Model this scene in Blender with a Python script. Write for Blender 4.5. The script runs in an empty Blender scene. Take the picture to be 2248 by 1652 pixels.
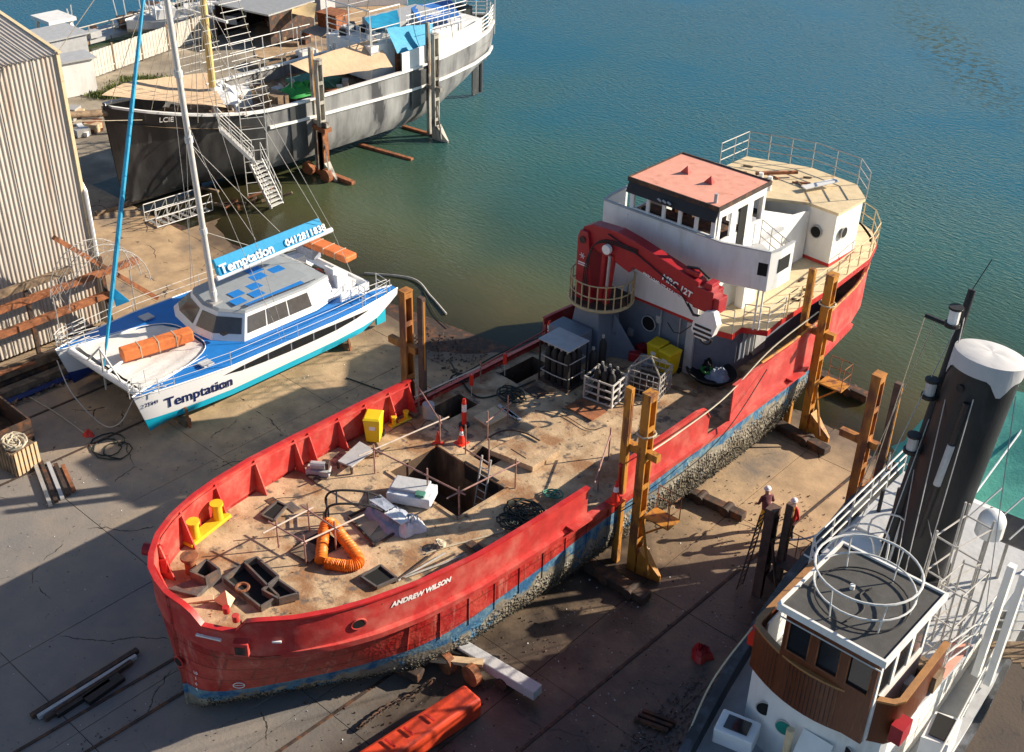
import bpy, bmesh, math, random
from mathutils import Vector, Matrix, Euler
random.seed(7)
sc = bpy.context.scene
COL = sc.collection
R = math.radians
# ------------------------------------------------------------ camera
cam_d = bpy.data.cameras.new('camera'); cam = bpy.data.objects.new('camera', cam_d); COL.objects.link(cam)
PITCH, YAW, ROLL, FOC, CH = R(31.95), R(-41.5), R(1.43), 2600.0, 27.0
fwd = Vector((math.sin(YAW)*math.cos(PITCH), math.cos(YAW)*math.cos(PITCH), -math.sin(PITCH)))
rt = Vector((math.cos(YAW), -math.sin(YAW), 0)); up = rt.cross(fwd)
rt2 = rt*math.cos(ROLL)+up*math.sin(ROLL); up2 = up*math.cos(ROLL)-rt*math.sin(ROLL)
m = Matrix((rt2, up2, -fwd)).transposed().to_4x4(); m.translation = (0, 0, CH)
cam.matrix_world = m
cam_d.sensor_width = 36; cam_d.lens = FOC/2248*36; cam_d.clip_start = .5; cam_d.clip_end = 6000
sc.camera = cam
# ------------------------------------------------------------ light
SUN_EL, SUN_AZ = 25.0, 34.0          # azimuth from +Y towards +X
w = bpy.data.worlds.new('World'); sc.world = w; w.use_nodes = True
nt = w.node_tree; bg = nt.nodes['Background']; sky = nt.nodes.new('ShaderNodeTexSky')
sky.sky_type = 'NISHITA'; sky.sun_disc = False; sky.sun_elevation = R(SUN_EL); sky.sun_rotation = R(SUN_AZ)
sky.air_density = 1.0; sky.dust_density = .6; sky.ozone_density = 2.5
nt.links.new(sky.outputs[0], bg.inputs[0]); bg.inputs[1].default_value = 0.07
sd = bpy.data.lights.new('sun', 'SUN'); sd.energy = 5.0; sd.angle = R(.5); sd.color = (1, .87, .7)
so = bpy.data.objects.new('sun', sd); COL.objects.link(so)
sdir = Vector((math.sin(R(SUN_AZ))*math.cos(R(SUN_EL)), math.cos(R(SUN_AZ))*math.cos(R(SUN_EL)), math.sin(R(SUN_EL))))
so.rotation_euler = sdir.to_track_quat('Z', 'Y').to_euler(); so.location = (0, 0, 60)
sc.view_settings.view_transform = 'Standard'; sc.view_settings.look = 'None'
sc.view_settings.exposure = 0.85; sc.view_settings.gamma = 1
sc.render.resolution_x = 1024; sc.render.resolution_y = 752

# ------------------------------------------------------------ helpers
def at(x, y, z=0.0):
    "point of the place on the level z that the photograph shows at (x, y) of its 2248 px wide copy"
    v = fwd*FOC + rt2*(x-1124) - up2*(y-826)
    return Vector((0, 0, CH)) + v*((z-CH)/v.z)
def atX(x, y, X):
    v = fwd*FOC + rt2*(x-1124) - up2*(y-826)
    return Vector((0, 0, CH)) + v*(X/v.x)
def V(*a): return Vector(a)
ORG = {}
class MB:
    def __init__(s): s.v = []; s.f = []
    def add(s, vs, fs):
        o = len(s.v); s.v += [Vector(v) for v in vs]; s.f += [tuple(i+o for i in f) for f in fs]; return s
    def box(s, c, d, rz=0, mat=None):
        x, y, z = d[0]/2, d[1]/2, d[2]/2
        M_ = mat if mat is not None else Matrix.Translation(c) @ Matrix.Rotation(rz, 4, 'Z')
        vs = [M_ @ V(a*x, b*y, e*z) for a, b, e in ((-1,-1,-1),(1,-1,-1),(1,1,-1),(-1,1,-1),(-1,-1,1),(1,-1,1),(1,1,1),(-1,1,1))]
        return s.add(vs, [(3,2,1,0),(4,5,6,7),(0,1,5,4),(1,2,6,5),(2,3,7,6),(3,0,4,7)])
    def beam(s, p, q, w, h, upv=(0,0,1)):
        p, q = Vector(p), Vector(q); d = (q-p); L = d.length
        if L < 1e-6: return s
        y = d/L; u = Vector(upv); x = y.cross(u)
        if x.length < 1e-4: x = y.cross(V(1, 0, 0))
        x.normalize(); z = x.cross(y)
        M_ = Matrix((x, y, z)).transposed().to_4x4(); M_.translation = (p+q)/2
        return s.box(None, (w, L, h), mat=M_)
    def tube(s, pts, r, n=6, caps=True):
        pts = [Vector(p) for p in pts]
        if len(pts) < 2: return s
        rr = r if isinstance(r, (list, tuple)) else [r]*len(pts)
        rings = []; prev = None
        for i, p in enumerate(pts):
            d = (pts[min(i+1, len(pts)-1)]-pts[max(i-1, 0)])
            if d.length < 1e-7: d = V(0, 0, 1)
            d.normalize()
            if prev is None:
                a = V(0, 0, 1) if abs(d.z) < .9 else V(1, 0, 0)
                x = d.cross(a).normalized()
            else:
                x = (prev - d*prev.dot(d))
                x = x.normalized() if x.length > 1e-5 else d.orthogonal().normalized()
            prev = x; y = d.cross(x)
            rings.append([p + (x*math.cos(2*math.pi*k/n)+y*math.sin(2*math.pi*k/n))*rr[i] for k in range(n)])
        vs = [v for g in rings for v in g]; fs = []
        for i in range(len(pts)-1):
            for k in range(n):
                fs.append((i*n+k, i*n+(k+1) % n, (i+1)*n+(k+1) % n, (i+1)*n+k))
        if caps: fs.append(tuple(range(n-1, -1, -1))); fs.append(tuple((len(pts)-1)*n+k for k in range(n)))
        return s.add(vs, fs)
    def cyl(s, c, r, h, n=16, r2=None):
        c = Vector(c); return s.tube([c, c+V(0, 0, h)], [r, r if r2 is None else r2], n)
    def prism(s, out, z0, z1):
        n = len(out)
        A = sum(out[i][0]*out[(i+1) % n][1]-out[(i+1) % n][0]*out[i][1] for i in range(n))
        if A < 0: out = out[::-1]
        g0 = z0 if callable(z0) else (lambda p: z0); g1 = z1 if callable(z1) else (lambda p: z1)
        vs = [(p[0], p[1], g0(p)) for p in out]+[(p[0], p[1], g1(p)) for p in out]
        fs = [tuple(range(n-1, -1, -1)), tuple(range(n, 2*n))]+[(i, (i+1) % n, n+(i+1) % n, n+i) for i in range(n)]
        return s.add(vs, fs)
    def quad(s, a, b, c, d): return s.add([a, b, c, d], [(0, 1, 2, 3)])
    def plate(s, pts, t):
        "flat polygon in space, thickened by t along its normal"
        pts = [Vector(p) for p in pts]; n = (pts[1]-pts[0]).cross(pts[2]-pts[0]).normalized()*t
        k = len(pts)
        return s.add(pts+[p+n for p in pts], [tuple(range(k-1, -1, -1)), tuple(range(k, 2*k))]+[(i, (i+1) % k, k+(i+1) % k, k+i) for i in range(k)])
    def grid(s, rows, closed=False):
        n = len(rows[0]); vs = [v for r in rows for v in r]; fs = []
        for i in range(len(rows)-1):
            for k in range(n if closed else n-1):
                fs.append((i*n+k, i*n+(k+1) % n, (i+1)*n+(k+1) % n, (i+1)*n+k))
        return s.add(vs, fs)
    def wall(s, path, z0, z1, t, closed=False):
        "vertical sheet of thickness t along a plan path; z0, z1 numbers or functions of the index"
        n = len(path); P = [Vector((p[0], p[1], 0)) for p in path]
        g0 = z0 if callable(z0) else (lambda i: z0); g1 = z1 if callable(z1) else (lambda i: z1)
        rows = []
        for i in range(n):
            a = P[i-1] if (i > 0 or closed) else P[i]; b = P[(i+1) % n] if (i < n-1 or closed) else P[i]
            d = (b-a); d = d.normalized() if d.length > 1e-6 else V(1, 0, 0); nn = V(-d.y, d.x, 0)*t/2
            p = P[i]
            rows.append([p+nn+V(0, 0, g0(i)), p+nn+V(0, 0, g1(i)), p-nn+V(0, 0, g1(i)), p-nn+V(0, 0, g0(i))])
        if closed: rows.append(rows[0])
        s.grid(rows, closed=True)
        if not closed: s.add(rows[0], [(0, 1, 2, 3)]); s.add(rows[-1], [(3, 2, 1, 0)])
        return s
    def build(s, name, mat, parent=None, smooth=False, origin=None, bevel=0):
        o_ = ORG.get(parent.name, Vector()) if parent else (Vector(origin) if origin is not None else (Vector((0, 0, 0)) if not s.v else Vector((sum(v.x for v in s.v)/len(s.v), sum(v.y for v in s.v)/len(s.v), min(v.z for v in s.v)))))
        me = bpy.data.meshes.new(name); me.from_pydata([v-o_ for v in s.v], [], s.f)
        bm = bmesh.new(); bm.from_mesh(me); bmesh.ops.recalc_face_normals(bm, faces=bm.faces)
        if smooth:
            for f in bm.faces: f.smooth = True
            for e in bm.edges:
                if len(e.link_faces) == 2 and e.calc_face_angle(0) > .7: e.smooth = False
        bm.to_mesh(me); bm.free()
        me.materials.append(mat)
        o = bpy.data.objects.new(name, me); COL.objects.link(o)
        if parent: o.parent = parent; ORG[o.name] = o_
        else: o.location = o_; ORG[o.name] = o_
        if bevel:
            b = o.modifiers.new('bevel', 'BEVEL'); b.width = bevel; b.segments = 2; b.limit_method = 'ANGLE'
        return o
def tag(o, label, cat, group=None, kind=None):
    if label: o['label'] = label
    if cat: o['category'] = cat
    if group: o['group'] = group
    if kind: o['kind'] = kind
    return o
def thing(name, label, cat, loc=(0, 0, 0), group=None):
    o = bpy.data.objects.new(name, None); COL.objects.link(o); o.location = loc; o.empty_display_size = .3
    ORG[o.name] = Vector(loc); return tag(o, label, cat, group)
def structure(o): o['kind'] = 'structure'; return o
def dup(root, loc, rz=None, label=None, group=None, sc_=None):
    r = root.copy(); COL.objects.link(r); r.location = loc
    if rz is not None: r.rotation_euler = (0, 0, rz)
    if sc_: r.scale = sc_
    if label: r['label'] = label
    if group: r['group'] = group
    for ch in list(root.children):
        c_ = ch.copy(); COL.objects.link(c_); c_.parent = r
        for g in list(ch.children):
            d_ = g.copy(); COL.objects.link(d_); d_.parent = c_
    return r
def jit(a): return random.uniform(-a, a)

# ------------------------------------------------------------ materials
def mat(name, col, rough=.6, metal=0., var=.12, scale=4., bump=.15, bscale=25., col2=None, c2scale=1.2, c2lo=.5, c2hi=.65, c2amt=1., stretch=None, spec=.5, col3=None, c3scale=6., c3lo=.6, c3hi=.66, coat=0):
    m_ = bpy.data.materials.new(name); m_.use_nodes = True; n = m_.node_tree.nodes; l = m_.node_tree.links
    b = n['Principled BSDF']; b.inputs['Roughness'].default_value = rough; b.inputs['Metallic'].default_value = metal
    b.inputs['Specular IOR Level'].default_value = spec; b.inputs['Coat Weight'].default_value = coat
    tc = n.new('ShaderNodeNewGeometry'); src = tc.outputs['Position']
    if stretch:
        mp = n.new('ShaderNodeMapping'); mp.inputs['Scale'].default_value = stretch; l.new(src, mp.inputs[0]); src = mp.outputs[0]
    def noise(sc_, det=5):
        x = n.new('ShaderNodeTexNoise'); x.inputs['Scale'].default_value = sc_; x.inputs['Detail'].default_value = det; x.inputs['Roughness'].default_value = .62
        l.new(src, x.inputs['Vector']); return x.outputs['Fac']
    def ramp(f, lo, hi, a=1.):
        r_ = n.new('ShaderNodeMapRange'); r_.inputs[1].default_value = lo; r_.inputs[2].default_value = hi; r_.inputs[4].default_value = a; l.new(f, r_.inputs[0]); return r_.outputs[0]
    def mix(f, a, b_):
        x = n.new('ShaderNodeMix'); x.data_type = 'RGBA'; l.new(f, x.inputs[0])
        for s_, i in ((a, 6), (b_, 7)):
            if isinstance(s_, tuple): x.inputs[i].default_value = (*s_, 1)
            else: l.new(s_, x.inputs[i])
        return x.outputs[2]
    lo = tuple(max(0, c_*(1-var)) for c_ in col); hi = tuple(min(1, c_*(1+var)) for c_ in col)
    out = mix(ramp(noise(scale), .3, .7), lo, hi)
    if col2: out = mix(ramp(noise(c2scale, 8), c2lo, c2hi, c2amt), out, col2)
    if col3: out = mix(ramp(noise(c3scale, 8), c3lo, c3hi), out, col3)
    l.new(out, b.inputs['Base Color'])
    if bump:
        bp = n.new('ShaderNodeBump'); bp.inputs['Strength'].default_value = bump; bp.inputs['Distance'].default_value = .05
        l.new(noise(bscale), bp.inputs['Height']); l.new(bp.outputs[0], b.inputs['Normal'])
    m_['h'] = 1
    return m_
def conc_mat():
    m_ = mat('slab_concrete', (.43, .3, .175), .85, var=.28, scale=.9, bump=.25, bscale=9, col2=(.19, .155, .125), c2scale=.3, c2lo=.5, c2hi=.68, col3=(.055, .045, .04), c3scale=2.4, c3lo=.64, c3hi=.7)
    n = m_.node_tree.nodes; l = m_.node_tree.links; b = n['Principled BSDF']; old = b.inputs['Base Color'].links[0].from_socket
    g = n.new('ShaderNodeNewGeometry'); sp = n.new('ShaderNodeSeparateXYZ'); l.new(g.outputs['Position'], sp.inputs[0])
    def rng(f, lo, hi, a=0., b_=1.):
        r_ = n.new('ShaderNodeMapRange'); r_.inputs[1].default_value = lo; r_.inputs[2].default_value = hi; r_.inputs[3].default_value = a; r_.inputs[4].default_value = b_; l.new(f, r_.inputs[0]); return r_.outputs[0]
    def mth(op, a, c_):
        x = n.new('ShaderNodeMath'); x.operation = op
        for i, v in enumerate((a, c_)):
            if isinstance(v, (int, float)): x.inputs[i].default_value = v
            else: l.new(v, x.inputs[i])
        return x.outputs[0]
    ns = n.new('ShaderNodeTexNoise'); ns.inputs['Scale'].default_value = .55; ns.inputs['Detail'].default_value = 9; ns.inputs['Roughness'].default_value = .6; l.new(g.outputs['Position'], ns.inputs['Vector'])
    # damp film close to the water; foreground shade painted in grey and over wet mud
    shade_mix = n.new('ShaderNodeMix'); shade_mix.data_type = 'RGBA'; shade_mix.inputs[7].default_value = (.165, .175, .185, 1); l.new(mth('MULTIPLY', rng(mth('ADD', sp.outputs['Y'], mth('MULTIPLY', ns.outputs['Fac'], 8)), 25, 19), .75), shade_mix.inputs[0]); l.new(old, shade_mix.inputs[6]); old = shade_mix.outputs[2]  # cool grey towards low Y: foreground shade painted into the concrete
    damp = rng(mth('ADD', sp.outputs['Z'], mth('MULTIPLY', ns.outputs['Fac'], .06)), .022, -.02)
    wet_shade = mth('MULTIPLY', mth('MULTIPLY', rng(sp.outputs['X'], -21, -18.5), rng(sp.outputs['Y'], 31, 27)), rng(ns.outputs['Fac'], .36, .55, .65, .97))  # wet mud plus painted shade between the red ship and the steam vessel
    f = mth('MAXIMUM', mth('MAXIMUM', mth('MULTIPLY', damp, .75), wet_shade), mth('MULTIPLY', rng(sp.outputs['X'], -7.2, -6.2), .9))  # last term: wet ground and painted shade right of the steam vessel
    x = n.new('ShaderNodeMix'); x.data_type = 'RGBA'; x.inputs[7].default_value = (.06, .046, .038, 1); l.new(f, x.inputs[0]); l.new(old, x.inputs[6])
    # cracks and pale scratches
    vo = n.new('ShaderNodeTexVoronoi'); vo.feature = 'DISTANCE_TO_EDGE'; vo.inputs['Scale'].default_value = .22
    wp = n.new('ShaderNodeVectorMath'); wp.operation = 'ADD'; wn = n.new('ShaderNodeTexNoise'); wn.inputs['Scale'].default_value = .8; wn.inputs['Detail'].default_value = 6; l.new(g.outputs['Position'], wn.inputs['Vector'])
    l.new(g.outputs['Position'], wp.inputs[0]); l.new(wn.outputs['Color'], wp.inputs[1]); l.new(wp.outputs[0], vo.inputs['Vector'])
    y = n.new('ShaderNodeMix'); y.data_type = 'RGBA'; y.inputs[7].default_value = (.03, .026, .022, 1); l.new(mth('MULTIPLY', rng(vo.outputs['Distance'], .006, .0025), rng(ns.outputs['Fac'], .5, .56)), y.inputs[0]); l.new(x.outputs[2], y.inputs[6]); l.new(y.outputs[2], b.inputs['Base Color'])
    l.new(rng(f, .3, 1, .85, .38), b.inputs['Roughness'])
    return m_
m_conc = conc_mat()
m_earth = mat('yard_ground', (.33, .28, .21), .95, var=.3, scale=.6, bump=.5, bscale=5, col2=(.2, .17, .13), c2scale=.25, c2lo=.45, c2hi=.6)
m_grass = mat('weed_green', (.12, .15, .035), .9, var=.4, scale=8, bump=.6, bscale=30)
m_rustdk = mat('dark_rusty_steel', (.05, .033, .026), .8, var=.4, scale=6, col2=(.16, .065, .028), c2scale=2.5, c2lo=.5, c2hi=.65)
m_rust = mat('orange_rust', (.3, .11, .045), .85, var=.35, scale=5, col2=(.1, .05, .03), c2scale=2)
m_red = mat('red_ship_paint', (.48, .022, .02), .42, var=.14, scale=2.5, col2=(.58, .1, .075), c2scale=1.6, c2lo=.48, c2hi=.75, c2amt=.7, bump=.12, bscale=4, col3=(.2, .05, .03), c3scale=5, c3lo=.68, c3hi=.75)
m_redin = mat('red_bulwark_paint', (.5, .04, .035), .5, var=.18, scale=2.5, col2=(.62, .17, .13), c2scale=1.3, c2lo=.46, c2hi=.7, c2amt=.8, bump=.15, bscale=3, col3=(.16, .05, .03), c3scale=5, c3lo=.66, c3hi=.7)
m_dkred = mat('crane_red', (.36, .015, .022), .4, var=.12, scale=3, bump=.05)
m_deck = mat('weathered_deck', (.5, .36, .22), .8, var=.3, scale=1.6, bump=.35, bscale=12, col2=(.27, .13, .055), c2scale=.7, c2lo=.48, c2hi=.62, c2amt=.9, col3=(.13, .1, .08), c3scale=1.9, c3lo=.55, c3hi=.64)
m_cream = mat('cream_deck_paint', (.66, .53, .33), .75, var=.12, scale=3, bump=.15, col2=(.45, .27, .12), c2scale=1.6, c2lo=.62, c2hi=.72)
m_white = mat('white_paint', (.78, .78, .76), .5, var=.07, scale=2, bump=.06, bscale=3, col2=(.58, .53, .46), c2scale=1.8, c2lo=.54, c2hi=.75, c2amt=.7, stretch=(1, 1, .3), col3=(.42, .25, .14), c3scale=3.2, c3lo=.69, c3hi=.74)
m_gwhite = mat('clean_white_gelcoat', (.82, .83, .83), .28, var=.03, scale=2, bump=0)
m_grey = mat('blue_grey_paint', (.17, .2, .25), .55, var=.12, scale=2, bump=.08, col2=(.12, .12, .13), c2scale=2, c2lo=.6, c2hi=.75)
m_lgrey = mat('light_grey_paint', (.42, .43, .44), .55, var=.12, scale=3)
m_black = mat('black_steel', (.01, .01, .012), .6, var=.3, scale=3)
m_blackhull = mat('black_hull_side', (.035, .035, .037), .5, var=.3, scale=2, col2=(.1, .1, .1), c2scale=.8, c2lo=.45, c2hi=.7, stretch=(1, 1, .25), col3=(.3, .3, .3), c3scale=1.8, c3lo=.64, c3hi=.8)
m_dark = mat('dark_void', (.006, .006, .006), .9, bump=0)
m_glass = mat('dark_window_glass', (.02, .022, .025), .12, var=.2, bump=0, spec=.8)
m_smoke = mat('smoked_acrylic', (.09, .085, .08), .15, var=.15, bump=0, spec=.7)
m_pink = mat('faded_pink_roof', (.74, .34, .25), .7, var=.1, scale=3, col2=(.55, .22, .14), c2scale=2, c2lo=.55, c2hi=.7)
m_yel = mat('yellow_plastic', (.78, .56, .01), .4, var=.06, bump=.03)
m_yelp = mat('yellow_bollard_paint', (.75, .5, .02), .5, var=.12)
m_ypole = mat('ochre_guide_paint', (.5, .215, .025), .65, var=.25, scale=3, col2=(.2, .08, .03), c2scale=3, c2lo=.5, c2hi=.6, stretch=(1, 1, .3))
m_ypole2 = mat('rusty_ochre_paint', (.42, .17, .035), .7, var=.3, scale=3, col2=(.16, .06, .03), c2scale=2, c2lo=.46, c2hi=.6, stretch=(1, 1, .3))
m_brpole = mat('brown_steel_post', (.11, .06, .045), .75, var=.3, scale=3, col2=(.05, .035, .03), c2scale=2)
m_orange = mat('orange_hose', (.8, .2, .015), .5, var=.1, bump=.1)
m_orbag = mat('orange_cover', (.7, .19, .05), .6, var=.15, scale=5, bump=.3, bscale=8)
m_cone = mat('cone_red', (.75, .035, .015), .45, var=.05, bump=0)
m_cblue = mat('cat_deck_blue', (.012, .19, .58), .55, var=.1, scale=2, bump=.05)
m_sblue = mat('sail_cover_blue', (.005, .3, .58), .65, var=.08, scale=4, bump=.2, bscale=6)
m_cyan = mat('cyan_antifoul', (.01, .42, .58), .5, var=.1, scale=2, bump=.05)
m_navy = mat('navy_paint', (.01, .025, .13), .5, var=.1)
m_steel = mat('galvanised_steel', (.42, .42, .41), .45, .3, var=.12)
m_alu = mat('white_aluminium_frame', (.6, .6, .58), .5, var=.1)
m_net = mat('trampoline_white', (.7, .69, .66), .8, var=.08, scale=2, bump=.4, bscale=3)
m_canvas = mat('tan_canvas', (.58, .42, .27), .9, var=.1, scale=2, bump=.5, bscale=4)
m_tarpb = mat('blue_tarp', (.03, .15, .48), .6, var=.25, scale=2, bump=.6, bscale=4)
m_tarpc = mat('cyan_tarp', (.01, .3, .52), .6, var=.15, scale=2, bump=.5, bscale=4)
m_green = mat('green_shade_net', (.14, .52, .4), .85, var=.18, scale=1.2, bump=.3, bscale=12, col2=(.05, .28, .25), c2scale=.4, c2lo=.5, c2hi=.7)
m_wood = mat('varnished_wood', (.13, .036, .012), .35, var=.25, scale=6, stretch=(4, 4, .4), bump=.1, col2=(.28, .12, .05), c2scale=4, c2lo=.6, c2hi=.75)
m_timber = mat('old_timber', (.23, .16, .1), .9, var=.35, scale=3, col2=(.1, .07, .05), c2scale=2)
m_paleply = mat('pale_plywood', (.62, .45, .27), .8, var=.12)
m_iron = mat('corrugated_iron', (.5, .455, .4), .6, .1, var=.12, scale=1.5, stretch=(1, 1, .15), col2=(.4, .25, .16), c2scale=1.2, c2lo=.55, c2hi=.75)
m_rope = mat('pale_rope', (.5, .44, .33), .9, var=.15)
m_dkrope = mat('dark_rope', (.025, .035, .03), .9, var=.4)
m_grope = mat('green_rope', (.06, .2, .15), .9, var=.3)
m_hv = mat('red_workwear', (.55, .03, .02), .8); m_hvb = mat('maroon_workwear', (.16, .05, .06), .8); m_skin = mat('skin', (.5, .28, .19), .6, bump=0)
m_trous = mat('dark_trousers', (.02, .022, .03), .9); m_hat = mat('white_helmet', (.75, .75, .78), .3, bump=0)
m_hiy = mat('yellow_workwear', (.7, .42, .03), .8)
m_bag = mat('white_woven_bag', (.7, .72, .75), .7, var=.12, scale=5, bump=.5, bscale=8)
m_bbag = mat('blue_grey_sheet', (.3, .34, .42), .6, var=.25, scale=5, bump=.5, bscale=8)
m_ybrown = mat('yellow_mast_paint', (.62, .45, .16), .6, var=.1)
m_fun = mat('funnel_black', (.012, .012, .014), .5, var=.4, scale=1.5, col2=(.1, .1, .1), c2scale=1.2, c2lo=.6, c2hi=.85, c2amt=.5, stretch=(1, 1, .3))
m_cover = mat('grey_white_cover', (.48, .49, .5), .7, var=.06, scale=2, bump=.5, bscale=3)
m_dkroof = mat('dark_roof_felt', (.07, .068, .065), .85, var=.2, scale=3)
m_hide = mat('fence_panel_white', (.55, .52, .46), .7, var=.1, scale=2)
m_mud = mat('seabed_mud', (.14, .11, .05), .95, var=.3, scale=.6)

# red hull: paint bands by height along the inclined waterline, fouled bottom
def hull_mat():
    m_ = bpy.data.materials.new('fouled_red_hull'); m_.use_nodes = True; n = m_.node_tree.nodes; l = m_.node_tree.links
    b = n['Principled BSDF']; b.inputs['Roughness'].default_value = .5
    g = n.new('ShaderNodeNewGeometry'); sp = n.new('ShaderNodeSeparateXYZ'); l.new(g.outputs['Position'], sp.inputs[0])
    def math_(op, a, c_):
        x = n.new('ShaderNodeMath'); x.operation = op
        for i, v in enumerate((a, c_)):
            if isinstance(v, (int, float)): x.inputs[i].default_value = v
            else: l.new(v, x.inputs[i])
        return x.outputs[0]
    line = math_('MINIMUM', math_('ADD', math_('MULTIPLY', sp.outputs['Y'], .083), .16), 2.62)
    h = math_('SUBTRACT', sp.outputs['Z'], line)
    def noise(sc_, det=6, st=None):
        x = n.new('ShaderNodeTexNoise'); x.inputs['Scale'].default_value = sc_; x.inputs['Detail'].default_value = det; x.inputs['Roughness'].default_value = .65
        if st:
            mp = n.new('ShaderNodeMapping'); mp.inputs['Scale'].default_value = st; l.new(g.outputs['Position'], mp.inputs[0]); l.new(mp.outputs[0], x.inputs['Vector'])
        else: l.new(g.outputs['Position'], x.inputs['Vector'])
        return x.outputs['Fac']
    def rng(f, lo, hi, a=0., b_=1.):
        r_ = n.new('ShaderNodeMapRange'); r_.inputs[1].default_value = lo; r_.inputs[2].default_value = hi; r_.inputs[3].default_value = a; r_.inputs[4].default_value = b_; l.new(f, r_.inputs[0]); return r_.outputs[0]
    def mix(f, a, b_):
        x = n.new('ShaderNodeMix'); x.data_type = 'RGBA'; l.new(f, x.inputs[0])
        for s_, i in ((a, 6), (b_, 7)):
            if isinstance(s_, tuple): x.inputs[i].default_value = (*s_, 1)
            else: l.new(s_, x.inputs[i])
        return x.outputs[2]
    red = mix(rng(noise(1.1), .42, .68), (.4, .013, .013), (.6, .09, .065))
    red = mix(rng(noise(3.2, 8, (1, 1, .12)), .56, .7, 0, .6), red, (.7, .3, .24))
    red = mix(rng(noise(2.4, 8, (1, 1, .15)), .57, .68, 0, .85), red, (.2, .035, .022))
    wv = n.new('ShaderNodeTexBrick'); wv.inputs['Scale'].default_value = .42; wv.inputs['Mortar Size'].default_value = .012; wv.inputs['Color1'].default_value = (1, 1, 1, 1); wv.inputs['Color2'].default_value = (.86, .86, .86, 1); wv.inputs['Mortar'].default_value = (.45, .45, .45, 1)
    cx = n.new('ShaderNodeCombineXYZ'); l.new(sp.outputs['Y'], cx.inputs[0]); l.new(sp.outputs['Z'], cx.inputs[1]); l.new(cx.outputs[0], wv.inputs['Vector'])
    mu = n.new('ShaderNodeMix'); mu.data_type = 'RGBA'; mu.blend_type = 'MULTIPLY'; mu.inputs[0].default_value = .8; l.new(red, mu.inputs[6]); l.new(wv.outputs['Color'], mu.inputs[7]); red = mu.outputs[2]
    blue = mix(rng(noise(2.5), .4, .65), (.012, .1, .24), (.16, .28, .33))
    foul = mix(rng(noise(1.6), .4, .6), (.27, .25, .2), (.15, .13, .1))
    foul = mix(rng(noise(.8), .55, .6), foul, (.05, .17, .3))
    vo = n.new('ShaderNodeTexVoronoi'); vo.inputs['Scale'].default_value = 9; l.new(g.outputs['Position'], vo.inputs['Vector'])
    mus = mix(rng(vo.outputs['Distance'], .15, .6), (.012, .011, .01), (.13, .11, .075))
    hn = math_('ADD', h, rng(noise(4), .3, .7, -.05, .05))
    hm = math_('ADD', h, rng(noise(1.3, 8), .3, .7, -.55, .55))
    c1 = mix(rng(hm, -1.15, -.95), mus, foul)
    c2 = mix(rng(math_('ADD', h, rng(noise(1.1, 7), .3, .7, -.3, .3)), -.42, -.34), c1, blue)
    c3 = mix(rng(h, -.005, .005), c2, red)
    l.new(c3, b.inputs['Base Color'])
    ro = rng(h, -.05, 0, .9, .42); l.new(ro, b.inputs['Roughness'])
    bp = n.new('ShaderNodeBump'); bp.inputs['Distance'].default_value = .12
    st = rng(hm, -.75, -.5, .9, .1); l.new(st, bp.inputs['Strength'])
    l.new(math_('ADD', vo.outputs['Distance'], math_('MULTIPLY', noise(2.2, 3), .6)), bp.inputs['Height']); l.new(bp.outputs[0], b.inputs['Normal'])
    return m_
m_hull = hull_mat()

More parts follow.
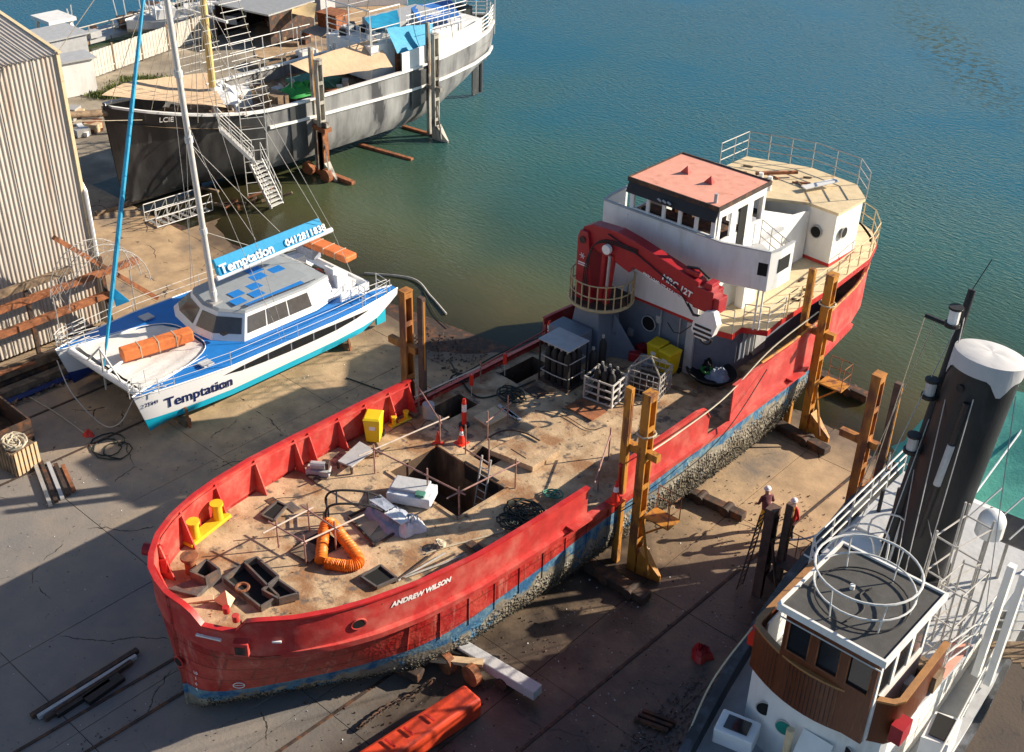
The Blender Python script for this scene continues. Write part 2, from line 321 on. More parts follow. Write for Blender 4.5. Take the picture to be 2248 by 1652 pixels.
# water: a turbid sheet, clear where it is thin over the slip
def shore(X):
    T = ((-84, 33), (-60, 33), (-57, 36.5), (-52, 34.5), (-50.5, 32.6), (-47, 32.3), (-34, 32.4), (-31.5, 32.4), (-30.5, 34), (-28, 37.4), (-19, 39.6), (-15, 38.2), (10, 38))
    for a, b_ in zip(T, T[1:]):
        if X <= b_[0]: t = max(0, (X-a[0])/(b_[0]-a[0])); return a[1]+(b_[1]-a[1])*t
    return 38
def slope_z(d): return 0 if d < -3.5 else (-(d+3.5)*.018 if d < 0 else -.063-d*.07)
def ground_z(X, Y):
    if X < -82.5: return -min(2.5, .9*(-82.5-X))
    if X < -59.5 and Y < (58 if X > -68 else 68): return .12 if X < -62 else .0
    d = Y-shore(X)
    z = slope_z(d)
    if X < -59.5: z = min(z, -.5)
    return max(z, -3.0)-.012
def water_mat():
    m_ = bpy.data.materials.new('harbour_water'); m_.use_nodes = True; n = m_.node_tree.nodes; l = m_.node_tree.links
    n.remove(n['Principled BSDF']); out = n['Material Output']
    at_ = n.new('ShaderNodeAttribute'); at_.attribute_name = 'depth'
    g = n.new('ShaderNodeNewGeometry')
    def rng(f, lo, hi, a=0., b_=1.):
        r_ = n.new('ShaderNodeMapRange'); r_.inputs[1].default_value = lo; r_.inputs[2].default_value = hi; r_.inputs[3].default_value = a; r_.inputs[4].default_value = b_; l.new(f, r_.inputs[0]); return r_.outputs[0]
    cr = n.new('ShaderNodeValToRGB'); e = cr.color_ramp.elements
    dn = n.new('ShaderNodeTexNoise'); dn.inputs['Scale'].default_value = .11; dn.inputs['Detail'].default_value = 4; l.new(g.outputs['Position'], dn.inputs['Vector'])
    ad = n.new('ShaderNodeMath'); ad.operation = 'MULTIPLY_ADD'; ad.inputs[1].default_value = .22; l.new(dn.outputs['Fac'], ad.inputs[0])
    sub = n.new('ShaderNodeMath'); sub.operation = 'SUBTRACT'; l.new(at_.outputs['Fac'], sub.inputs[0]); sub.inputs[1].default_value = .11; l.new(sub.outputs[0], ad.inputs[2])
    l.new(ad.outputs[0], cr.inputs[0])
    e[0].position = 0; e[0].color = (.15, .125, .055, 1); e[1].position = 1; e[1].color = (.005, .105, .205, 1)
    for p, c_ in ((.1, (.085, .098, .045)), (.2, (.04, .08, .052)), (.34, (.024, .1, .1)), (.52, (.008, .1, .155))):
        x = e.new(p); x.color = (*c_, 1)
    # dark broken patch far out
    c0 = at(2100, 120, 0); wd_ = n.new('ShaderNodeVectorMath'); wd_.operation = 'SUBTRACT'; l.new(g.outputs['Position'], wd_.inputs[0]); wd_.inputs[1].default_value = c0
    wr = n.new('ShaderNodeMapping'); wr.vector_type = 'POINT'; wr.inputs['Rotation'].default_value = (0, 0, -R(40)); l.new(wd_.outputs[0], wr.inputs[0]); wsx = n.new('ShaderNodeMapping'); wsx.inputs['Scale'].default_value = (.25, .05, 0); l.new(wr.outputs[0], wsx.inputs[0])
    wl = n.new('ShaderNodeVectorMath'); wl.operation = 'LENGTH'; l.new(wsx.outputs[0], wl.inputs[0]); wz = n.new('ShaderNodeTexNoise'); wz.inputs['Scale'].default_value = 1.6; wz.inputs['Detail'].default_value = 4; l.new(g.outputs['Position'], wz.inputs['Vector'])
    wf_ = n.new('ShaderNodeMath'); wf_.operation = 'MULTIPLY'; l.new(rng(wl.outputs['Value'], 1, .3), wf_.inputs[0]); l.new(rng(wz.outputs['Fac'], .5, .58), wf_.inputs[1])
    wm = n.new('ShaderNodeMix'); wm.data_type = 'RGBA'; wm.inputs[7].default_value = (.006, .03, .035, 1); l.new(wf_.outputs[0], wm.inputs[0]); l.new(cr.outputs[0], wm.inputs[6])
    di = n.new('ShaderNodeBsdfDiffuse'); l.new(wm.outputs[2], di.inputs[0])
    tr = n.new('ShaderNodeBsdfTransparent'); tr.inputs[0].default_value = (.75, .72, .5, 1)
    gl = n.new('ShaderNodeBsdfGlossy'); gl.inputs['Roughness'].default_value = .07; gl.inputs['Color'].default_value = (.6, .78, .86, 1)
    m1 = n.new('ShaderNodeMixShader'); l.new(rng(at_.outputs['Fac'], .0, .13, .1, 1), m1.inputs[0]); l.new(tr.outputs[0], m1.inputs[1]); l.new(di.outputs[0], m1.inputs[2])
    fr = n.new('ShaderNodeFresnel'); fr.inputs['IOR'].default_value = 1.33
    m2 = n.new('ShaderNodeMixShader'); l.new(fr.outputs[0], m2.inputs[0]); l.new(m1.outputs[0], m2.inputs[1]); l.new(gl.outputs[0], m2.inputs[2])
    # ripples
    mp = n.new('ShaderNodeMapping'); mp.inputs['Rotation'].default_value = (0, 0, R(28)); mp.inputs['Scale'].default_value = (1, 2.6, 1); l.new(g.outputs['Position'], mp.inputs[0])
    n1 = n.new('ShaderNodeTexNoise'); n1.inputs['Scale'].default_value = 2.3; n1.inputs['Detail'].default_value = 4; n1.inputs['Roughness'].default_value = .55; n1.inputs['Distortion'].default_value = .3; l.new(mp.outputs[0], n1.inputs['Vector'])
    wn = n.new('ShaderNodeTexNoise'); wn.inputs['Scale'].default_value = .06; wn.inputs['Detail'].default_value = 3; l.new(g.outputs['Position'], wn.inputs['Vector'])
    bp = n.new('ShaderNodeBump'); bp.inputs['Distance'].default_value = .17
    ss = n.new('ShaderNodeMath'); ss.operation = 'MULTIPLY'; l.new(rng(at_.outputs['Fac'], .02, .4, .12, 1), ss.inputs[0]); l.new(rng(wn.outputs['Fac'], .35, .65, .35, .9), ss.inputs[1]); l.new(ss.outputs[0], bp.inputs['Strength'])
    l.new(n1.outputs['Fac'], bp.inputs['Height'])
    for s_ in (di, gl, fr): l.new(bp.outputs[0], s_.inputs['Normal'])
    l.new(m2.outputs[0], out.inputs['Surface'])
    return m_
m_water = water_mat()

# ------------------------------------------------------------ ground, slipway slabs, water
xs = sorted(set([-900, -500, -300, -200, -140, -110, -95, -90, -86, -84, -83, -82.6, -82] + [-80+2*i for i in range(0, 55)] + [-60, -59.4, 40, 60, 100, 200, 500]))
ys = sorted(set([-300, -100, -40, -20] + [-10+2*i for i in range(0, 62)] + [73.9, 74.2, 130, 160, 220, 320, 500, 900, 1600]))
g = MB(); g.grid([[V(x, y, ground_z(x, y)-.05 if y < 1500 else -3) for y in ys] for x in xs])
structure(g.build('ground', m_earth, origin=(0, 0, 0), smooth=True))
# slabs of the slip apron: one object each
slip = MB(); slip.add([(-62.8, -6, -.058), (-9, -6, -.058), (-9, 37, -.058), (-62.8, 30, -.058)], [(0, 1, 2, 3)])
slip = structure(slip.build('slipway', m_rustdk, origin=(0, 0, 0)))
slab_x = [-62, -56.5, -51, -46.2, -41.6, -37.2, -32.8, -28.6, -24.6, -20.6, -16.6, -12.4, -8, -3]
slab_y = [-2, 4.2, 9.4, 14.8, 20.2, 25.6, 31.0, 36.4, 41.8, 47.2]
for i in range(len(slab_x)-1):
    for j in range(len(slab_y)-1):
        x0, x1, y0, y1 = slab_x[i]+.012, slab_x[i+1]-.012, slab_y[j]+.012, slab_y[j+1]-.012
        if y0 > shore((x0+x1)/2)+9 or (x1 < -50 and y0 > 30): continue
        dz = random.uniform(-.008, .008)
        b = MB()
        def sz(x, y): 
            d = y-shore(x)+.5*math.sin(x*.9)+.3*math.sin(x*2.3+1); return dz*(1 if d < -4 else .2)+slope_z(d)
        yy = [y0+(y1-y0)*k/8 for k in range(9)]; xx = [x0+(x1-x0)*k/3 for k in range(4)]
        top = [[V(x, y, sz(x, y)) for y in yy] for x in xx]
        b.grid(top)
        ring = [top[k][0] for k in range(4)]+[top[3][k] for k in range(1, 9)]+[top[k][8] for k in (2, 1, 0)]+[top[0][k] for k in range(7, 0, -1)]
        b.grid([ring, [v-V(0, 0, .05) for v in ring]], closed=True)
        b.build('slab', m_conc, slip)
wt = MB()
def wdepth(x, y):
    if x < -59.5 and y < (58 if x > -68 else 68): return max(0, min(1, (-82.5-x)/6))
    d = y-shore(x)
    return max(0, min(1, d/58))
wx = sorted(set([-900, -500, -300, -200, -140, -110, -100, -94, -90, -87, -85, -83.5, -82.4] + [-82+1.5*i for i in range(0, 60)] + [-59.4, 10, 20, 40, 80, 200, 500]))
wy = sorted(set([-300, -40, 0, 20, 28] + [30+1.0*i for i in range(0, 50)] + [82, 86, 90, 100, 120, 160, 300, 900, 1500]))
wt.grid([[V(x, y, -.06) for y in wy] for x in wx])
wo = wt.build('water', m_water, origin=(0, 0, 0)); structure(wo)
if wo.data.polygons[0].normal.z < 0: wo.data.flip_normals()
att = wo.data.attributes.new('depth', 'FLOAT', 'POINT')
for k, v in enumerate(wo.data.vertices): att.data[k].value = wdepth(v.co.x, v.co.y)

# ============================================================ RED SHIP
SA = R(2.5)
def S(s, a, z=0): return V(-23.0 + s*math.cos(SA)+a*math.sin(SA), 12.0 - s*math.sin(SA)+a*math.cos(SA), z)
HB = [(0, .05), (.08, .7), (.25, 1.3), (.6, 1.85), (1.2, 2.5), (2, 3.05), (3, 3.5), (4, 3.8), (5.5, 4.1), (7.5, 4.3), (10, 4.36), (20, 4.36), (24, 4.2), (27, 3.95), (30, 3.45), (32, 2.85), (33.6, 1.9), (34.6, .8), (34.9, .05)]
def lerp_t(T, x):
    if x <= T[0][0]: return T[0][1]
    for (a, b_), (c_, d_) in zip(T, T[1:]):
        if x <= c_: return b_+(d_-b_)*(x-a)/(c_-a)
    return T[-1][1]
def hb(a): return lerp_t(HB, a)
def deck_z(a): return 2.78+.42*max(0, 1-a/8)**1.3
def rail_z(a): return 4.08+.52*max(0, 1-a/8)**1.2
def sstep(x): x = max(0, min(1, x)); return x*x*(3-2*x)
# stations spread evenly along the outline
sts = [0, .04, .1, .2, .35, .6, .9, 1.25, 1.65, 2.1, 2.6, 3.2, 3.9, 4.7, 5.5, 6.5, 7.5, 8.7, 10, 11.3, 12.6, 14, 15.5, 17, 18.5, 20, 21.5, 23, 24.5, 26, 27.5, 29, 30.3, 31.4, 32.3, 33.1, 33.8, 34.3, 34.65, 34.9]
FR = [0, .05, .12, .22, .35, .5, .65, .8, .9, 1.0]
FM = [0, .84, .94, .975, .99, 1, 1, 1, 1, 1]
FB = [0, .34, .45, .53, .61, .7, .79, .88, .95, 1]
FS = [0, .35, .5, .63, .74, .83, .9, .95, .98, 1]
def hull_w(a, k):
    b1 = sstep(a/7); b2 = sstep((a-23)/10)
    f = FB[k]*(1-b1)+FM[k]*b1; f = f*(1-b2)+FS[k]*b2
    return hb(a)*f
def hull_z(a, k):
    z0 = .15+2.55*sstep((a-25)/11)
    z1 = deck_z(a)+.12
    return z0+(z1-z0)*FR[k]
def hull_a(a, k): return a+.08*(1-FR[k])*max(0, 1-a/6)
ship = thing('cargo_ship', 'red ship with stripped rusty deck, white bridge and fouled hull standing on the slipway', 'ship', (-21.9, 29, 0))
h_ = MB()
rows = []
for a in sts:
    L = [S(-hull_w(a, k), hull_a(a, k), hull_z(a, k)) for k in range(9, 0, -1)]
    rows.append(L+[S(hull_w(a, k), hull_a(a, k), hull_z(a, k)) for k in range(0, 10)])
h_.grid(rows); hull = h_.build('hull', m_hull, ship, smooth=True)
# mussels and barnacles on the lower hull
mus = MB(); random.seed(3)
for i in range(9000):
    a = random.uniform(.3, 31) if i % 4 else random.uniform(.1, 6); side = 1 if random.random() < .9 else -1
    k = random.uniform(1, 7); k0 = int(k); t = k-k0
    def pt(kk, aa): return S(side*hull_w(aa, kk), hull_a(aa, kk), hull_z(aa, kk))
    p = pt(k0, a).lerp(pt(k0+1, a), t)
    line = min(.083*p.y+.16, 2.62)-.62-abs(random.gauss(0, .35))
    if p.z > line+.45*max(0, 1-a/5): continue
    nrm = (S(side, 0)-S(0, 0)); nrm.z = -.25
    r_ = random.uniform(.02, .055)
    q = [V(random.gauss(0, 1), random.gauss(0, 1), random.gauss(0, 1)).normalized()*r_ for _ in range(3)]
    mus.add([p+nrm*.005+q[0], p+nrm*.005+q[1], p+nrm*.005+q[2], p+nrm*random.uniform(.05, .1)], [(0, 1, 2), (0, 1, 3), (1, 2, 3), (0, 2, 3)])
mm = mus.build('mussel_growth', mat('mussel_shell', (.05, .045, .035), .7, var=.9, scale=14, col2=(.3, .27, .2), c2scale=12, c2lo=.55, c2hi=.65, bump=0), ship); mm['kind'] = 'stuff'
# deck with hatch and port-side recesses
cs = [-9, -3.95, -2.95, -2.05, -.9, .15, 1.47, 9]
ra = sorted(set(sts + [9.45, 11.75, 12.2, 13.1, 13.35, 14.6, 16.7, 18.6, 12.9]))
holes = [(-2.05, 1.47, 9.45, 11.75), (-3.95, -2.95, 13.1, 14.6), (-3.95, -2.95, 16.7, 18.6), (-.9, .15, 12.2, 12.9)]
dk = MB()
for a0, a1 in zip(ra, ra[1:]):
    for c0, c1 in zip(cs, cs[1:]):
        mc, ma = (c0+c1)/2 if c1 < 9 else 2, (a0+a1)/2
        if c0 == -9: mc = -4.2
        if any(h0 < mc < h1 and g0 < ma < g1 for h0, h1, g0, g1 in holes): continue
        def cl(s_, a): w_ = hb(a)-.02; return max(-w_, min(w_, s_))
        P = [S(cl(c0, a0), a0, deck_z(a0)), S(cl(c1, a0), a0, deck_z(a0)), S(cl(c1, a1), a1, deck_z(a1)), S(cl(c0, a1), a1, deck_z(a1))]
        if (P[0]-P[1]).length < .01 and (P[2]-P[3]).length < .01: continue
        if (P[0]-P[1]).length < .01: P = [P[0], P[2], P[3]]; dk.add(P, [(0, 1, 2)])
        elif (P[2]-P[3]).length < .01: dk.add(P[:3], [(0, 1, 2)])
        else: dk.quad(*P)
dko = dk.build('deck', m_deck, ship)
def pit(h0, h1, g0, g1, zb, name):
    b = MB(); z = 2.775
    c4 = [S(h0, g0), S(h1, g0), S(h1, g1), S(h0, g1)]
    b.grid([[V(p.x, p.y, z) for p in c4], [V(p.x, p.y, zb) for p in c4]], closed=True)
    b.quad(*[V(p.x, p.y, zb) for p in c4]); return b.build(name, m_hold, ship)
m_hold = mat('rusty_hold_wall', (.09, .055, .035), .9, var=.4, scale=2, col2=(.3, .18, .1), c2scale=.8, c2lo=.55, c2hi=.7, stretch=(1, 1, .3))
pit(-2.05, 1.47, 9.45, 11.75, .75, 'cargo_hold'); pit(-3.95, -2.95, 13.1, 14.6, 1.5, 'deck_recess'); pit(-3.95, -2.95, 16.7, 18.6, 1.5, 'deck_recess'); pit(-.9, .15, 12.2, 12.9, 1.8, 'deck_recess')
cm = MB()
for (s0, a0, s1, a1) in ((-2.05, 9.45, 1.47, 9.45), (1.47, 9.45, 1.47, 11.75), (1.47, 11.75, -2.05, 11.75), (-2.05, 11.75, -2.05, 9.45)):
    cm.beam(S(s0, a0, 2.8), S(s1, a1, 2.8), .1, .07)
cm.build('hatch_coaming', m_deck, ship)
# outline path helper: evenly sampled
def outline(side, a0, a1, step=.3, inset=0):
    P = []; n = 260; L = 0; last = None
    for i in range(n+1):
        a = a0+(a1-a0)*i/n; p = S(side*(hb(a)-inset), a+(inset if a < 1 else 0), 0)
        if last is None or (p-last[0]).length >= step or i == n: P.append((p, a)); last = (p, a)
    return P
def fine(side, a0, a1, inset=0, step=.3):
    # denser close to the bow, where a changes little and s much
    P = []; n = 600; last = None
    for i in range(n+1):
        t = i/n; a = a0+(a1-a0)*(t**2.2 if a0 < .1 else t)
        p = S(side*max(0, hb(a)-inset), a+inset*max(0, 1-a/1.5), 0)
        if last is None or (p-last).length >= step or i == n: P.append((p, a)); last = p
    return P
pp = fine(-1, 0, 12.55)[::-1]; ps = fine(1, 0, 12.45)
path = pp+ps[1:]
def ztop(p, a):
    z = rail_z(a)
    s_ = (p-S(0, 0)).dot((S(1, 0)-S(0, 0)))
    if a < 2.4 and .9 < s_ < 2.3: z -= .45*min(1, (s_-.9)/.22, (2.3-s_)/.22)
    return z
bw = MB(); bw.wall([p for p, a in path], lambda i: deck_z(path[i][1])+.11, lambda i: ztop(*path[i]), .05)
bw.build('bulwark', m_redin, ship, smooth=True)
cp = MB(); cp.wall([p for p, a in path], lambda i: ztop(*path[i])-.01, lambda i: ztop(*path[i])+.05, .17)
cp.build('cap_rail', m_red, ship, smooth=True)
def bul(side, a0, a1, zt, m_, slant=0, name='bulwark', z0=2.86, inset=.0, t=.05, cap=None):
    P = outline(side, a0, a1, .5, inset)
    f = lambda i: (zt(P[i][1]) if callable(zt) else zt)
    b = MB(); b.wall([p for p, a in P], z0, f, t); o = b.build(name, m_, ship)
    c_ = MB(); c_.wall([p for p, a in P], lambda i: f(i)-.01, lambda i: f(i)+.04, .13); c_.build('cap_rail', cap or m_, ship)
    return o
bul(1, 14.0, 18.9, lambda a: (4.16+.05*(a-14)) - max(0, (a-18.5))*1.5, m_redin)
bul(1, 20.25, 34.7, lambda a: 4.5+.03*min(6, a-20.2)+.5*sstep((a-31)/2), m_redin)
bul(-1, 19.6, 34.7, lambda a: 3.95 if a < 22 else 4.5, m_redin)
yc = MB(); P = outline(1, 22, 32.3, .5, -.02); yc.tube([V(p.x, p.y, 4.72+.02*(a-22)*0) for p, a in P], .05); yc.build('rubbing_pipe', m_ypole, ship)
# belting
for side, a0, a1 in ((1, 1.6, 30), (-1, 1.6, 30)):
    P = outline(side, a0, a1, .4)
    b = MB(); nrm = []
    rows = []
    for i, (p, a) in enumerate(P):
        q0 = P[max(i-1, 0)][0]; q1 = P[min(i+1, len(P)-1)][0]; d = (q1-q0).normalized(); nn = V(d.y, -d.x, 0)*side
        if nn.dot(p-S(0, a)) < 0: nn = -nn
        e = .16*min(1, i/6)+.02; zc = deck_z(a)+.1+.05
        rows.append([p-nn*.03+V(0, 0, zc+.08), p+nn*e+V(0, 0, zc+.04), p+nn*(e*.9)+V(0, 0, zc-.16), p-nn*.03+V(0, 0, zc-.26)])
    b.grid(rows); b.build('belting', m_redin, ship, smooth=True)
for aa in (11.9, 24.6):
    b = MB(); p = S(hb(aa)+.1, aa, 3.06); b.box(p, (.5, .9, .07), -SA); b.build('step_plate', m_redin, ship)
# plate seams of the shell: shallow vertical ribs
for a in [5.2+1.05*i for i in range(9)]:
    rb = MB()
    for k in (5, 6, 7, 8):
        p0 = S(hull_w(a, k)+.012, hull_a(a, k), hull_z(a, k)); p1 = S(hull_w(a, k+1)+.012, hull_a(a, k+1), hull_z(a, k+1)); rb.beam(p0, p1, .03, .03)
    rb.build('frame_rib', m_hull, ship)
# bulwark stays (triangular gussets), each its own part
def gusset(side, a, h=None, wd=.42):
    p0 = S(side*(hb(a)-.03), a, deck_z(a)); d = (S(0, a+1.2)-S(side*hb(a), a)); d.z = 0; d.normalize()
    h = h or (rail_z(a)-deck_z(a)-.06)
    b = MB(); tn = V(-d.y, d.x, 0)*.025
    tri = [p0, p0+d*wd, p0+d*.05+V(0, 0, h), p0+V(0, 0, h)]
    b.add([t-tn for t in tri]+[t+tn for t in tri], [(3, 2, 1, 0), (4, 5, 6, 7), (0, 1, 5, 4), (1, 2, 6, 5), (2, 3, 7, 6), (3, 0, 4, 7)])
    b.build('bulwark_stay', m_redin, ship)
for a in (.45, 1.0, 2.3, 3.9, 5.6, 7.3, 7.9, 9.2, 10.4, 11.5, 12.4): gusset(-1, a)
for a in (.9, 1.9, 3.4, 5, 6.6, 8.2, 9.8, 11.4): gusset(1, a, wd=.3)
for a in (15, 16.4, 17.8, 21, 22.6, 24.2): gusset(1, a, h=1.3, wd=.3)
# rail under cap on the inner port side
b = MB(); P = fine(-1, 1.0, 12.4, .12)[::-1]; b.tube([V(p.x, p.y, rail_z(a)-.12) for p, a in P], .035, 5); b.build('inner_rail', m_redin, ship, smooth=True)
# bow fittings
def cyl_part(name, c, r, h, m_, par=ship, n=14, r2=None, smooth=True): b = MB(); b.cyl(c, r, h, n, r2); return b.build(name, m_, par, smooth)
for s_ in (1.35, 1.8):
    p = S(s_, .95, 0); cyl_part('fairlead_roller', (p.x, p.y, 4.2), .1, .2, m_red)
for s_ in (-3.15, -2.5, -2.2): 
    p = S(s_, 1.6 if s_ < -3 else 1.05, 0); b = MB(); b.box((p.x, p.y, 3.65), (.3, .25, .5), R(40)); b.build('chain_bracket', m_red, ship)
b = MB(); p = S(-2.4, 1.15, 3.95); b.tube([p, p+V(-.42, -.3, .05)], .2, 12); b.build('fairlead_horn', m_dkred, ship)
p = S(-1.9, 1.75, 0); bo = cyl_part('mooring_post', (p.x, p.y, 3.1), .17, .55, m_rust); cyl_part('post_cap', (p.x, p.y, 3.65), .27, .09, m_rust, bo)
# porthole rings, hawse, name board etc on the bow
def bow_pt(s_, z, out=.04):
    # point on the topside for the given athwartship value near the bow
    a = next((x/200 for x in range(0, 800) if hb(x/200) >= abs(s_)), 4)
    return S(s_, a, z), a
def hull_pt(side, a, z):
    for k in range(9):
        z0, z1 = hull_z(a, k), hull_z(a, k+1)
        if z0 <= z <= z1:
            t = (z-z0)/(z1-z0); return S(side*hull_w(a, k), hull_a(a, k), z0).lerp(S(side*hull_w(a, k+1), hull_a(a, k+1), z1), t)
    return S(side*hb(a), a, z)
def hull_n(side, a, z):
    p = hull_pt(side, a, z); q = hull_pt(side, a+.15, z); r_ = hull_pt(side, a, z-.12)
    n_ = (q-p).cross(r_-p).normalized()
    c0 = p-S(0, a+2, z)
    return n_ if n_.dot(c0) > 0 else -n_
def frame_at(p, n_, upv=V(0, 0, 1)):
    z_ = n_.normalized(); x_ = upv.cross(z_).normalized(); y_ = z_.cross(x_)
    M_ = Matrix((x_, y_, z_)).transposed().to_4x4(); M_.translation = p; return M_
def disc(M_, r, t=.02, n=20, sx=1):
    b = MB(); a0 = [M_ @ V(r*sx*math.cos(2*math.pi*k/n), r*math.sin(2*math.pi*k/n), 0) for k in range(n)]; a1 = [M_ @ V(r*sx*math.cos(2*math.pi*k/n), r*math.sin(2*math.pi*k/n), t) for k in range(n)]
    b.add(a0+a1, [tuple(range(n-1, -1, -1)), tuple(range(n, 2*n))]+[(k, (k+1) % n, n+(k+1) % n, n+k) for k in range(n)]); return b
def ring(M_, r, t, n=20, sx=1):
    b = MB(); P = [M_ @ V(r*sx*math.cos(2*math.pi*k/n), r*math.sin(2*math.pi*k/n), 0) for k in range(n+1)]; b.tube(P, t, 6, False); return b
def text(name, s_, size, M_, m_, parent, extrude=.006, align='LEFT', shear=0, space=1, bold=0):
    cu = bpy.data.curves.new(name, 'FONT'); cu.body = s_; cu.size = size; cu.extrude = extrude; cu.align_x = align; cu.shear = shear; cu.space_character = space; cu.offset = bold; cu.resolution_u = 3
    o = bpy.data.objects.new(name, cu); COL.objects.link(o); bpy.context.view_layer.update()
    me = bpy.data.meshes.new_from_object(o.evaluated_get(bpy.context.evaluated_depsgraph_get())); bpy.data.objects.remove(o)
    o_ = ORG[parent.name]; me.transform(Matrix.Translation(-o_) @ M_); me.materials.clear(); me.materials.append(m_)
    o = bpy.data.objects.new(name, me); COL.objects.link(o); o.parent = parent; ORG[o.name] = o_; return o
def text_map(name, s_, size, fn, m_, parent, bold=0, shear=0):
    "lettering painted on a curved side: fn(u, v, w) gives the point"
    cu = bpy.data.curves.new(name, 'FONT'); cu.body = s_; cu.size = size; cu.extrude = .001; cu.shear = shear; cu.offset = bold; cu.resolution_u = 4
    o = bpy.data.objects.new(name, cu); COL.objects.link(o); bpy.context.view_layer.update()
    me = bpy.data.meshes.new_from_object(o.evaluated_get(bpy.context.evaluated_depsgraph_get())); bpy.data.objects.remove(o)
    bm = bmesh.new(); bm.from_mesh(me); bmesh.ops.subdivide_edges(bm, edges=[e for e in bm.edges if e.calc_length() > size*.2], cuts=2)
    for v in bm.verts: v.co = fn(v.co.x, v.co.y, v.co.z)-ORG[parent.name]
    bm.to_mesh(me); bm.free(); me.materials.clear(); me.materials.append(m_)
    o = bpy.data.objects.new(name, me); COL.objects.link(o); o.parent = parent; ORG[o.name] = ORG[parent.name]; return o
def frame_xy(p, x_, y_):
    x_ = x_.normalized(); z_ = x_.cross(y_).normalized(); y_ = z_.cross(x_)
    M_ = Matrix((x_, y_, z_)).transposed().to_4x4(); M_.translation = p; return M_
m_wtxt = mat('white_lettering', (.85, .83, .8), .5, bump=0); m_bl = mat('navy_lettering', (.01, .02, .1), .4, bump=0)
p0 = S(hb(4.6)+.06, 4.6, 3.8); p1 = S(hb(6.3)+.06, 6.3, 3.72)
text_map('ship_name_lettering', 'ANDREW WILSON', .235, lambda u, v, w_: S(hb(4.6+u)+.045+w_, 4.6+u, 3.78-.04*u+v), m_wtxt, ship, bold=.012, shear=.25)
# hull marks at the bow
for s_, z, kind in ((1.4, 3.78, 'slot'), (2.75, 3.72, 'slot2')):
    p, a = bow_pt(s_, z); nn = V(.5, -1, 0) if s_ < 2 else V(.9, -1, 0)
    b = MB(); w_ = .75 if kind == 'slot' else .25
    x_ = V(0, 0, 1).cross(nn).normalized(); b.beam(p+nn.normalized()*.05-x_*w_/2, p+nn.normalized()*.05+x_*w_/2, .07, .05); b.build('white_mark', m_wtxt, ship)
# ---- bow details
for z in (1.15, 1.4, 1.65, 1.9):
    p = hull_pt(1, .12, z); nn = V(.25, -1, 0).normalized()
    text('draught_mark', {1.15: '4', 1.4: '6', 1.65: '1', 1.9: '10'}[z], .17, frame_xy(p+nn*.05, V(0, 0, 1).cross(nn), V(0, 0, 1)), m_wtxt, ship, align='CENTER')
p = hull_pt(1, .9, 1.55); n_ = hull_n(1, .9, 1.55); M_ = frame_at(p+n_*.04, n_)
o = ring(M_, .16, .014).build('load_mark', m_wtxt, ship); b = MB(); b.beam(M_ @ V(-.16, 0, 0), M_ @ V(.16, 0, 0), .015, .015); b.build('mark_bar', m_wtxt, o)
p = hull_pt(1, .02, 2.1); M_ = frame_at(V(p.x-.1, p.y-.1, 2.1), V(.1, -1, 0)); b = MB(); b.tube([hull_pt(1, 0, z)+V(-.04, -.0, 0) for z in (.25, 1, 1.8, 2.6, 3.2)]+[S(0, .0, 4.5)], .075, 8); b.build('stem_bar', m_hull, ship, smooth=True); disc(M_, .14, .03).build('hawse_hole', m_dark, ship); ring(M_, .16, .03).build('hawse_ring', m_red, ship)
p = hull_pt(1, 4.2, 3.05)+V(0, 0, .4); P_ = S(hb(3.6)+.06, 3.6, 3.65); ring(frame_at(P_, S(1, -.35)-S(0, 0)), .17, .025, sx=1.3).build('pipe_opening', m_redin, ship)
disc(frame_at(P_, S(1, -.35)-S(0, 0)), .14, .01, sx=1.3).build('opening', m_dark, ship)
# anchor-box on the bow
p, a = bow_pt(2.15, 3.75); nn = V(.75, -1, 0).normalized(); x_ = V(0, 0, 1).cross(nn).normalized()
b = MB(); b.box(None, (.42, .45, .3), mat=frame_xy(p+nn*.13+V(0, 0, -.1), x_, V(0, 0, 1))); o = b.build('fender_box', m_redin, ship, bevel=.02)
b = MB(); b.box(None, (.3, .26, .02), mat=frame_xy(p+nn*.29+V(0, 0, -.12), x_, V(0, 0, 1))) ; b.build('box_recess', m_rustdk, o)
# bollards on the port bow and port side
def bitts(p, ang, sc_, name='mooring_bitts'):
    b = MB(); M_ = Matrix.Translation(p) @ Matrix.Rotation(ang, 4, 'Z')
    b.box(None, (.4*sc_, 1.7*sc_, .12*sc_), mat=M_ @ Matrix.Translation((0, 0, .06*sc_))); o = b.build(name, m_yelp, ship, bevel=.02)
    for y in (-.5, .5):
        b = MB(); q = M_ @ V(0, y*sc_, .12*sc_); b.tube([q, q+V(0, 0, .5*sc_)], .15*sc_, 16); b.tube([q+V(0, 0, .5*sc_), q+V(0, 0, .58*sc_)], [.2*sc_, .2*sc_], 16); b.build('bollard', m_yelp, o, smooth=True)
p = at(455, 1165, 3.1); bitts(p, R(12), 1.05)
p = at(869, 930, 2.78); bitts(V(-26.5, 23.9, 2.78), R(-5), .55)
cyl_part('vent_pipe', S(-3.6, 12.75, 2.78), .22, .55, m_lgrey)
for q_ in ((668, 1325), (735, 1318)):
    pass
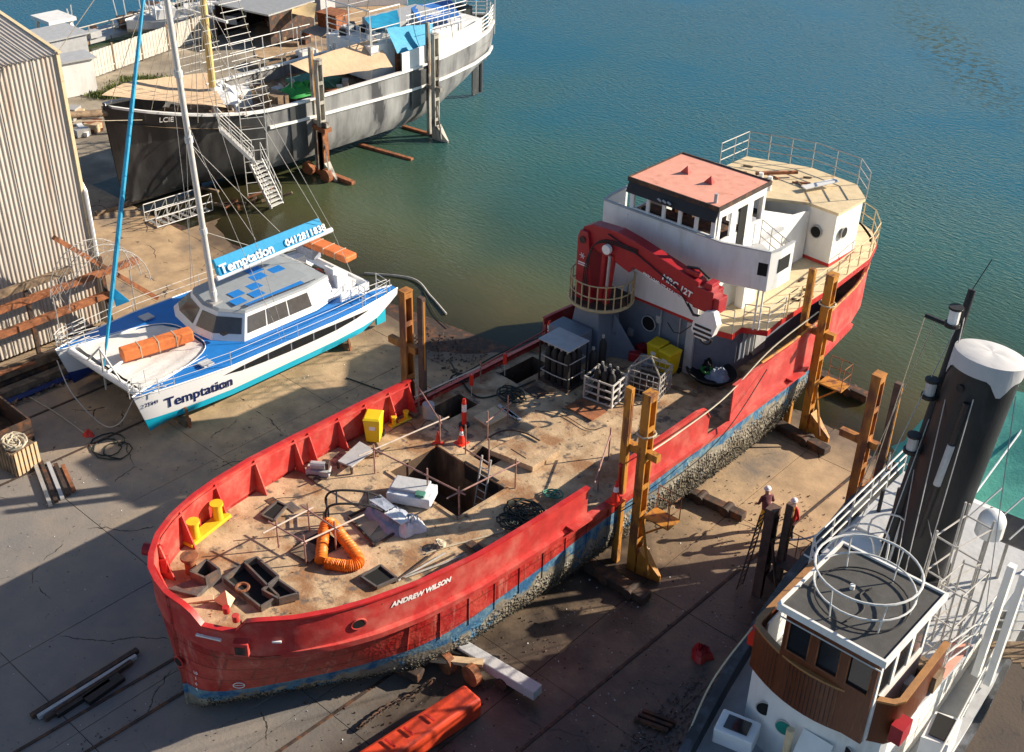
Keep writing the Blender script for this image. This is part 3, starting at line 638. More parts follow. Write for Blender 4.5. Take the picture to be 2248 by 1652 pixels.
# ---- superstructure
def wallbox(name, out, z0, z1, m_, par=ship, **k): b = MB(); b.prism(out, z0, z1); return b.build(name, m_, par, **k)
low = [(-25.9, 34.2), (-21.15, 34.2), (-21.0, 34.05), (-20.85, 34.25), (-19.75, 35.4), (-19.65, 42.5), (-20.5, 44.8), (-24.6, 44.8), (-25.9, 43)]
house = wallbox('deck_house', low, 2.76, 5.03, m_grey)
b = MB(); b.beam((-21.02, 34.02, 2.76), (-21.02, 34.02, 5.0), .34, .12, (0, 1, 0)); b.build('corner_column', m_lgrey, house)
b = MB(); b.box((-19.66, 37.0, 3.9), (.06, .8, 1.7)); b.build('side_door', m_lgrey, house)
b = MB(); b.box((-19.62, 38.6, 4.75), (.1, 5.6, .5)); b.build('side_band', m_white, house)
b = MB(); b.tube([(-19.4, 36.2, 4.3), (-19.4, 43, 4.3)], .04); b.build('hand_rail', m_lgrey, house)
for i, x in enumerate((35.7, 36.05, 36.35)):
    b = MB(); b.beam((-19.63, x, 3.3), (-19.63, x, 4.4), .12, .04, (0, 1, 0)); b.build('vent_louvre', m_lgrey, house)
bd = [(-26.0, 34.1), (-21.2, 34.1), (-20.5, 33.95), (-19.85, 33.9), (-19.25, 34.05), (-19.3, 34.75), (-18.45, 35.2), (-18.55, 36.2), (-18.5, 40.5), (-18.65, 43.5), (-19.1, 45.0), (-19.9, 46.1), (-21.3, 46.9), (-23.3, 46.9), (-24.8, 46.1), (-25.8, 44.6), (-26.2, 42)]
bdo = wallbox('boat_deck', bd, 5.16, 5.22, m_cream)
bf = MB(); bf.wall(bd, 4.98, 5.2, .06, closed=True); bf.build('deck_fascia', m_red, bdo)
wallbox('deck_underside', [(x*.992-.17, y) for x, y in bd], 5.06, 5.15, m_lgrey, bdo)
up = [(-25.2, 34.18), (-20.75, 34.18), (-20.6, 34.4), (-20.6, 38.8), (-25.2, 38.8)]
uh = wallbox('bridge_house', up, 5.22, 7.5, m_white)
# front screen of the bridge with wings
scr = [(-25.66, 35.6), (-25.62, 34.6), (-25.5, 33.95), (-24.1, 33.93), (-20.1, 33.95), (-18.4, 34.5), (-18.3, 35.0), (-18.3, 35.9)]
b = MB(); b.wall(scr, lambda i: 7.15, lambda i: 8.7, .07); so_ = b.build('bridge_screen', m_white, ship, smooth=False)
b = MB(); b.wall([(-25.5, 33.95), (-24.1, 33.93), (-20.75, 33.95)], 5.2, 7.2, .06); b.build('screen_plating', m_white, so_)
b = MB(); b.wall(scr, 8.69, 8.74, .12); b.build('screen_cap', m_lgrey, so_)
b = MB(); b.box((-18.27, 35.3, 8.05), (.02, .75, .55)); b.build('wing_opening', m_dark, so_); b = MB(); b.box((-18.6, 34.41, 8.0), (.35, .03, .5), R(18)); b.build('wing_opening', m_dark, so_)
wallbox('bridge_deck', [(-25.6, 34), (-24.1, 33.97), (-20.1, 33.99), (-18.42, 34.55), (-18.35, 35.9), (-20.4, 37.2), (-20.4, 39), (-25.4, 39), (-25.6, 36)], 7.45, 7.55, m_lgrey)
# wheelhouse
wh = [(-24.35, 34.03), (-20.5, 34.03), (-20.5, 37.3), (-24.35, 37.3)]
whz0, whz1 = 7.55, 9.85
wht = MB()
def win_wall(mbw, p, q, z0, z1, zs, ze, n, gap, t=.08, ends=.18):
    "wall from p to q with n openings between zs and ze; returns the openings"
    p, q = V(p[0], p[1], 0), V(q[0], q[1], 0); d = q-p; L = d.length; d.normalize()
    mbw.beam(p+V(0, 0, (z0+zs)/2), q+V(0, 0, (z0+zs)/2), t, zs-z0); mbw.beam(p+V(0, 0, (ze+z1)/2), q+V(0, 0, (ze+z1)/2), t, z1-ze)
    wd = (L-2*ends-(n-1)*gap)/n; op = []
    x = 0
    for i in range(n+1):
        x1 = ends if i == 0 else (x+gap if i < n else L)
        mbw.beam(p+d*x+V(0, 0, (zs+ze)/2), p+d*x1+V(0, 0, (zs+ze)/2), t*.96, ze-zs-.004)
        if i < n: op.append((p+d*x1, p+d*(x1+wd))); x = x1+wd
    return op
op = win_wall(wht, wh[0], wh[1], whz0, whz1, 8.78, 9.45, 5, .14)
op2 = win_wall(wht, (-20.5, 34.12), (-20.5, 37.3), whz0, whz1, 8.5, 9.45, 3, .4)
win_wall(wht, (-24.35, 34.12), (-24.35, 37.3), whz0, whz1, 8.6, 9.4, 2, .3); win_wall(wht, (-24.3, 37.3), (-20.55, 37.3), whz0, whz1, 7.9, 9.5, 2, .8)
who = wht.build('wheelhouse', m_white, ship)
b = MB(); b.box((-22.4, 35.7, 7.7), (3.6, 3.1, .2)); b.box((-22.4, 34.6, 8.3), (3.2, .6, .9)); b.box((-23.6, 36.6, 8.6), (.7, .6, 1.7)); b.build('console', m_rustdk, who)
b = MB(); b.box((-22.7, 34.9, 8.9), (.3, .1, 1.1)); b.build('orange_panel', m_orbag, who)
b = MB(); b.box((-20.46, 35.75, 8.55), (.05, .5, 1.8)); b.build('door', m_dark, who)
b = MB(); b.plate([(-24.42, 33.98, 9.83), (-20.42, 33.98, 9.83), (-20.42, 33.78, 9.42), (-24.42, 33.78, 9.42)], .04); b.build('visor', m_black, who)
for i in range(3): b = MB(); b.tube([(-22.9+.22*i, 33.72, 9.62), (-22.75+.22*i, 33.72, 9.56)], .04); b.build('wiper_motor', m_lgrey, who)
rf = wallbox('wheelhouse_roof', [(-24.45, 33.95), (-20.4, 33.95), (-20.4, 37.42), (-24.45, 37.42)], 9.85, 9.93, m_pink, who)
b = MB(); b.wall([(-24.45, 33.95), (-20.4, 33.95), (-20.4, 37.42), (-24.45, 37.42)], 9.8, 9.98, .06, closed=True); b.build('roof_edge', m_rustdk, rf)
for x, y in ((-23.1, 35.8), (-21.9, 35.6)):
    b = MB(); b.add([(x-.3, y, 9.93), (x+.1, y-.05, 9.93), (x-.02, y+.03, 10.25), (x+.05, y+.25, 9.93)], [(0, 1, 2), (1, 3, 2), (3, 0, 2)]); b.build('roof_fin', m_redin, rf)
cyl_part('roof_socket', (-20.8, 34.3, 9.93), .07, .35, m_lgrey, rf)
# portholes
for c_, nn, r_ in (((-23.05, 34.14, 4.15), V(0, -1, 0), .3), ((-20.3, 41.58, 6.55), V(-.1, -1, 0), .24), ((-19.42, 42.2, 6.6), V(1, 0, 0), .22)):
    disc(frame_at(Vector(c_)+nn*.02, nn), r_, .03).build('porthole', m_dark, ship); ring(frame_at(Vector(c_)+nn*.04, nn), r_+.02, .025).build('porthole_rim', m_lgrey, ship)
# funnel house
fh = [(-19.5, 41.55), (-20.85, 41.65), (-22.9, 41.8), (-23.8, 42.5), (-25.3, 42.6), (-25.3, 44), (-22.7, 44.9), (-20.4, 44.6), (-19.45, 43.6)]
fo = wallbox('funnel_house', fh, 5.22, 7.55, m_white)
b = MB(); b.wall(fh, 5.23, 5.36, .06, closed=True); b.build('skirting', m_red, fo)
fr_ = wallbox('funnel_house_roof', [(-19.4, 41.45), (-20.85, 41.55), (-22.6, 40.6), (-23.9, 40.4), (-25.5, 42.0), (-25.45, 44.1), (-22.7, 45.0), (-20.35, 44.7), (-19.35, 43.6)], 7.56, 7.68, m_cream)
for i in range(9):
    b = MB(); x, y = random.uniform(-24.6, -20.4), random.uniform(41.9, 44.2)
    b.beam((x, y, 7.72), (x+jit(.6), y+jit(.6), 7.72), .08, .05); b.build('scrap_strip', m_timber if i % 2 else m_rust, fr_)
b = MB(); b.beam((-23.8, 42.2, 7.9), (-22.6, 43.6, 7.9), .14, .12); b.build('roof_beam', m_rust, fr_)
b = MB(); b.beam((-21.6, 42.4, 7.85), (-20.9, 43.9, 7.95), .35, .04); b.build('loose_plate', m_white, fr_)
for x, y in ((-23.2, 41.6), (-22.7, 41.5)): cyl_part('vent_cowl', (x, y, 7.68), .1, .6, m_white, fr_)
b = MB(); b.plate([(-20.75, 37.4, 5.25), (-20.75, 41.5, 5.25), (-20.75, 41.5, 7.4), (-20.75, 40.2, 7.6), (-20.75, 37.4, 8.7)], .06); b.build('side_screen', m_white, ship)
b = MB(); b.box((-22.9, 39.6, 6.2), (3.4, 2.0, 1.9)); b.build('engine_casing', m_dark, ship)
def railing(name, pts, z0, h, m_, par, r=.022, nr=3, step=1.2, closed=False, lean=V(0, 0, 0)):
    b = MB(); pts = [V(p[0], p[1], z0 if len(p) < 3 else p[2]) for p in pts]
    if closed: pts.append(pts[0])
    for k in range(nr):
        b.tube([p+lean*((k+1)/nr)+V(0, 0, h*(k+1)/nr) for p in pts], r, 5)
    for p, q in zip(pts, pts[1:]):
        n = max(1, round((q-p).length/step))
        for i in range(n+(1 if q is pts[-1] else 0)):
            t = p.lerp(q, i/n); b.tube([t, t+lean+V(0, 0, h)], r, 5)
    return b.build(name, m_, par)
m_rail = mat('worn_yellow_rail', (.5, .38, .2), .6, var=.2)
m_railg = mat('grey_rail', (.42, .4, .37), .6, var=.2)
railing('railing', [(-18.5, 36.6), (-18.55, 40.5), (-18.7, 43.5), (-19.1, 45), (-19.9, 46.1), (-21.3, 46.85), (-23.3, 46.85)], 5.22, 1.0, m_rail, bdo, .025, 2, 1.0)
railing('railing', [(-20.3, 33.98), (-19.85, 33.95), (-19.3, 34.1)], 5.22, .95, m_railg, bdo, .02, 3, .6)
railing('railing', [(-19.3, 34.8), (-18.5, 35.22), (-18.5, 36.4)], 5.22, .95, m_railg, bdo, .022, 3, 1.0)
railing('railing', [(-25.5, 42.0), (-25.45, 44.1), (-22.7, 45.0), (-20.35, 44.7), (-19.35, 43.6)], 7.68, 1.15, m_railg, fr_, .025, 3, 1.1)
railing('railing', [(-18.35, 35.9), (-20.3, 37.0)], 7.55, 1.0, m_railg, so_, .02, 3, .8)
railing('railing', [(-25.4, 38.0), (-25.4, 40.4), (-24, 40.5)], 7.6, 1.0, m_alu, so_, .02, 3, .8)
for x, y in ((-18.9, 34.9), (-18.75, 35.0)): b = MB(); b.tube([(x, y, 5.2), (x, y, 7.2)], .04); b.build('wing_strut', m_white, so_)
for i in range(4):
    b = MB(); x, y = -19.4+jit(.4), 38.0+i*.5; b.beam((x, y, 5.25), (x+jit(.5), y+jit(.4), 5.27), .1, .06); b.build('deck_scrap', m_rustdk, bdo)
b = MB(); b.box((-20.25, 36.4, 6.0), (.35, .9, 1.6)); b.build('vent_trunk', m_white, ship)
# ---- deck crane
CRP = V(-24.75, 32.85, 0)
crane = MB(); 
crane.add([CRP+V(-.85, -.75, 2.78), CRP+V(.85, -.75, 2.78), CRP+V(.85, .9, 2.78), CRP+V(-.85, .9, 2.78), CRP+V(-.55, -.55, 5.1), CRP+V(.55, -.55, 5.1), CRP+V(.55, .6, 5.1), CRP+V(-.55, .6, 5.1)], [(3, 2, 1, 0), (4, 5, 6, 7), (0, 1, 5, 4), (1, 2, 6, 5), (2, 3, 7, 6), (3, 0, 4, 7)])
crane.box(CRP+V(-.3, -1.15, 3.5), (1.5, .9, 1.4)); crane.add([CRP+V(.8, 0, 2.78), CRP+V(2.0, .6, 2.78), CRP+V(.7, .3, 4.6)], [(0, 1, 2)])
cr_ = crane.build('crane_pedestal', m_grey, ship, bevel=.05)
CC = V(-24.6, 32.95, 0)
cyl_part('platform', (CC.x, CC.y, 5.12), 1.25, .12, m_rustdk, cr_, 28)
rr = [(CC.x+1.25*math.cos(2*math.pi*k/24), CC.y+1.25*math.sin(2*math.pi*k/24)) for k in range(24)]
railing('platform_rail', rr, 5.24, 1.0, m_rail, cr_, .028, 2, 1.0, closed=True)
b = MB(); b.tube([(x, y, 5.2) for x, y in rr+rr[:1]], .07, 6, False); b.build('platform_rim', m_rail, cr_)
b = MB(); b.add([V(-25.35, 32.2, 5.2), V(-24.5, 32.2, 5.2), V(-24.5, 33.2, 5.2), V(-25.35, 33.2, 5.2), V(-25.35, 32.2, 7.8), V(-24.8, 32.2, 7.8), V(-24.8, 33.0, 7.8), V(-25.35, 33.0, 7.8), V(-25.25, 32.22, 8.1), V(-24.9, 32.22, 8.1), V(-24.9, 32.98, 8.1), V(-25.25, 32.98, 8.1)],
      [(3, 2, 1, 0), (8, 9, 10, 11), (0, 1, 5, 4), (1, 2, 6, 5), (2, 3, 7, 6), (3, 0, 4, 7), (4, 5, 9, 8), (5, 6, 10, 9), (6, 7, 11, 10), (7, 4, 8, 11)])
kp = b.build('king_post', m_dkred, cr_, bevel=.03)
disc(frame_at(V(-25.08, 32.19, 7.75), V(0, -1, 0)), .14, .03).build('pivot_pin', m_rustdk, kp)
text('maker_mark', 'PALFINGER', .15, frame_xy(V(-25.22, 32.57, 6.85), V(1, 0, 0), V(0, 0, 1)), m_wtxt, kp) if False else None
for k in range(3):
    b = MB(); a = math.pi*k/3; c_ = V(-25.05, 32.18, 7.1); b.beam(c_-V(math.cos(a), 0, math.sin(a))*.13, c_+V(math.cos(a), 0, math.sin(a))*.13, .02, .02); b.build('star_mark', m_wtxt, kp)
b = MB(); b.box((-25.03, 32.185, 6.8), (.42, .02, .045)); b.build('maker_stripe', m_wtxt, kp); b = MB(); b.box((-25.03, 32.185, 6.71), (.42, .02, .035)); b.build('maker_stripe', m_wtxt, kp)
bm_ = MB()
def boomsec(x, zt, zb, y0=32.35, y1=32.85): return [V(x, y0, zb), V(x, y0, zt), V(x, y1, zt), V(x, y1, zb)]
bm_.grid([boomsec(-25.2, 8.2, 7.75), boomsec(-24.8, 8.42, 7.5), boomsec(-23.6, 8.5, 7.25), boomsec(-22.95, 8.4, 7.05), boomsec(-22.8, 8.38, 7.35), boomsec(-20.4, 7.85, 6.85), boomsec(-19.9, 7.75, 6.75)], closed=True)
bm_.add(boomsec(-25.2, 8.2, 7.75), [(0, 1, 2, 3)]); bm_.add(boomsec(-19.9, 7.75, 6.75), [(3, 2, 1, 0)])
boom = bm_.build('boom', m_dkred, cr_, bevel=.02)
b = MB(); b.box((-19.6, 32.6, 7.2), (.8, .7, .85)); b.box((-19.15, 32.6, 7.1), (.35, .55, .6)); b.box((-20.3, 32.6, 7.95), (.6, .3, .2)); b.box((-19.5, 32.6, 7.7), (.3, .5, .3)); b.build('boom_head', m_dkred, boom, bevel=.03)
b = MB(); b.tube([(-20.6, 32.6, 8.05), (-20.1, 32.6, 8.15), (-19.6, 32.55, 7.95)], .05); b.tube([(-24, 32.3, 8.3), (-22.5, 32.3, 7.9), (-20.6, 32.28, 7.2), (-20.2, 32.3, 6.7)], .025); b.tube([(-20.3, 32.4, 6.75), (-20.0, 32.4, 6.4), (-19.4, 32.4, 6.5)], .05); b.build('hydraulic_hose', m_black, boom)
text('capacity_mark', 'MRC 12T', .34, frame_xy(V(-21.45, 32.32, 7.35), V(1, 0, -.22), V(0, 0, 1)), m_wtxt, boom, bold=.01)
text('warning_mark', 'MAX LOAD 12T AT 8 METRES', .15, frame_xy(V(-22.3, 32.32, 7.25), V(1, 0, -.22), V(0, 0, 1)), m_wtxt, boom, bold=.006)
b = MB(); b.tube([(-23.95, 32.4, 5.4), (-23.75, 32.4, 7.5)], [.13, .13], 12); b.tube([(-24.25, 32.45, 5.4), (-24.15, 32.45, 7.7)], [.13, .13], 12); b.build('lift_cylinder', m_dkred, cr_, smooth=True)
b = MB(); b.tube([(-23.85, 32.25, 6.2), (-23.8, 32.25, 7.5)], .06, 10); b.build('cylinder_rod', m_steel, cr_)
b = MB(); b.tube([(-23.9, 32.1, 7.75), (-23.9, 32.25, 7.75)], .19, 14); b.build('work_lamp', m_wtxt, cr_)
b = MB(); pl_ = [(-19.35, 6.9), (-19.0, 7.0), (-18.8, 6.5), (-18.95, 6.0), (-19.2, 5.75), (-19.65, 5.75), (-19.85, 6.0), (-19.8, 6.35)]; k_ = len(pl_)
b.add([V(x, 32.1, z) for x, z in pl_]+[V(x, 32.4, z) for x, z in pl_], [tuple(range(k_-1, -1, -1)), tuple(range(k_, 2*k_))]+[(i, (i+1) % k_, k_+(i+1) % k_, k_+i) for i in range(k_)]); jib = b.build('hook_block', m_white, cr_)
for k in range(3): b = MB(); b.box((-19.36, 32.085, 5.87+.19*k), (.74+.1*(k == 1)-.05, .03, .085)); b.build('black_stripe', m_black, jib)
b = MB(); b.tube([(-19.38+.25*math.cos(t), 32.4, 5.7-.25*math.sin(t)) for t in [math.pi*i/8 for i in range(9)]], .045); b.build('hook', m_black, jib)
b = MB(); b.tube([(-19.8, 32.4, 6.2), (-20.6, 32.6, 5.3), (-21.4, 33.4, 4.7), (-22.1, 34.0, 4.6)], .02); b.build('wire', m_black, jib)

# ============================================================ guide posts of the slip cradle
def guide_column(b_, p, h, w_=.42, d_=.34):
    pass
def guide_post(loc, h, label, cm, plain=False, plat=0, group='cradle guide posts', bar=None):
    x, y, z = loc; root = thing('guide_post', label, 'post', loc, group)
    if plain:
        b = MB(); b.beam((x, y, z), (x, y, z+h), .26, .2, (0, 1, 0)); o = b.build('post', cm, root, bevel=.02)
        b = MB(); b.box((x+.125, y, z+h*.78), (.03, .06, h*.4)); b.build('edge_strip', m_ypole, root)
        return root
    # boxed column: two channels laced by batten plates on the side that faces the slip
    for s_ in (-1, 1):
        b = MB(); b.box((x, y+s_*.17, z+h/2), (.32, .06, h)); b.build('channel', cm, root)
    b = MB(); b.box((x-.14, y, z+h/2), (.03, .28, h)); b.build('web_plate', cm, root)
    n = int(h/1.15)
    for i in range(n+1):
        zz = z+.15+(h-.3)*i/n; b = MB(); b.box((x+.145, y, zz), (.03, .28, .2)); b.build('batten_plate', cm, root)
    b = MB(); b.box((x, y, z+h+.02), (.35, .42, .05)); b.build('top_plate', cm, root)
    if bar:
        b = MB(); b.beam((x-.9, y, z+bar), (x+.55, y, z+bar), .22, .26); b.build('crossbar', cm, root)
    b = MB(); b.prism([(x+.25, y-.22), (x+1.1, y-.05), (x+1.1, y+.05), (x+.25, y+.22)], z+.02, lambda p: z+1.1 if p[0] < x+.5 else z+.25); b.build('foot_bracket', cm, root)
    b = MB(); b.beam((x+.2, y-.05, z+2.3), (x+.85, y-.35, z+.4), .07, .07); b.build('brace', cm, root)
    if plat:
        b = MB(); b.box((x+.75, y+.25, z+plat), (1.0, .7, .06)); o = b.build('platform', cm, root)
        railing('guard_rail', [(x+.3, y+.58), (x+1.22, y+.58), (x+1.22, y-.08)], z+plat+.03, .95, m_rust, o, .018, 2, .45)
        b = MB(); b.beam((x+.2, y+.2, z+plat-.9), (x+1.1, y+.2, z+plat-.04), .06, .06); b.build('strut', cm, o)
    return root
guide_post((-17.35, 26.15, 0), 7.1, 'boxed ochre guide post with open battens beside the bulwark gap', m_ypole, plat=2.4, bar=4.85)
guide_post((-18.03, 26.0, 0), 7.1, 'plain square ochre post close to the red ship, at the bulwark gap', m_ypole, plain=True)
guide_post((-17.35, 37.5, 0), 7.1, 'boxed ochre guide post tied with rope in front of the stern bulwark', m_ypole, plat=2.5, bar=4.6)
guide_post((-18.15, 37.45, 0), 7.1, 'plain square ochre post beside the boat deck rail of the red ship', m_ypole, plain=True)
guide_post((-12.7, 32.2, 0), 7.1, 'boxed rusty orange guide post standing free between the red ship and the black funnel', m_ypole2, plat=2.8, bar=4.5)
guide_post((-12.0, 32.2, 0), 7.1, 'plain brown steel post right of the free-standing rusty orange guide post', m_brpole, plain=True)
guide_post((-27.75, 25.5, 0), 7.1, 'boxed brown guide post on the port side of the red ship, beside the catamaran stern', m_ypole2, plat=2.0, bar=4.8)
guide_post((-27.0, 25.55, 0), 7.1, 'plain dark brown post at the aft end of the port bulwark', m_brpole, plain=True)
guide_post((-13.05, 28.25, 0), 3.9, 'short-looking brown steel post beside the two workers, white rope tied round it', m_brpole, plain=True)
guide_post((-13.5, 28.0, 0), 3.6, 'boxed brown guide post with a ladder, next to the two workers', m_brpole, plat=1.6)

# ============================================================ LOOSE THINGS ON THE SHIP
def wheelie_bin(loc, rz, m_, label, sticker=True):
    root = thing('wheelie_bin', label, 'bin', loc, 'yellow wheelie bins on the ship')
    x, y, z = loc; M_ = Matrix.Translation(loc) @ Matrix.Rotation(rz, 4, 'Z')
    b = MB(); lo = [(-.24, -.26), (.24, -.26), (.24, .24), (-.24, .24)]; hi = [(-.3, -.37), (.3, -.37), (.3, .33), (-.3, .33)]
    b.add([M_ @ V(p[0], p[1], .06) for p in lo]+[M_ @ V(p[0], p[1], 1.02) for p in hi], [(3, 2, 1, 0), (4, 5, 6, 7), (0, 1, 5, 4), (1, 2, 6, 5), (2, 3, 7, 6), (3, 0, 4, 7)]); b.build('bin_body', m_, root, bevel=.03)
    b = MB(); b.add([M_ @ V(*p) for p in ((-.32, -.4, 1.03), (.32, -.4, 1.03), (.32, .36, 1.03), (-.32, .36, 1.03), (-.27, -.3, 1.08), (.27, -.3, 1.08), (.27, .28, 1.1), (-.27, .28, 1.1))], [(3, 2, 1, 0), (4, 5, 6, 7), (0, 1, 5, 4), (1, 2, 6, 5), (2, 3, 7, 6), (3, 0, 4, 7)]); b.build('lid', m_, root, bevel=.02)
    for s_ in (-1, 1): b = MB(); b.tube([M_ @ V(s_*.24, .3, .12), M_ @ V(s_*.3, .3, .12)], .12, 12); b.build('wheel', m_black, root)
    if sticker: b = MB(); b.box(None, (.22, .012, .18), mat=M_ @ Matrix.Translation((0.02, -.34, .72)) @ Matrix.Rotation(R(-6), 4, 'X')); b.build('sticker', m_wtxt, root)
    return root
wheelie_bin(tuple(at(806, 972, 2.78)+V(.05, .3, 0)), R(35), m_yel, 'bright yellow wheelie bin standing alone by the port bulwark of the red ship')
wheelie_bin((-22.2, 33.65, 2.78), R(2), m_yel, 'shaded yellow wheelie bin against the grey deck house, left of the pair')
wheelie_bin((-21.5, 33.5, 2.78), R(-6), m_yel, 'shaded yellow wheelie bin against the grey deck house, nearest the corner column')
def cone(p, h, label, name='traffic_cone'):
    root = thing(name, label, 'cone', tuple(p), 'red traffic cones')
    b = MB(); b.box(p+V(0, 0, .02), (h*.55, h*.55, .04)); b.build('base', m_cone, root)
    b = MB(); b.tube([p+V(0, 0, .03), p+V(0, 0, h*.5)], [h*.2, h*.11], 14); b.tube([p+V(0, 0, h*.72), p+V(0, 0, h)], [h*.075, h*.03], 14); b.build('cone_body', m_cone, root, smooth=True)
    b = MB(); b.tube([p+V(0, 0, h*.5), p+V(0, 0, h*.72)], [h*.111, h*.076], 14); b.build('reflective_band', m_wtxt if h > .6 else m_cone, root)
def bollard_t(p, h, label, m_band=True):
    root = thing('delineator_post', label, 'bollard', tuple(p), 'red delineator posts')
    b = MB(); b.tube([p, p+V(0, 0, .08)], .2, 14); b.build('base', m_black, root)
    b = MB(); b.tube([p+V(0, 0, .08), p+V(0, 0, h*.55)], .09, 12); b.tube([p+V(0, 0, h*.82), p+V(0, 0, h)], [.09, .06], 12); b.build('post_body', m_cone, root, smooth=True)
    b = MB(); b.tube([p+V(0, 0, h*.55), p+V(0, 0, h*.82)], .092, 12); b.build('reflective_band', m_wtxt, root)
cone(at(961, 975, 2.78), .55, 'small red cone at the corner of the open hatch')
cone(at(1013, 973, 2.78), .72, 'red cone in front of the tall banded delineator')
bollard_t(at(1019, 935, 2.78), 1.15, 'tall red delineator with white band beside the small open hatch')
cone(V(-17.75, 25.3, 3.12), .85, 'red and white cone on the step in the starboard bulwark gap')
bollard_t(at(1205, 752, 2.9), 1.0, 'red delineator by the crane pedestal at the port rail')
for i, (x, y) in enumerate(((1035, 842), (1108, 795))):
    p = at(x, y+30, 2.78); b = MB(); 
    root = thing('flag_post', ('red flagged post on the port deck edge, nearer the dark recess', 'red flagged post on the port deck edge, nearer the gas bottles')[i], 'post', tuple(p), 'red flagged posts')
    b.tube([p, p+V(0, 0, 1.0)], .02, 6); b.build('stick', m_railg, root); b = MB(); b.box(p+V(0, 0, .75), (.14, .1, .45), .5); b.build('red_flag', m_cone, root)
# scaffold tube barriers
m_tube = mat('scaffold_tube', (.35, .2, .17), .55, .2, var=.35, scale=6, bump=.05); m_tube2 = mat('pale_scaffold_tube', (.6, .5, .42), .5, .2, var=.2)
def barrier(label, posts, rails, h=1.1, cat='barrier'):
    z = posts[0].z; root = thing('tube_barrier', label, cat, tuple(posts[0]), 'scaffold tube barriers on the deck')
    for p in posts: b = MB(); b.tube([p, p+V(0, 0, h+.12)], .028, 8); b.build('standard', m_tube, root)
    for (a, c_, e0, e1, zz, m_) in rails:
        p, q = (posts[a] if isinstance(a, int) else a), (posts[c_] if isinstance(c_, int) else c_); d = (q-p).normalized()
        b = MB(); b.tube([p-d*e0+V(0, 0, zz), q+d*e1+V(0, 0, zz)], .028, 8); b.build('rail', m_, root)
hp = [S(-2.2, 9.1, 2.78), S(-2.25, 11.9, 2.78), S(1.75, 12.0, 2.78), S(2.0, 9.5, 2.78), S(-.5, 9.3, 2.78), S(-.3, 11.98, 2.78)]
hpp = [at(823, 1040, 2.78), at(966, 976, 2.78), at(1131, 1072, 2.78), at(1008, 1135, 2.78), at(939, 1094, 2.78)]
barrier('brown scaffold tube barrier round the large open hatch', hpp, [(0, 3, .1, .25, 1.02, m_tube), (3, 2, .5, .15, 1.0, m_tube), (0, 1, .6, .4, 1.0, m_tube2), (1, at(913, 890, 2.78), .2, .2, 1.0, m_tube)])
bp_ = [at(612, 1203, 3.0), at(680, 1167, 2.95), at(672, 1238, 2.95), at(738, 1207, 2.9)]
barrier('four post tube barrier round the small manhole by the orange hose', bp_, [(0, 2, .35, .1, .85, m_tube), (2, 3, .1, 1.1, .85, m_tube2), (3, 1, .2, .3, .85, m_tube), (1, 0, .2, .5, .85, m_tube2)], 1.0)
p3 = [at(1070, 966, 2.78), at(1114, 930, 2.78), at(1022, 997, 2.78), at(1073, 1028, 2.78)]
barrier('tube barrier round the small open hatch with a board', p3, [(0, 1, .1, .2, .8, m_tube), (2, 3, .1, .1, .2, m_tube)])
p4 = [at(1336, 1003, 2.78), S(3.6, 13.9, 2.78)]
barrier('low barrier at the bulwark gap behind the ochre posts', p4, [(0, 1, .2, 1.1, .9, m_tube)])
pr = [at(948, 878, 2.78), at(1046, 800, 2.78), at(1150, 750, 2.78), at(1290, 745, 2.8)]
barrier('long red and white tube rail along the open port deck edge', [at(920, 905, 2.78), at(1055, 842, 2.78), at(1195, 762, 2.78)], [(0, 1, .2, 0, .75, m_tube2), (1, 2, 0, .3, .75, m_dkred)], .9)
# hatch cover plate, boards, small hatch
b = MB(); c4 = [at(1076, 997, 2.86), at(1169, 1034, 2.86), at(1230, 997, 2.86), at(1145, 959, 2.86)]; b.prism([(p.x, p.y) for p in c4], 2.8, 3.02)
o = b.build('cover_plate', m_deck, bevel=.01); tag(o, 'square tan steel hatch cover lying loose beside the open hatch', 'hatch cover')
lid = MB(); cc = sum(((p.x, p.y) for p in c4), ()); lid.box((sum(p.x for p in c4)/4, sum(p.y for p in c4)/4, 3.03), (.75, .7, .02), R(-4)); lid.build('inner_panel', m_deck, o)
b = MB(); c4 = [at(1040, 920, 2.95), at(1070, 940, 2.95), at(1115, 915, 2.95), at(1085, 897, 2.95)]; b.plate([V(p.x, p.y, 3.0) for p in c4], .05); tag(b.build('timber_board', m_paleply), 'pale timber board lying over the small open hatch', 'board')
# orange ducting hose
def hosepath(P, n=14):
    P = [Vector(p) for p in P]; out = []
    for i in range(len(P)-1):
        p0, p1, p2, p3_ = P[max(i-1, 0)], P[i], P[i+1], P[min(i+2, len(P)-1)]
        for k in range(n):
            t = k/n; out.append(.5*((2*p1)+(-p0+p2)*t+(2*p0-5*p1+4*p2-p3_)*t*t+(-p0+3*p1-3*p2+p3_)*t**3))
    out.append(P[-1]); return out
hz = 3.05
hp_ = [at(704, 1232, hz), at(709, 1185, hz+.05), at(716, 1152, hz+.12), at(731, 1153, hz+.15), at(752, 1180, hz+.05), at(780, 1215, hz), at(786, 1236, hz), at(764, 1243, hz), at(735, 1240, hz), at(716, 1237, hz)]
P = hosepath(hp_, 24); b = MB(); rad = [.175+.022*math.sin(i*1.9) for i in range(len(P))]
b.tube(P, rad, 14); b.tube([P[0], P[0]+V(0, 0, .01)], .1); hs = tag(b.build('duct_hose', m_orange, smooth=True), 'fat orange ribbed ventilation hose bent into a triangle on the foredeck', 'hose')
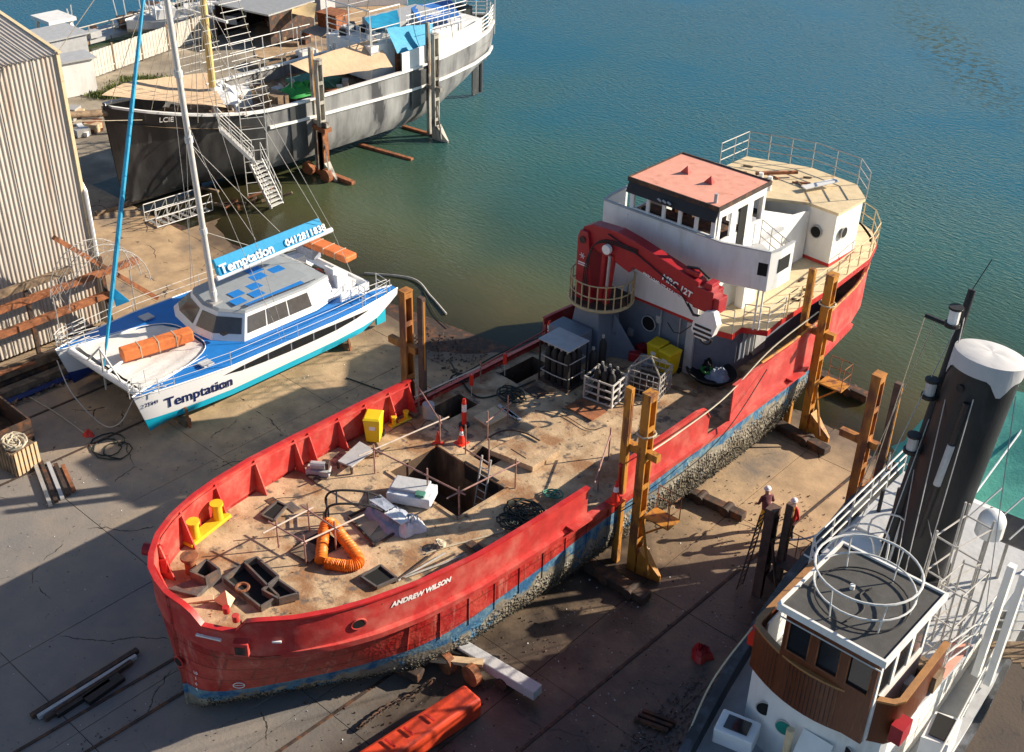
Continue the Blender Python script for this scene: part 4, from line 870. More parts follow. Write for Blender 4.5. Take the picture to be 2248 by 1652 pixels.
# manhole + mat by the hose
p = at(700, 1195, 2.97); b = MB(); b.box((p.x, p.y, 2.93), (1.0, 1.1, .03), R(-3)); tag(b.build('deck_opening', m_dark), 'dark square manhole inside the four post barrier by the orange hose', 'manhole')
b = MB(); q = at(668, 1213, 2.99); b.plate([q+V(-.35, -.3, 0), q+V(.5, -.2, .02), q+V(.4, .5, .04), q+V(-.4, .35, .02)], .02); tag(b.build('sacking', m_timber), 'muddy brown sack beside the manhole on the foredeck', 'sack')
# white gear pile: crate, sheets, tube frame
p = at(905, 1095, 2.78); root = thing('equipment_case', 'pale white and green equipment case at the edge of the open hatch', 'case', tuple(p))
b = MB(); b.box(p+V(0, 0, .22), (1.5, .9, .38), R(28)); b.build('case_body', m_bag, root, bevel=.04)
b = MB(); b.box(p+V(-.1, .05, .47), (1.2, .7, .12), R(28)); b.build('lid', m_cover, root, bevel=.03)
b = MB(); b.box(p+V(.5, -.1, .5), (.3, .25, .1), R(28)); b.build('handle_block', m_grope, root)
def blob(name, c, rx, ry, h, m_, label, cat, seed=1, n=9, parent=None):
    random.seed(seed); rows = []
    for i in range(n+1):
        r_ = i/n; row = []
        for k in range(18):
            a = 2*math.pi*k/18; rr_ = r_*(1+.16*math.sin(3*a+seed)+.1*math.sin(5*a))
            z = h*(1-r_**2.4)*(1+random.uniform(-.28, .28)) if i < n else 0
            row.append(Vector(c)+V(rx*rr_*math.cos(a), ry*rr_*math.sin(a), max(z, 0)))
        rows.append(row)
    b = MB(); b.grid(rows, closed=True); o = b.build(name, m_, parent, smooth=True)
    return tag(o, label, cat) if not parent else o
blob('sheet_pile', at(853, 1140, 2.8), .95, .55, .38, m_bbag, 'crumpled blue grey plastic sheeting beside the equipment case', 'sheeting', 4)
blob('woven_bag', at(903, 1160, 2.8), .42, .5, .42, m_bag, 'white woven bag at the end of the crumpled sheeting', 'bag', 6)
p = at(790, 1135, 2.8); root = thing('tubular_cage', 'dark curved tubular cage lying beside the white gear pile', 'frame', tuple(p))
M_ = Matrix.Translation(p) @ Matrix.Rotation(R(50), 4, 'Z')
for y in (-.35, .35):
    b = MB(); b.tube(hosepath([M_ @ V(*q) for q in ((-1.0, y, 0.05), (-1.05, y, .6), (-.7, y, .85), (.3, y, .7), (.9, y, .3), (1.1, y, .05))], 6), .04, 7); b.build('hoop', m_black, root, smooth=True)
for x, z in ((-1.0, .08), (-1.03, .55), (-.7, .83), (.3, .7), (1.05, .08)): b = MB(); b.tube([M_ @ V(x, -.35, z), M_ @ V(x, .35, z)], .03, 6); b.build('cross_tube', m_black, root)
p = at(800, 1178, 2.8); root = thing('flat_steel_grid', 'flat dark steel frame lying behind the orange hose', 'frame', tuple(p))
c4 = [at(765, 1135, 2.86), at(823, 1198, 2.86), at(875, 1165, 2.86), at(815, 1110, 2.86)]
for a, c_ in zip(c4, c4[1:]+c4[:1]): b = MB(); b.beam(a, c_, .07, .06); b.build('frame_bar', m_rustdk, root)
b = MB(); b.plate([c4[0].lerp(c4[1], .25)-V(0, 0, .03), c4[0].lerp(c4[1], .75)-V(0, 0, .03), c4[3].lerp(c4[2], .5)-V(0, 0, .03)], .02); b.build('ply_sheet', m_paleply, root)
# steel winch foundations at the bow
def frame_box(label, c4, z, h, m_=None, t=.06, floor=True):
    root = thing('steel_foundation', label, 'steel frame', tuple(c4[0]), 'cut steel foundations on the foredeck')
    for a, c_ in zip(c4, c4[1:]+c4[:1]): b = MB(); b.beam(V(a.x, a.y, z+h/2), V(c_.x, c_.y, z+h/2), t, h); b.build('side_plate', m_ or m_fsteel, root)
    if floor: b = MB(); b.plate([V(p.x, p.y, z+.03) for p in c4], .01); b.build('floor_plate', m_dark, root)
    return root
m_fsteel = mat('cut_steel_plate', (.1, .09, .085), .7, var=.35, scale=4, col2=(.2, .12, .08), c2scale=2.5, c2lo=.5, c2hi=.65)
def F(*pts): return [at((350+x/2.141)/1.1744, (950+y/2.141)/1.1744, 3.15) for x, y in pts]
frame_box('open grey steel box nearest the bow stem', F((310, 1175), (390, 1210), (470, 1165), (400, 1110)), 3.05, .5)
frame_box('long dark steel frame across the foredeck, nearest the rusty post', F((490, 1170), (690, 1330), (790, 1270), (600, 1090)), 3.05, .22)
frame_box('dark steel tray behind the long foredeck frame', F((600, 1090), (730, 1220), (790, 1170), (670, 1065)), 3.05, .28)
frame_box('dark steel tray on the starboard side of the foredeck frames', F((700, 1240), (790, 1290), (900, 1260), (790, 1185)), 3.05, .25)
frame_box('small cut steel base near the orange hose end', F((1240, 1130), (1330, 1190), (1440, 1140), (1350, 1070)), 2.95, .1)
frame_box('small cut steel base left of the four post barrier', F((690, 790), (760, 820), (830, 740), (780, 715)), 2.95, .08)
p = F((590, 1225))[0]; b = MB(); b.tube([p+V(.18*math.cos(t), .18*math.sin(t), .1) for t in [i*math.pi/8 for i in range(17)]], .05, 6); tag(b.build('steel_ring', m_rust), 'rusty steel ring in the foredeck frame', 'ring')
b = MB(); c4 = F((175, 1230), (340, 1270), (400, 1210), (310, 1180)); b.prism([(p.x, p.y) for p in c4], 3.1, 3.25); tag(b.build('steel_hatch', m_fsteel), 'low brown steel plate inside the bow stem', 'plate')
b = MB(); b.beam(F((260, 1290))[0], F((430, 1275))[0]+V(0, 0, .05), .2, .06); tag(b.build('timber_plank', m_paleply), 'pale plank across the corner of the bow', 'plank')
b = MB(); q = F((490, 1290))[0]; b.add([q+V(-.3, -.2, 0), q+V(.35, -.1, 0), q+V(.1, .3, 0), q+V(.05, .05, .45)], [(0, 1, 3), (1, 2, 3), (2, 0, 3), (0, 2, 1)]); tag(b.build('steel_wedge', m_cream), 'cream steel wedge standing at the bow notch', 'wedge')
# bench / plate by the yellow bin, grey machine
c4 = [at(*q, 3.0) for q in ((742, 1018), (772, 1030), (822, 993), (790, 975))]
root = thing('plate_bench', 'grey steel plate bench lying in front of the lone yellow bin', 'bench', tuple(c4[0])); b = MB(); b.plate([V(p.x, p.y, 3.05) for p in c4], .06); b.build('plate', m_lgrey, root)
for p in c4: b = MB(); b.beam(V(p.x, p.y, 2.8), V(p.x, p.y, 3.05), .07, .07, (0, 1, 0)); b.build('leg', m_rustdk, root)
root = thing('pump_unit', 'small grey pump unit beside the plate bench', 'pump', tuple(at(700, 1040, 2.8))); p = at(700, 1040, 2.8)
b = MB(); b.box(p+V(0, 0, .12), (.8, .4, .2), R(35)); b.build('frame', m_lgrey, root); b = MB(); b.tube([p+V(-.2, -.15, .35), p+V(.2, .15, .35)], .14, 12); b.build('motor', m_lgrey, root); b = MB(); b.box(p+V(.15, .2, .35), (.25, .25, .25), R(35)); b.build('gearbox', m_rustdk, root)
# ladder in the hatch + black rubber pad
p0 = S(.55, 11.15, .8); p1 = S(.5, 11.7, 3.6); root = thing('ladder', 'pale aluminium ladder standing in the open cargo hatch', 'ladder', tuple(p0))
for s_ in (-.2, .2): b = MB(); b.beam(p0+V(s_, 0, 0), p1+V(s_, 0, 0), .05, .06); b.build('stile', m_steel, root)
for i in range(10): b = MB(); q = p0.lerp(p1, (i+.5)/10); b.tube([q-V(.2, 0, 0), q+V(.2, 0, 0)], .02, 5); b.build('rung', m_steel, root)
b = MB(); b.plate([S(-.6, 11.7, 2.86), S(1.0, 11.75, 2.86), S(1.05, 11.72, 2.2), S(-.55, 11.68, 2.2)], .08); tag(b.build('rubber_pad', m_black), 'black rubber pad hung over the aft edge of the open hatch', 'pad')
# ropes
def coil(label, c, r, n, m_, seed, th=.03, flat=.12, name='rope_coil'):
    random.seed(seed); P = []
    for i in range(n*14):
        a = i*2*math.pi/14; rr_ = r*(.55+.45*math.sin(i*.37+seed))*(1+jit(.06)); P.append(Vector(c)+V(rr_*math.cos(a)*1.2+jit(.02), rr_*math.sin(a)+jit(.02), th+flat*abs(math.sin(i*.21+seed))))
    b = MB(); b.tube(P, th, 5); return tag(b.build(name, m_, smooth=True), label, 'rope')
coil('tangled dark rope heap beside the forward starboard bulwark', at(1150, 1130, 2.8), .6, 9, m_dkrope, 2)
coil('second tangled dark rope heap, nearer the bow along the starboard bulwark', at(1125, 1150, 2.8), .45, 7, m_dkrope, 9)
coil('pale green rope end on the deck by the bulwark gap', at(1215, 1088, 2.8), .3, 4, m_grope, 5)
coil('black hose coil on the port side deck near the gas bottles', at(1122, 872, 2.8), .5, 6, m_dkrope, 7)
coil('small black hose coil at the port deck edge', at(1010, 837, 2.8), .35, 4, m_dkrope, 8)
coil('small pale rope coil at the end of the plaited line', at(967, 1197, 2.85), .16, 4, m_rope, 3)
def line(label, P, r, m_, cat='rope', name='rope', n=8):
    b = MB(); b.tube(hosepath(P, n), r, 5); return tag(b.build(name, m_, smooth=True), label, cat)
line('pale plaited line lying along the starboard side of the foredeck', [at(935, 1216, 2.82), at(967, 1205, 2.84), at(1010, 1193, 2.82), at(1060, 1180, 2.82), at(1110, 1165, 2.84)], .03, m_rope)
line('chain lying across the loose hatch cover', [at(1040, 985, 2.83), at(1075, 960, 2.85), at(1110, 945, 3.06), at(1150, 950, 3.08), at(1185, 968, 3.08)], .035, m_rustdk, 'chain', 'chain')
line('thick dark hose snaking over the open port deck', [at(985, 790, 2.82), at(1040, 868, 2.83), at(1100, 865, 2.83), at(1140, 850, 2.83), at(1175, 835, 2.83)], .035, m_dkrope, 'hose', 'hose')
# boards, tubes along the starboard bulwark
for i in range(4):
    p, q = at(868+i*6, 1278-i*3, 2.9), at(955+i*22, 1213+i*2, 2.9); b = MB(); b.tube([p, q], .035, 6); tag(b.build('steel_pipe', m_railg if i % 2 else m_rustdk), ['grey pipe lying closest to the foredeck bulwark', 'dark pipe second from the foredeck bulwark', 'grey pipe third from the foredeck bulwark', 'dark pipe furthest from the foredeck bulwark'][i], 'pipe', 'pipes along the starboard bulwark')
for i in range(3):
    p = at(1095+i*9, 890+i*5, 2.85); q = at(1125+i*9, 915+i*4, 2.85); b = MB(); b.beam(p, q, .12, .05); tag(b.build('white_plank', m_cover), ['white plank on the deck behind the small open hatch, left of three', 'middle of three white planks behind the small open hatch', 'rightmost of three white planks behind the small open hatch'][i], 'plank', 'white planks')
b = MB(); b.plate([at(*q, 2.82) for q in ((1150, 855), (1175, 845), (1205, 862), (1180, 875))], .03); tag(b.build('rubber_mat', m_rustdk), 'dark mat on the deck in front of the tall gas bottle rack', 'mat')
b = MB(); b.plate([at(*q, 2.84) for q in ((1240, 893), (1300, 925), (1332, 905), (1280, 875))], .03); tag(b.build('steel_sheet', m_rust), 'rusty steel sheet in front of the white bottle crate', 'sheet')
b = MB(); b.beam(at(1455, 840, 2.85), at(1530, 868, 2.85), .16, .04); tag(b.build('timber_plank', m_timber), 'grey plank in front of the round black tub', 'plank')
b = MB(); b.beam(at(1265, 880, 2.85), at(1310, 850, 2.85), .1, .04); tag(b.build('timber_plank', m_timber), 'short plank between the bottle rack and the white crate', 'plank')
# gas bottles
def bottle(loc, h, r_, label, group, m_=m_black):
    root = thing('gas_bottle', label, 'gas bottle', loc, group); p = Vector(loc)
    b = MB(); b.tube([p, p+V(0, 0, h*.8), p+V(0, 0, h*.88), p+V(0, 0, h*.92)], [r_, r_, r_*.6, r_*.35], 12); b.build('bottle_body', m_, root, smooth=True)
    b = MB(); b.tube([p+V(0, 0, h*.91), p+V(0, 0, h)], r_*.35, 8); b.build('valve_cap', m_steel, root)
    return root
GC = V(-24.1, 30.15, 2.86); proto = None
for i in range(4):
    for j in range(3):
        loc = tuple(GC+V((i-1.5)*.31, (j-1)*.31, 0))
        if proto is None: proto = bottle(loc, 1.6, .14, 'black gas bottle standing in the strapped rack under the grey lid', 'black bottles in the strapped rack')
        else: dup(proto, loc)
root = thing('bottle_rack', 'strapped rack holding the block of tall black gas bottles', 'rack', tuple(GC-V(0, 0, .06)))
b = MB(); b.box(GC-V(0, 0, .03), (1.45, 1.15, .06)); b.build('base', m_rustdk, root)
for zz in (.45, 1.1):
    b = MB(); x, y = .66, .52; b.tube([GC+V(*q, zz+jit(.03)) for q in ((-x, -y), (0, -y-.03), (x, -y), (x, y), (-x, y), (-x, -y))], .025, 5); b.build('strap', m_railg, root)
b = MB(); b.box(GC+V(-.05, .05, 1.72), (1.5, 1.2, .04)); b.build('lid', m_lgrey, root)
for x in (-.7, .7):
    for y in (-.55, .55): b = MB(); b.beam(GC+V(x, y, 0), GC+V(x, y, 1.7), .05, .05, (0, 1, 0)); b.build('corner_post', m_black, root)
# white stillage with bottles
WC = V(-22.15, 30.3, 2.86); WM = Matrix.Translation(WC) @ Matrix.Rotation(R(8), 4, 'Z')
root = thing('stillage_crate', 'pale barred stillage crate holding black gas bottles, nearest the ochre posts', 'crate', tuple(WC))
for zz in (.05, .35, .65, .95):
    for p, q, mm_, nm in ((( -.6, -.5), (.6, -.5), m_railg, 'side_bar'), ((.6, -.5), (.6, .5), m_alu, 'side_bar'), ((.6, .5), (-.6, .5), m_railg, 'side_bar'), ((-.6, .5), (-.6, -.5), m_railg, 'side_bar')):
        b = MB(); b.beam(WM @ V(*p, zz), WM @ V(*q, zz), .045, .06); b.build(nm, mm_, root)
for x, y in ((-.6, -.5), (.6, -.5), (.6, .5), (-.6, .5), (0, -.5), (.6, 0)):
    b = MB(); b.beam(WM @ V(x, y, 0), WM @ V(x, y, 1.0), .06, .06, (0, 1, 0)); b.build('upright', m_alu if x > 0 else m_railg, root)
b = MB(); b.box(None, (1.1, .9, .04), mat=WM @ Matrix.Translation((0, 0, .03))); b.build('floor', m_rustdk, root)
first = True
for i in range(3):
    for j in range(2):
        loc = tuple(WM @ V((i-1)*.32, (j-.5)*.36+.1, .06))
        if first: pb = bottle(loc, 1.25, .13, 'black gas bottle with a bright cap inside the pale barred crate', 'black bottles in the pale crate'); first = False
        else: dup(pb, loc)
bottle((-23.35, 31.6, 2.8), 1.75, .15, 'tall single black gas bottle standing in front of the crane pedestal', 'free standing gas bottles')
bottle((-23.45, 31.15, 2.8), 1.35, .17, 'stout black gas bottle between the rack and the crane pedestal', 'free standing gas bottles')
# mesh cage
MC = V(-21.3, 31.9, 2.82); MM = Matrix.Translation(MC) @ Matrix.Rotation(R(12), 4, 'Z')
root = thing('mesh_cage', 'rusty grey mesh cage with slings on top, in front of the yellow bins', 'cage', tuple(MC))
for p in ((-.65, -.55), (.65, -.55), (.65, .55), (-.65, .55)): b = MB(); b.beam(MM @ V(*p, 0), MM @ V(*p, 1.05), .06, .06, (0, 1, 0)); b.build('upright', m_railg, root)
cnr = [(-.65, -.55), (.65, -.55), (.65, .55), (-.65, .55)]
for k in range(4):
    p, q = cnr[k], cnr[(k+1) % 4]; b = MB()
    for zz in (.05, .28, .52, .78, 1.03): b.beam(MM @ V(*p, zz), MM @ V(*q, zz), .035, .035)
    for t in (.2, .4, .6, .8): x, y = p[0]+(q[0]-p[0])*t, p[1]+(q[1]-p[1])*t; b.beam(MM @ V(x, y, .05), MM @ V(x, y, 1.03), .02, .02, (0, 1, 0))
    b.build('mesh_side', m_railg, root)
for k in range(4): b = MB(); b.tube([MM @ V(*cnr[k], 1.05), MM @ V(0, 0, 1.5)], .03, 5); b.build('sling', m_rope, root)
b = MB(); b.box(None, (1.0, .8, .5), mat=MM @ Matrix.Translation((0, 0, .3))); b.build('cage_load', m_rustdk, root)
# round black tub with white bags and green hose
TC = at(1560, 830, 2.8); root = thing('round_tub', 'wide black round tub beside the grey deck house corner', 'tub', tuple(TC))
b = MB(); rows = []
for r_, z in ((.62, 0), (.85, .28), (.92, .3), (.9, .34), (.78, .26), (.6, .1), (.02, .08)): rows.append([TC+V(r_*math.cos(2*math.pi*k/24)*1.1, r_*math.sin(2*math.pi*k/24), z) for k in range(24)])
b.grid(rows, closed=True); b.build('tub_body', m_black, root, smooth=True)
blob('plastic_bag', TC+V(.3, .1, .1), .5, .45, .36, m_bbag, 'pale plastic bags heaped in the round black tub', 'bags', 3)
blob('black_bag', TC+V(-.35, .25, .1), .28, .26, .45, m_black, 'small black bag in the round tub', 'bag', 5)
b = MB(); random.seed(5); b.tube([TC+V(-.15+.22*math.cos(t)*(1+jit(.3)), -.05+.2*math.sin(t), .3+jit(.05)) for t in [i*.5 for i in range(30)]], .03, 5); tag(b.build('green_hose', mat('green_hose', (.03, .25, .04), .5)), 'green hose coiled in the round black tub', 'hose')
# red bags / boxes behind the cage
for i, (x, y, m_) in enumerate(((1385, 790, m_dkred), (1408, 800, m_bbag), (1430, 790, m_dkred), (1400, 775, m_dkred))):
    p = at(x, y, 2.95); b = MB(); b.box(p+V(0, .3, .05), (.5, .4, .38), R(20+15*i)); tag(b.build('tool_box', m_, bevel=.04), ['dark red tool box at the foot of the crane gusset', 'blue and grey tool box among the red ones', 'dark red tool box nearest the yellow bins', 'dark red tool box furthest back by the deck house wall'][i], 'box', 'tool boxes by the deck house')
# mooring rope over the second bulwark
line('pale mooring rope running along the starboard bulwark to the aft post', [V(-17.2, 26.2, 4.9), V(-17.6, 28.5, 4.35), V(-17.7, 31.4, 4.35), V(-17.8, 34.5, 5.0), V(-17.5, 37.2, 5.6)], .03, m_rope)
line('dark wire hanging down the outside of the starboard bulwark', [V(-17.45, 25.2, 2.9), V(-17.35, 29.0, 2.75), V(-17.4, 31.5, 3.2), V(-17.6, 34.0, 4.4)], .02, m_dkrope)
for i, zz in enumerate((4.6,)):
    for n_, (x, y, h) in enumerate(((-17.35, 26.15, 5.6), (-17.35, 37.5, 5.9))):
        b = MB(); b.tube([V(x+.3*math.cos(t), y+.32*math.sin(t), h+jit(.03)) for t in [k*.5 for k in range(20)]], .03, 5); tag(b.build('rope_lashing', m_rope), ['white rope lashed round the boxed post by the bulwark gap', 'white rope lashed round the boxed post at the stern'][n_], 'rope')

# ============================================================ CATAMARAN
cat = thing('catamaran', 'blue decked white sailing catamaran hauled out beside the red ship', 'catamaran', (-38.5, 25, 0))
def cat_hull(xc, out, y0, y1, zb=.18):
    "out=+1: outer side towards +X"
    L = y1-y0; rows = []
    T = [0, .02, .06, .12, .2, .3, .42, .55, .7, .82, .9, .96, 1.0]
    for t in T:
        y = y0+L*t; wd = .66*(min(1, t/.28)**.75)*(1-.75*max(0, (t-.72)/.28)**1.6)+.03
        zt = 2.02-.3*t; zk = zb+.05*(1-t)+1.15*max(0, (t-.8)/.2)**1.3
        xo = xc
        row = []
        for f, wf in ((1.0, 1.0), (.82, 1), (.6, .98), (.4, .93), (.2, .82), (0, .4)): row.append(V(xo-wd*wf, y+.5*(1-f)*max(0, 1-t*8), zk+(zt-zk)*f))
        for f, wf in ((.2, .82), (.4, .93), (.6, .98), (.82, 1), (1.0, 1.0)): row.append(V(xo+wd*wf, y+.5*(1-f)*max(0, 1-t*8), zk+(zt-zk)*f))
        rows.append(row)
    return rows
def cat_paint(name, top, bot):
    m_ = bpy.data.materials.new(name); m_.use_nodes = True; n = m_.node_tree.nodes; l = m_.node_tree.links; b = n['Principled BSDF']; b.inputs['Roughness'].default_value = .3
    g = n.new('ShaderNodeNewGeometry'); sp = n.new('ShaderNodeSeparateXYZ'); l.new(g.outputs['Position'], sp.inputs[0])
    r_ = n.new('ShaderNodeMapRange'); r_.inputs[1].default_value = .845; r_.inputs[2].default_value = .855; l.new(sp.outputs['Z'], r_.inputs[0])
    x = n.new('ShaderNodeMix'); x.data_type = 'RGBA'; x.inputs[6].default_value = (*bot, 1); x.inputs[7].default_value = (*top, 1); l.new(r_.outputs[0], x.inputs[0]); l.new(x.outputs[2], b.inputs['Base Color']); return m_
hA = MB(); rA = cat_hull(-35.88, 1, 18.7, 32.3); hA.grid(rA); hullA = hA.build('near_hull', cat_paint('cat_hull_cyan_bottom', (.82, .83, .84), (.008, .46, .68)), cat, smooth=True)
hB = MB(); rB = cat_hull(-41.15, -1, 18.5, 32.0); hB.grid(rB); hullB = hB.build('far_hull', cat_paint('cat_hull_navy_bottom', (.78, .79, .8), (.012, .04, .2)), cat, smooth=True)
# decks on the hulls + bridge deck
for rws, pm in ((rA, hullA), (rB, hullB)):
    b = MB(); b.grid([[r_[0]+V(.02, 0, .01), r_[-1]+V(-.02, 0, .01)] for r_ in rws]); b.build('hull_deck', m_cblue, pm)
    b = MB(); 
    for q in (0, -1): b.tube([r_[q]+V(0, 0, .02) for r_ in rws], .035, 5)
    b2 = MB(); b2.tube([r_[0]+V(0, 0, .02) for r_ in rws], .035, 5); b2.build('toe_rail', m_gwhite, pm); b2 = MB(); b2.tube([r_[-1]+V(0, 0, .02) for r_ in rws], .035, 5); b2.build('toe_rail', m_gwhite, pm)
dkout = [(-35.7, 20.2), (-35.3, 22), (-35.25, 30.8), (-41.75, 30.8), (-41.8, 22), (-41.4, 20.2), (-41.0, 20.0), (-40.7, 21.5), (-40.2, 22.7), (-39.3, 23.1), (-37.8, 23.1), (-36.9, 22.7), (-36.45, 21.5), (-36.15, 20.0)]
# bridge deck as strips (concave outline around the net)
bd_ = MB()
def arc_y(x):   # front edge of the solid deck
    x0, x1 = -40.95, -36.1; t = (x-x0)/(x1-x0); return 20.1+3.1*max(0, 1-abs(2*t-1)**4.5)
X_ = [-40.95+(4.85)*i/20 for i in range(21)]
bd_.grid([[V(x, arc_y(x), 1.99), V(x, 25.5, 1.97), V(x, 30.6, 1.9)] for x in X_]); bd_.grid([[V(x, arc_y(x), 1.99), V(x, arc_y(x), 1.35)] for x in X_]); bd_.grid([[V(x, arc_y(x), 1.35), V(x, 30.6, 1.3)] for x in X_]); bd_.grid([[V(x, 30.6, 1.9), V(x, 30.6, 1.3)] for x in X_])
bd_.build('bridge_deck', m_cblue, cat)
b = MB(); b.tube([V(x, arc_y(x)-.02, 1.99) for x in X_], .022, 5); b.build('net_edge', m_gwhite, cat)
# trampoline net (white cloth) and crossbeam
tr = MB(); rows = []
for i in range(15):
    t = i/14; row = []
    for k in range(21):
        x = X_[k]; y0, y1 = 19.35, arc_y(x)-.12; row.append(V(x, y0+(y1-y0)*t, 1.93-.12*math.sin(math.pi*t)*math.sin(math.pi*k/20)+.03*math.sin(k*1.7+i*.6)))
    rows.append(row)
tr.grid(rows); tr.build('trampoline', m_net, cat, smooth=True)
b = MB(); b.tube([V(-35.95, 19.15, 1.85), V(-38.5, 19.1, 1.8), V(-41.1, 19.05, 1.85)], .15, 12); cb = b.build('crossbeam', m_gwhite, cat, smooth=True)
b = MB(); b.tube([V(-37.3, 19.1, 1.95), V(-38.5, 19.05, 3.0), V(-39.7, 19.1, 1.95)], .045, 6); b.build('seagull_striker', m_alu, cb)
b = MB(); b.tube([V(-38.5, 19.08, 3.05), V(-38.5, 19.02, 1.1)], .05, 6); b.build('striker_post', m_railg, cb)
b = MB(); b.tube([V(-38.3, 19.1, 1.95), V(-38.8, 20.8, 2.05)], .06, 6); b.build('catwalk_strut', m_gwhite, cat)
# cabin
cz0, cz1 = 1.98, 3.0
base = [(-41.0, 24.0), (-40.2, 23.55), (-38.6, 23.25), (-37.4, 23.4), (-36.35, 24.3), (-36.3, 28.1), (-36.6, 29.4), (-40.8, 29.4), (-41.1, 28)]
topo = [(-40.1, 24.6), (-39.7, 24.3), (-38.6, 24.0), (-37.7, 24.1), (-36.75, 24.75), (-36.65, 28.0), (-36.9, 29.3), (-40.4, 29.3), (-40.3, 28)]
b = MB(); b.grid([[V(*p, cz0) for p in base+base[:1]], [V(*p, cz1) for p in topo+topo[:1]]]); cab = b.build('cabin', m_gwhite, cat)
b = MB(); rows = []
cxy = V(-38.5, 26.9, 0)
for f, dz in ((1.02, 0), (.97, .07), (.7, .14), (.3, .17), (.02, .17)): rows.append([V(cxy.x+(p[0]-cxy.x)*f, cxy.y+(p[1]-cxy.y)*f, cz1+dz) for p in topo])
b.grid(rows, closed=True); b.build('cabin_roof', mat('roof_grey', (.3, .33, .35), .6, var=.08), cab)
def inset_quad(a, b_, c_, d_, u0, u1, v0, v1, off=.015):
    def P(u, v): return a.lerp(b_, u).lerp(d_.lerp(c_, u), v)
    n_ = (b_-a).cross(d_-a).normalized(); n_ = n_ if n_.dot(P(.5, .5)-V(-38.5, 27, 2.5)) > 0 else -n_
    q = [P(u0, v0), P(u1, v0), P(u1, v1), P(u0, v1)]; return [p+n_*off for p in q], n_
for (i, j, rg) in ((0, 2, [(.08, .92)]), (2, 4, [(.08, .92)]), (4, 5, [(.04, .3), (.32, .62), (.64, .96)])):
    a, b_ = V(*base[i], cz0), V(*base[j], cz0); c_, d_ = V(*topo[j], cz1), V(*topo[i], cz1)
    for u0, u1 in rg:
        if i < 4:
            mid = i+1; segs = [(i, mid), (mid, j)]
            for sa, sb in segs:
                q, n_ = inset_quad(V(*base[sa], cz0), V(*base[sb], cz0), V(*topo[sb], cz1), V(*topo[sa], cz1), .1 if sa == i else -.01, .9 if sb == j else 1.01, .25, .82, .02)
                b = MB(); b.plate(q, .01); b.build('window', m_smoke, cab)
        else:
            q, n_ = inset_quad(a, b_, c_, d_, u0, u1, .25, .85); b = MB(); b.plate(q, .01); b.build('window', m_smoke, cab)
for x, y, w_, h__ in ((-37.55, 25.0, .5, .45), (-38.15, 25.35, .5, .45), (-37.55, 25.95, .5, .45), (-38.15, 26.3, .5, .45), (-38.75, 26.95, .5, .55), (-39.35, 27.2, .5, .55), (-38.75, 27.95, .5, .5), (-37.0, 26.5, .25, 2.3)):
    b = MB(); b.box((x, y, 3.17), (w_, h__*1.3, .012)); b.build('blue_patch', m_cblue, cab)
for p in ((-38.3, 24.05, 2.4), (-36.95, 23.75, 2.35)): b = MB(); b.box(p, (.25, .25, .04)); b.build('window_hatch', m_black, cab)
b = MB(); b.tube([(-36.85, 24.6, 3.25), (-36.75, 28.5, 3.2)], .02); b.build('grab_rail', m_black, cab)
# cockpit
b = MB(); b.box((-38.6, 30.0, 1.95), (3.6, 1.3, .1)); ck = b.build('cockpit_floor', m_dkroof, cat)
for x in (-36.9, -40.4): b = MB(); b.box((x, 30.0, 2.15), (.5, 1.4, .5)); b.build('cockpit_seat', m_gwhite, ck)
b = MB(); b.box((-37.0, 29.9, 2.7), (.8, .6, .6)); b.box((-37.1, 29.6, 3.1), (.6, .1, .3)); b.build('helm_console', m_gwhite, ck)
b = MB(); b.tube([V(-37.5+.35*math.cos(t), 29.35, 2.75+.35*math.sin(t)) for t in [i*math.pi/8 for i in range(17)]], .03); b.build('wheel', m_cone, ck)
b = MB(); b.wall([(-36.2, 29.4), (-36.2, 31.0), (-40.9, 31.0), (-41, 29.4)], 1.95, 2.35, .12); b.build('coaming', m_gwhite, ck)
b = MB(); b.box((-40.2, 30.9, 2.6), (1.2, .5, .5)); b.build('stern_locker', m_bbag, ck)
railing('pushpit', [(-36.4, 30.3), (-35.5, 30.2), (-35.4, 31.4), (-36.2, 31.5)], 1.75, .85, m_alu, cat, .02, 3, .6)
# deck hatches
for x, y in ((-35.95, 22.1), (-40.9, 22.6)): b = MB(); b.box((x, y, 2.06), (.5, .5, .07)); b.build('deck_hatch', m_cover, cat, bevel=.02)
# lifelines and pulpits
for xs_, rws, q in ((-35.3, rA, -1), (-41.7, rB, 0)):
    L_ = [r_[q] for r_ in rws][1:-1]; b = MB()
    for zz in (.35, .65): b.tube([p+V(0, 0, zz) for p in L_], .012, 4)
    b.build('lifeline', m_alu, cat)
    for p in L_[::2]: b = MB(); b.tube([p, p+V(0, 0, .68)], .018, 5); b.build('stanchion', m_alu, cat)
for xc in (-35.9, -41.15):
    b = MB()
    for zz in (.25, .45, .65): b.tube([V(xc-.55, 20.2, 2.02+zz), V(xc-.35, 19.0, 2.05+zz), V(xc, 18.55, 2.08+zz), V(xc+.35, 19.0, 2.05+zz), V(xc+.55, 20.2, 2.02+zz)], .016, 5)
    for x, y in ((-.45, 19.6), (0, 18.6), (.45, 19.6), (-.3, 18.95), (.3, 18.95)): b.tube([V(xc+x, y, 2.0), V(xc+x, y, 2.7)], .018, 5)
    b.build('pulpit', m_alu, cat)
    b = MB()
    for k in range(4): b.tube([V(xc-.3+k*.2, 19.0, 2.12), V(xc-.4+k*.25, 20.0, 2.12)], .02, 4)
    b.build('pulpit_seat', m_alu, cat)
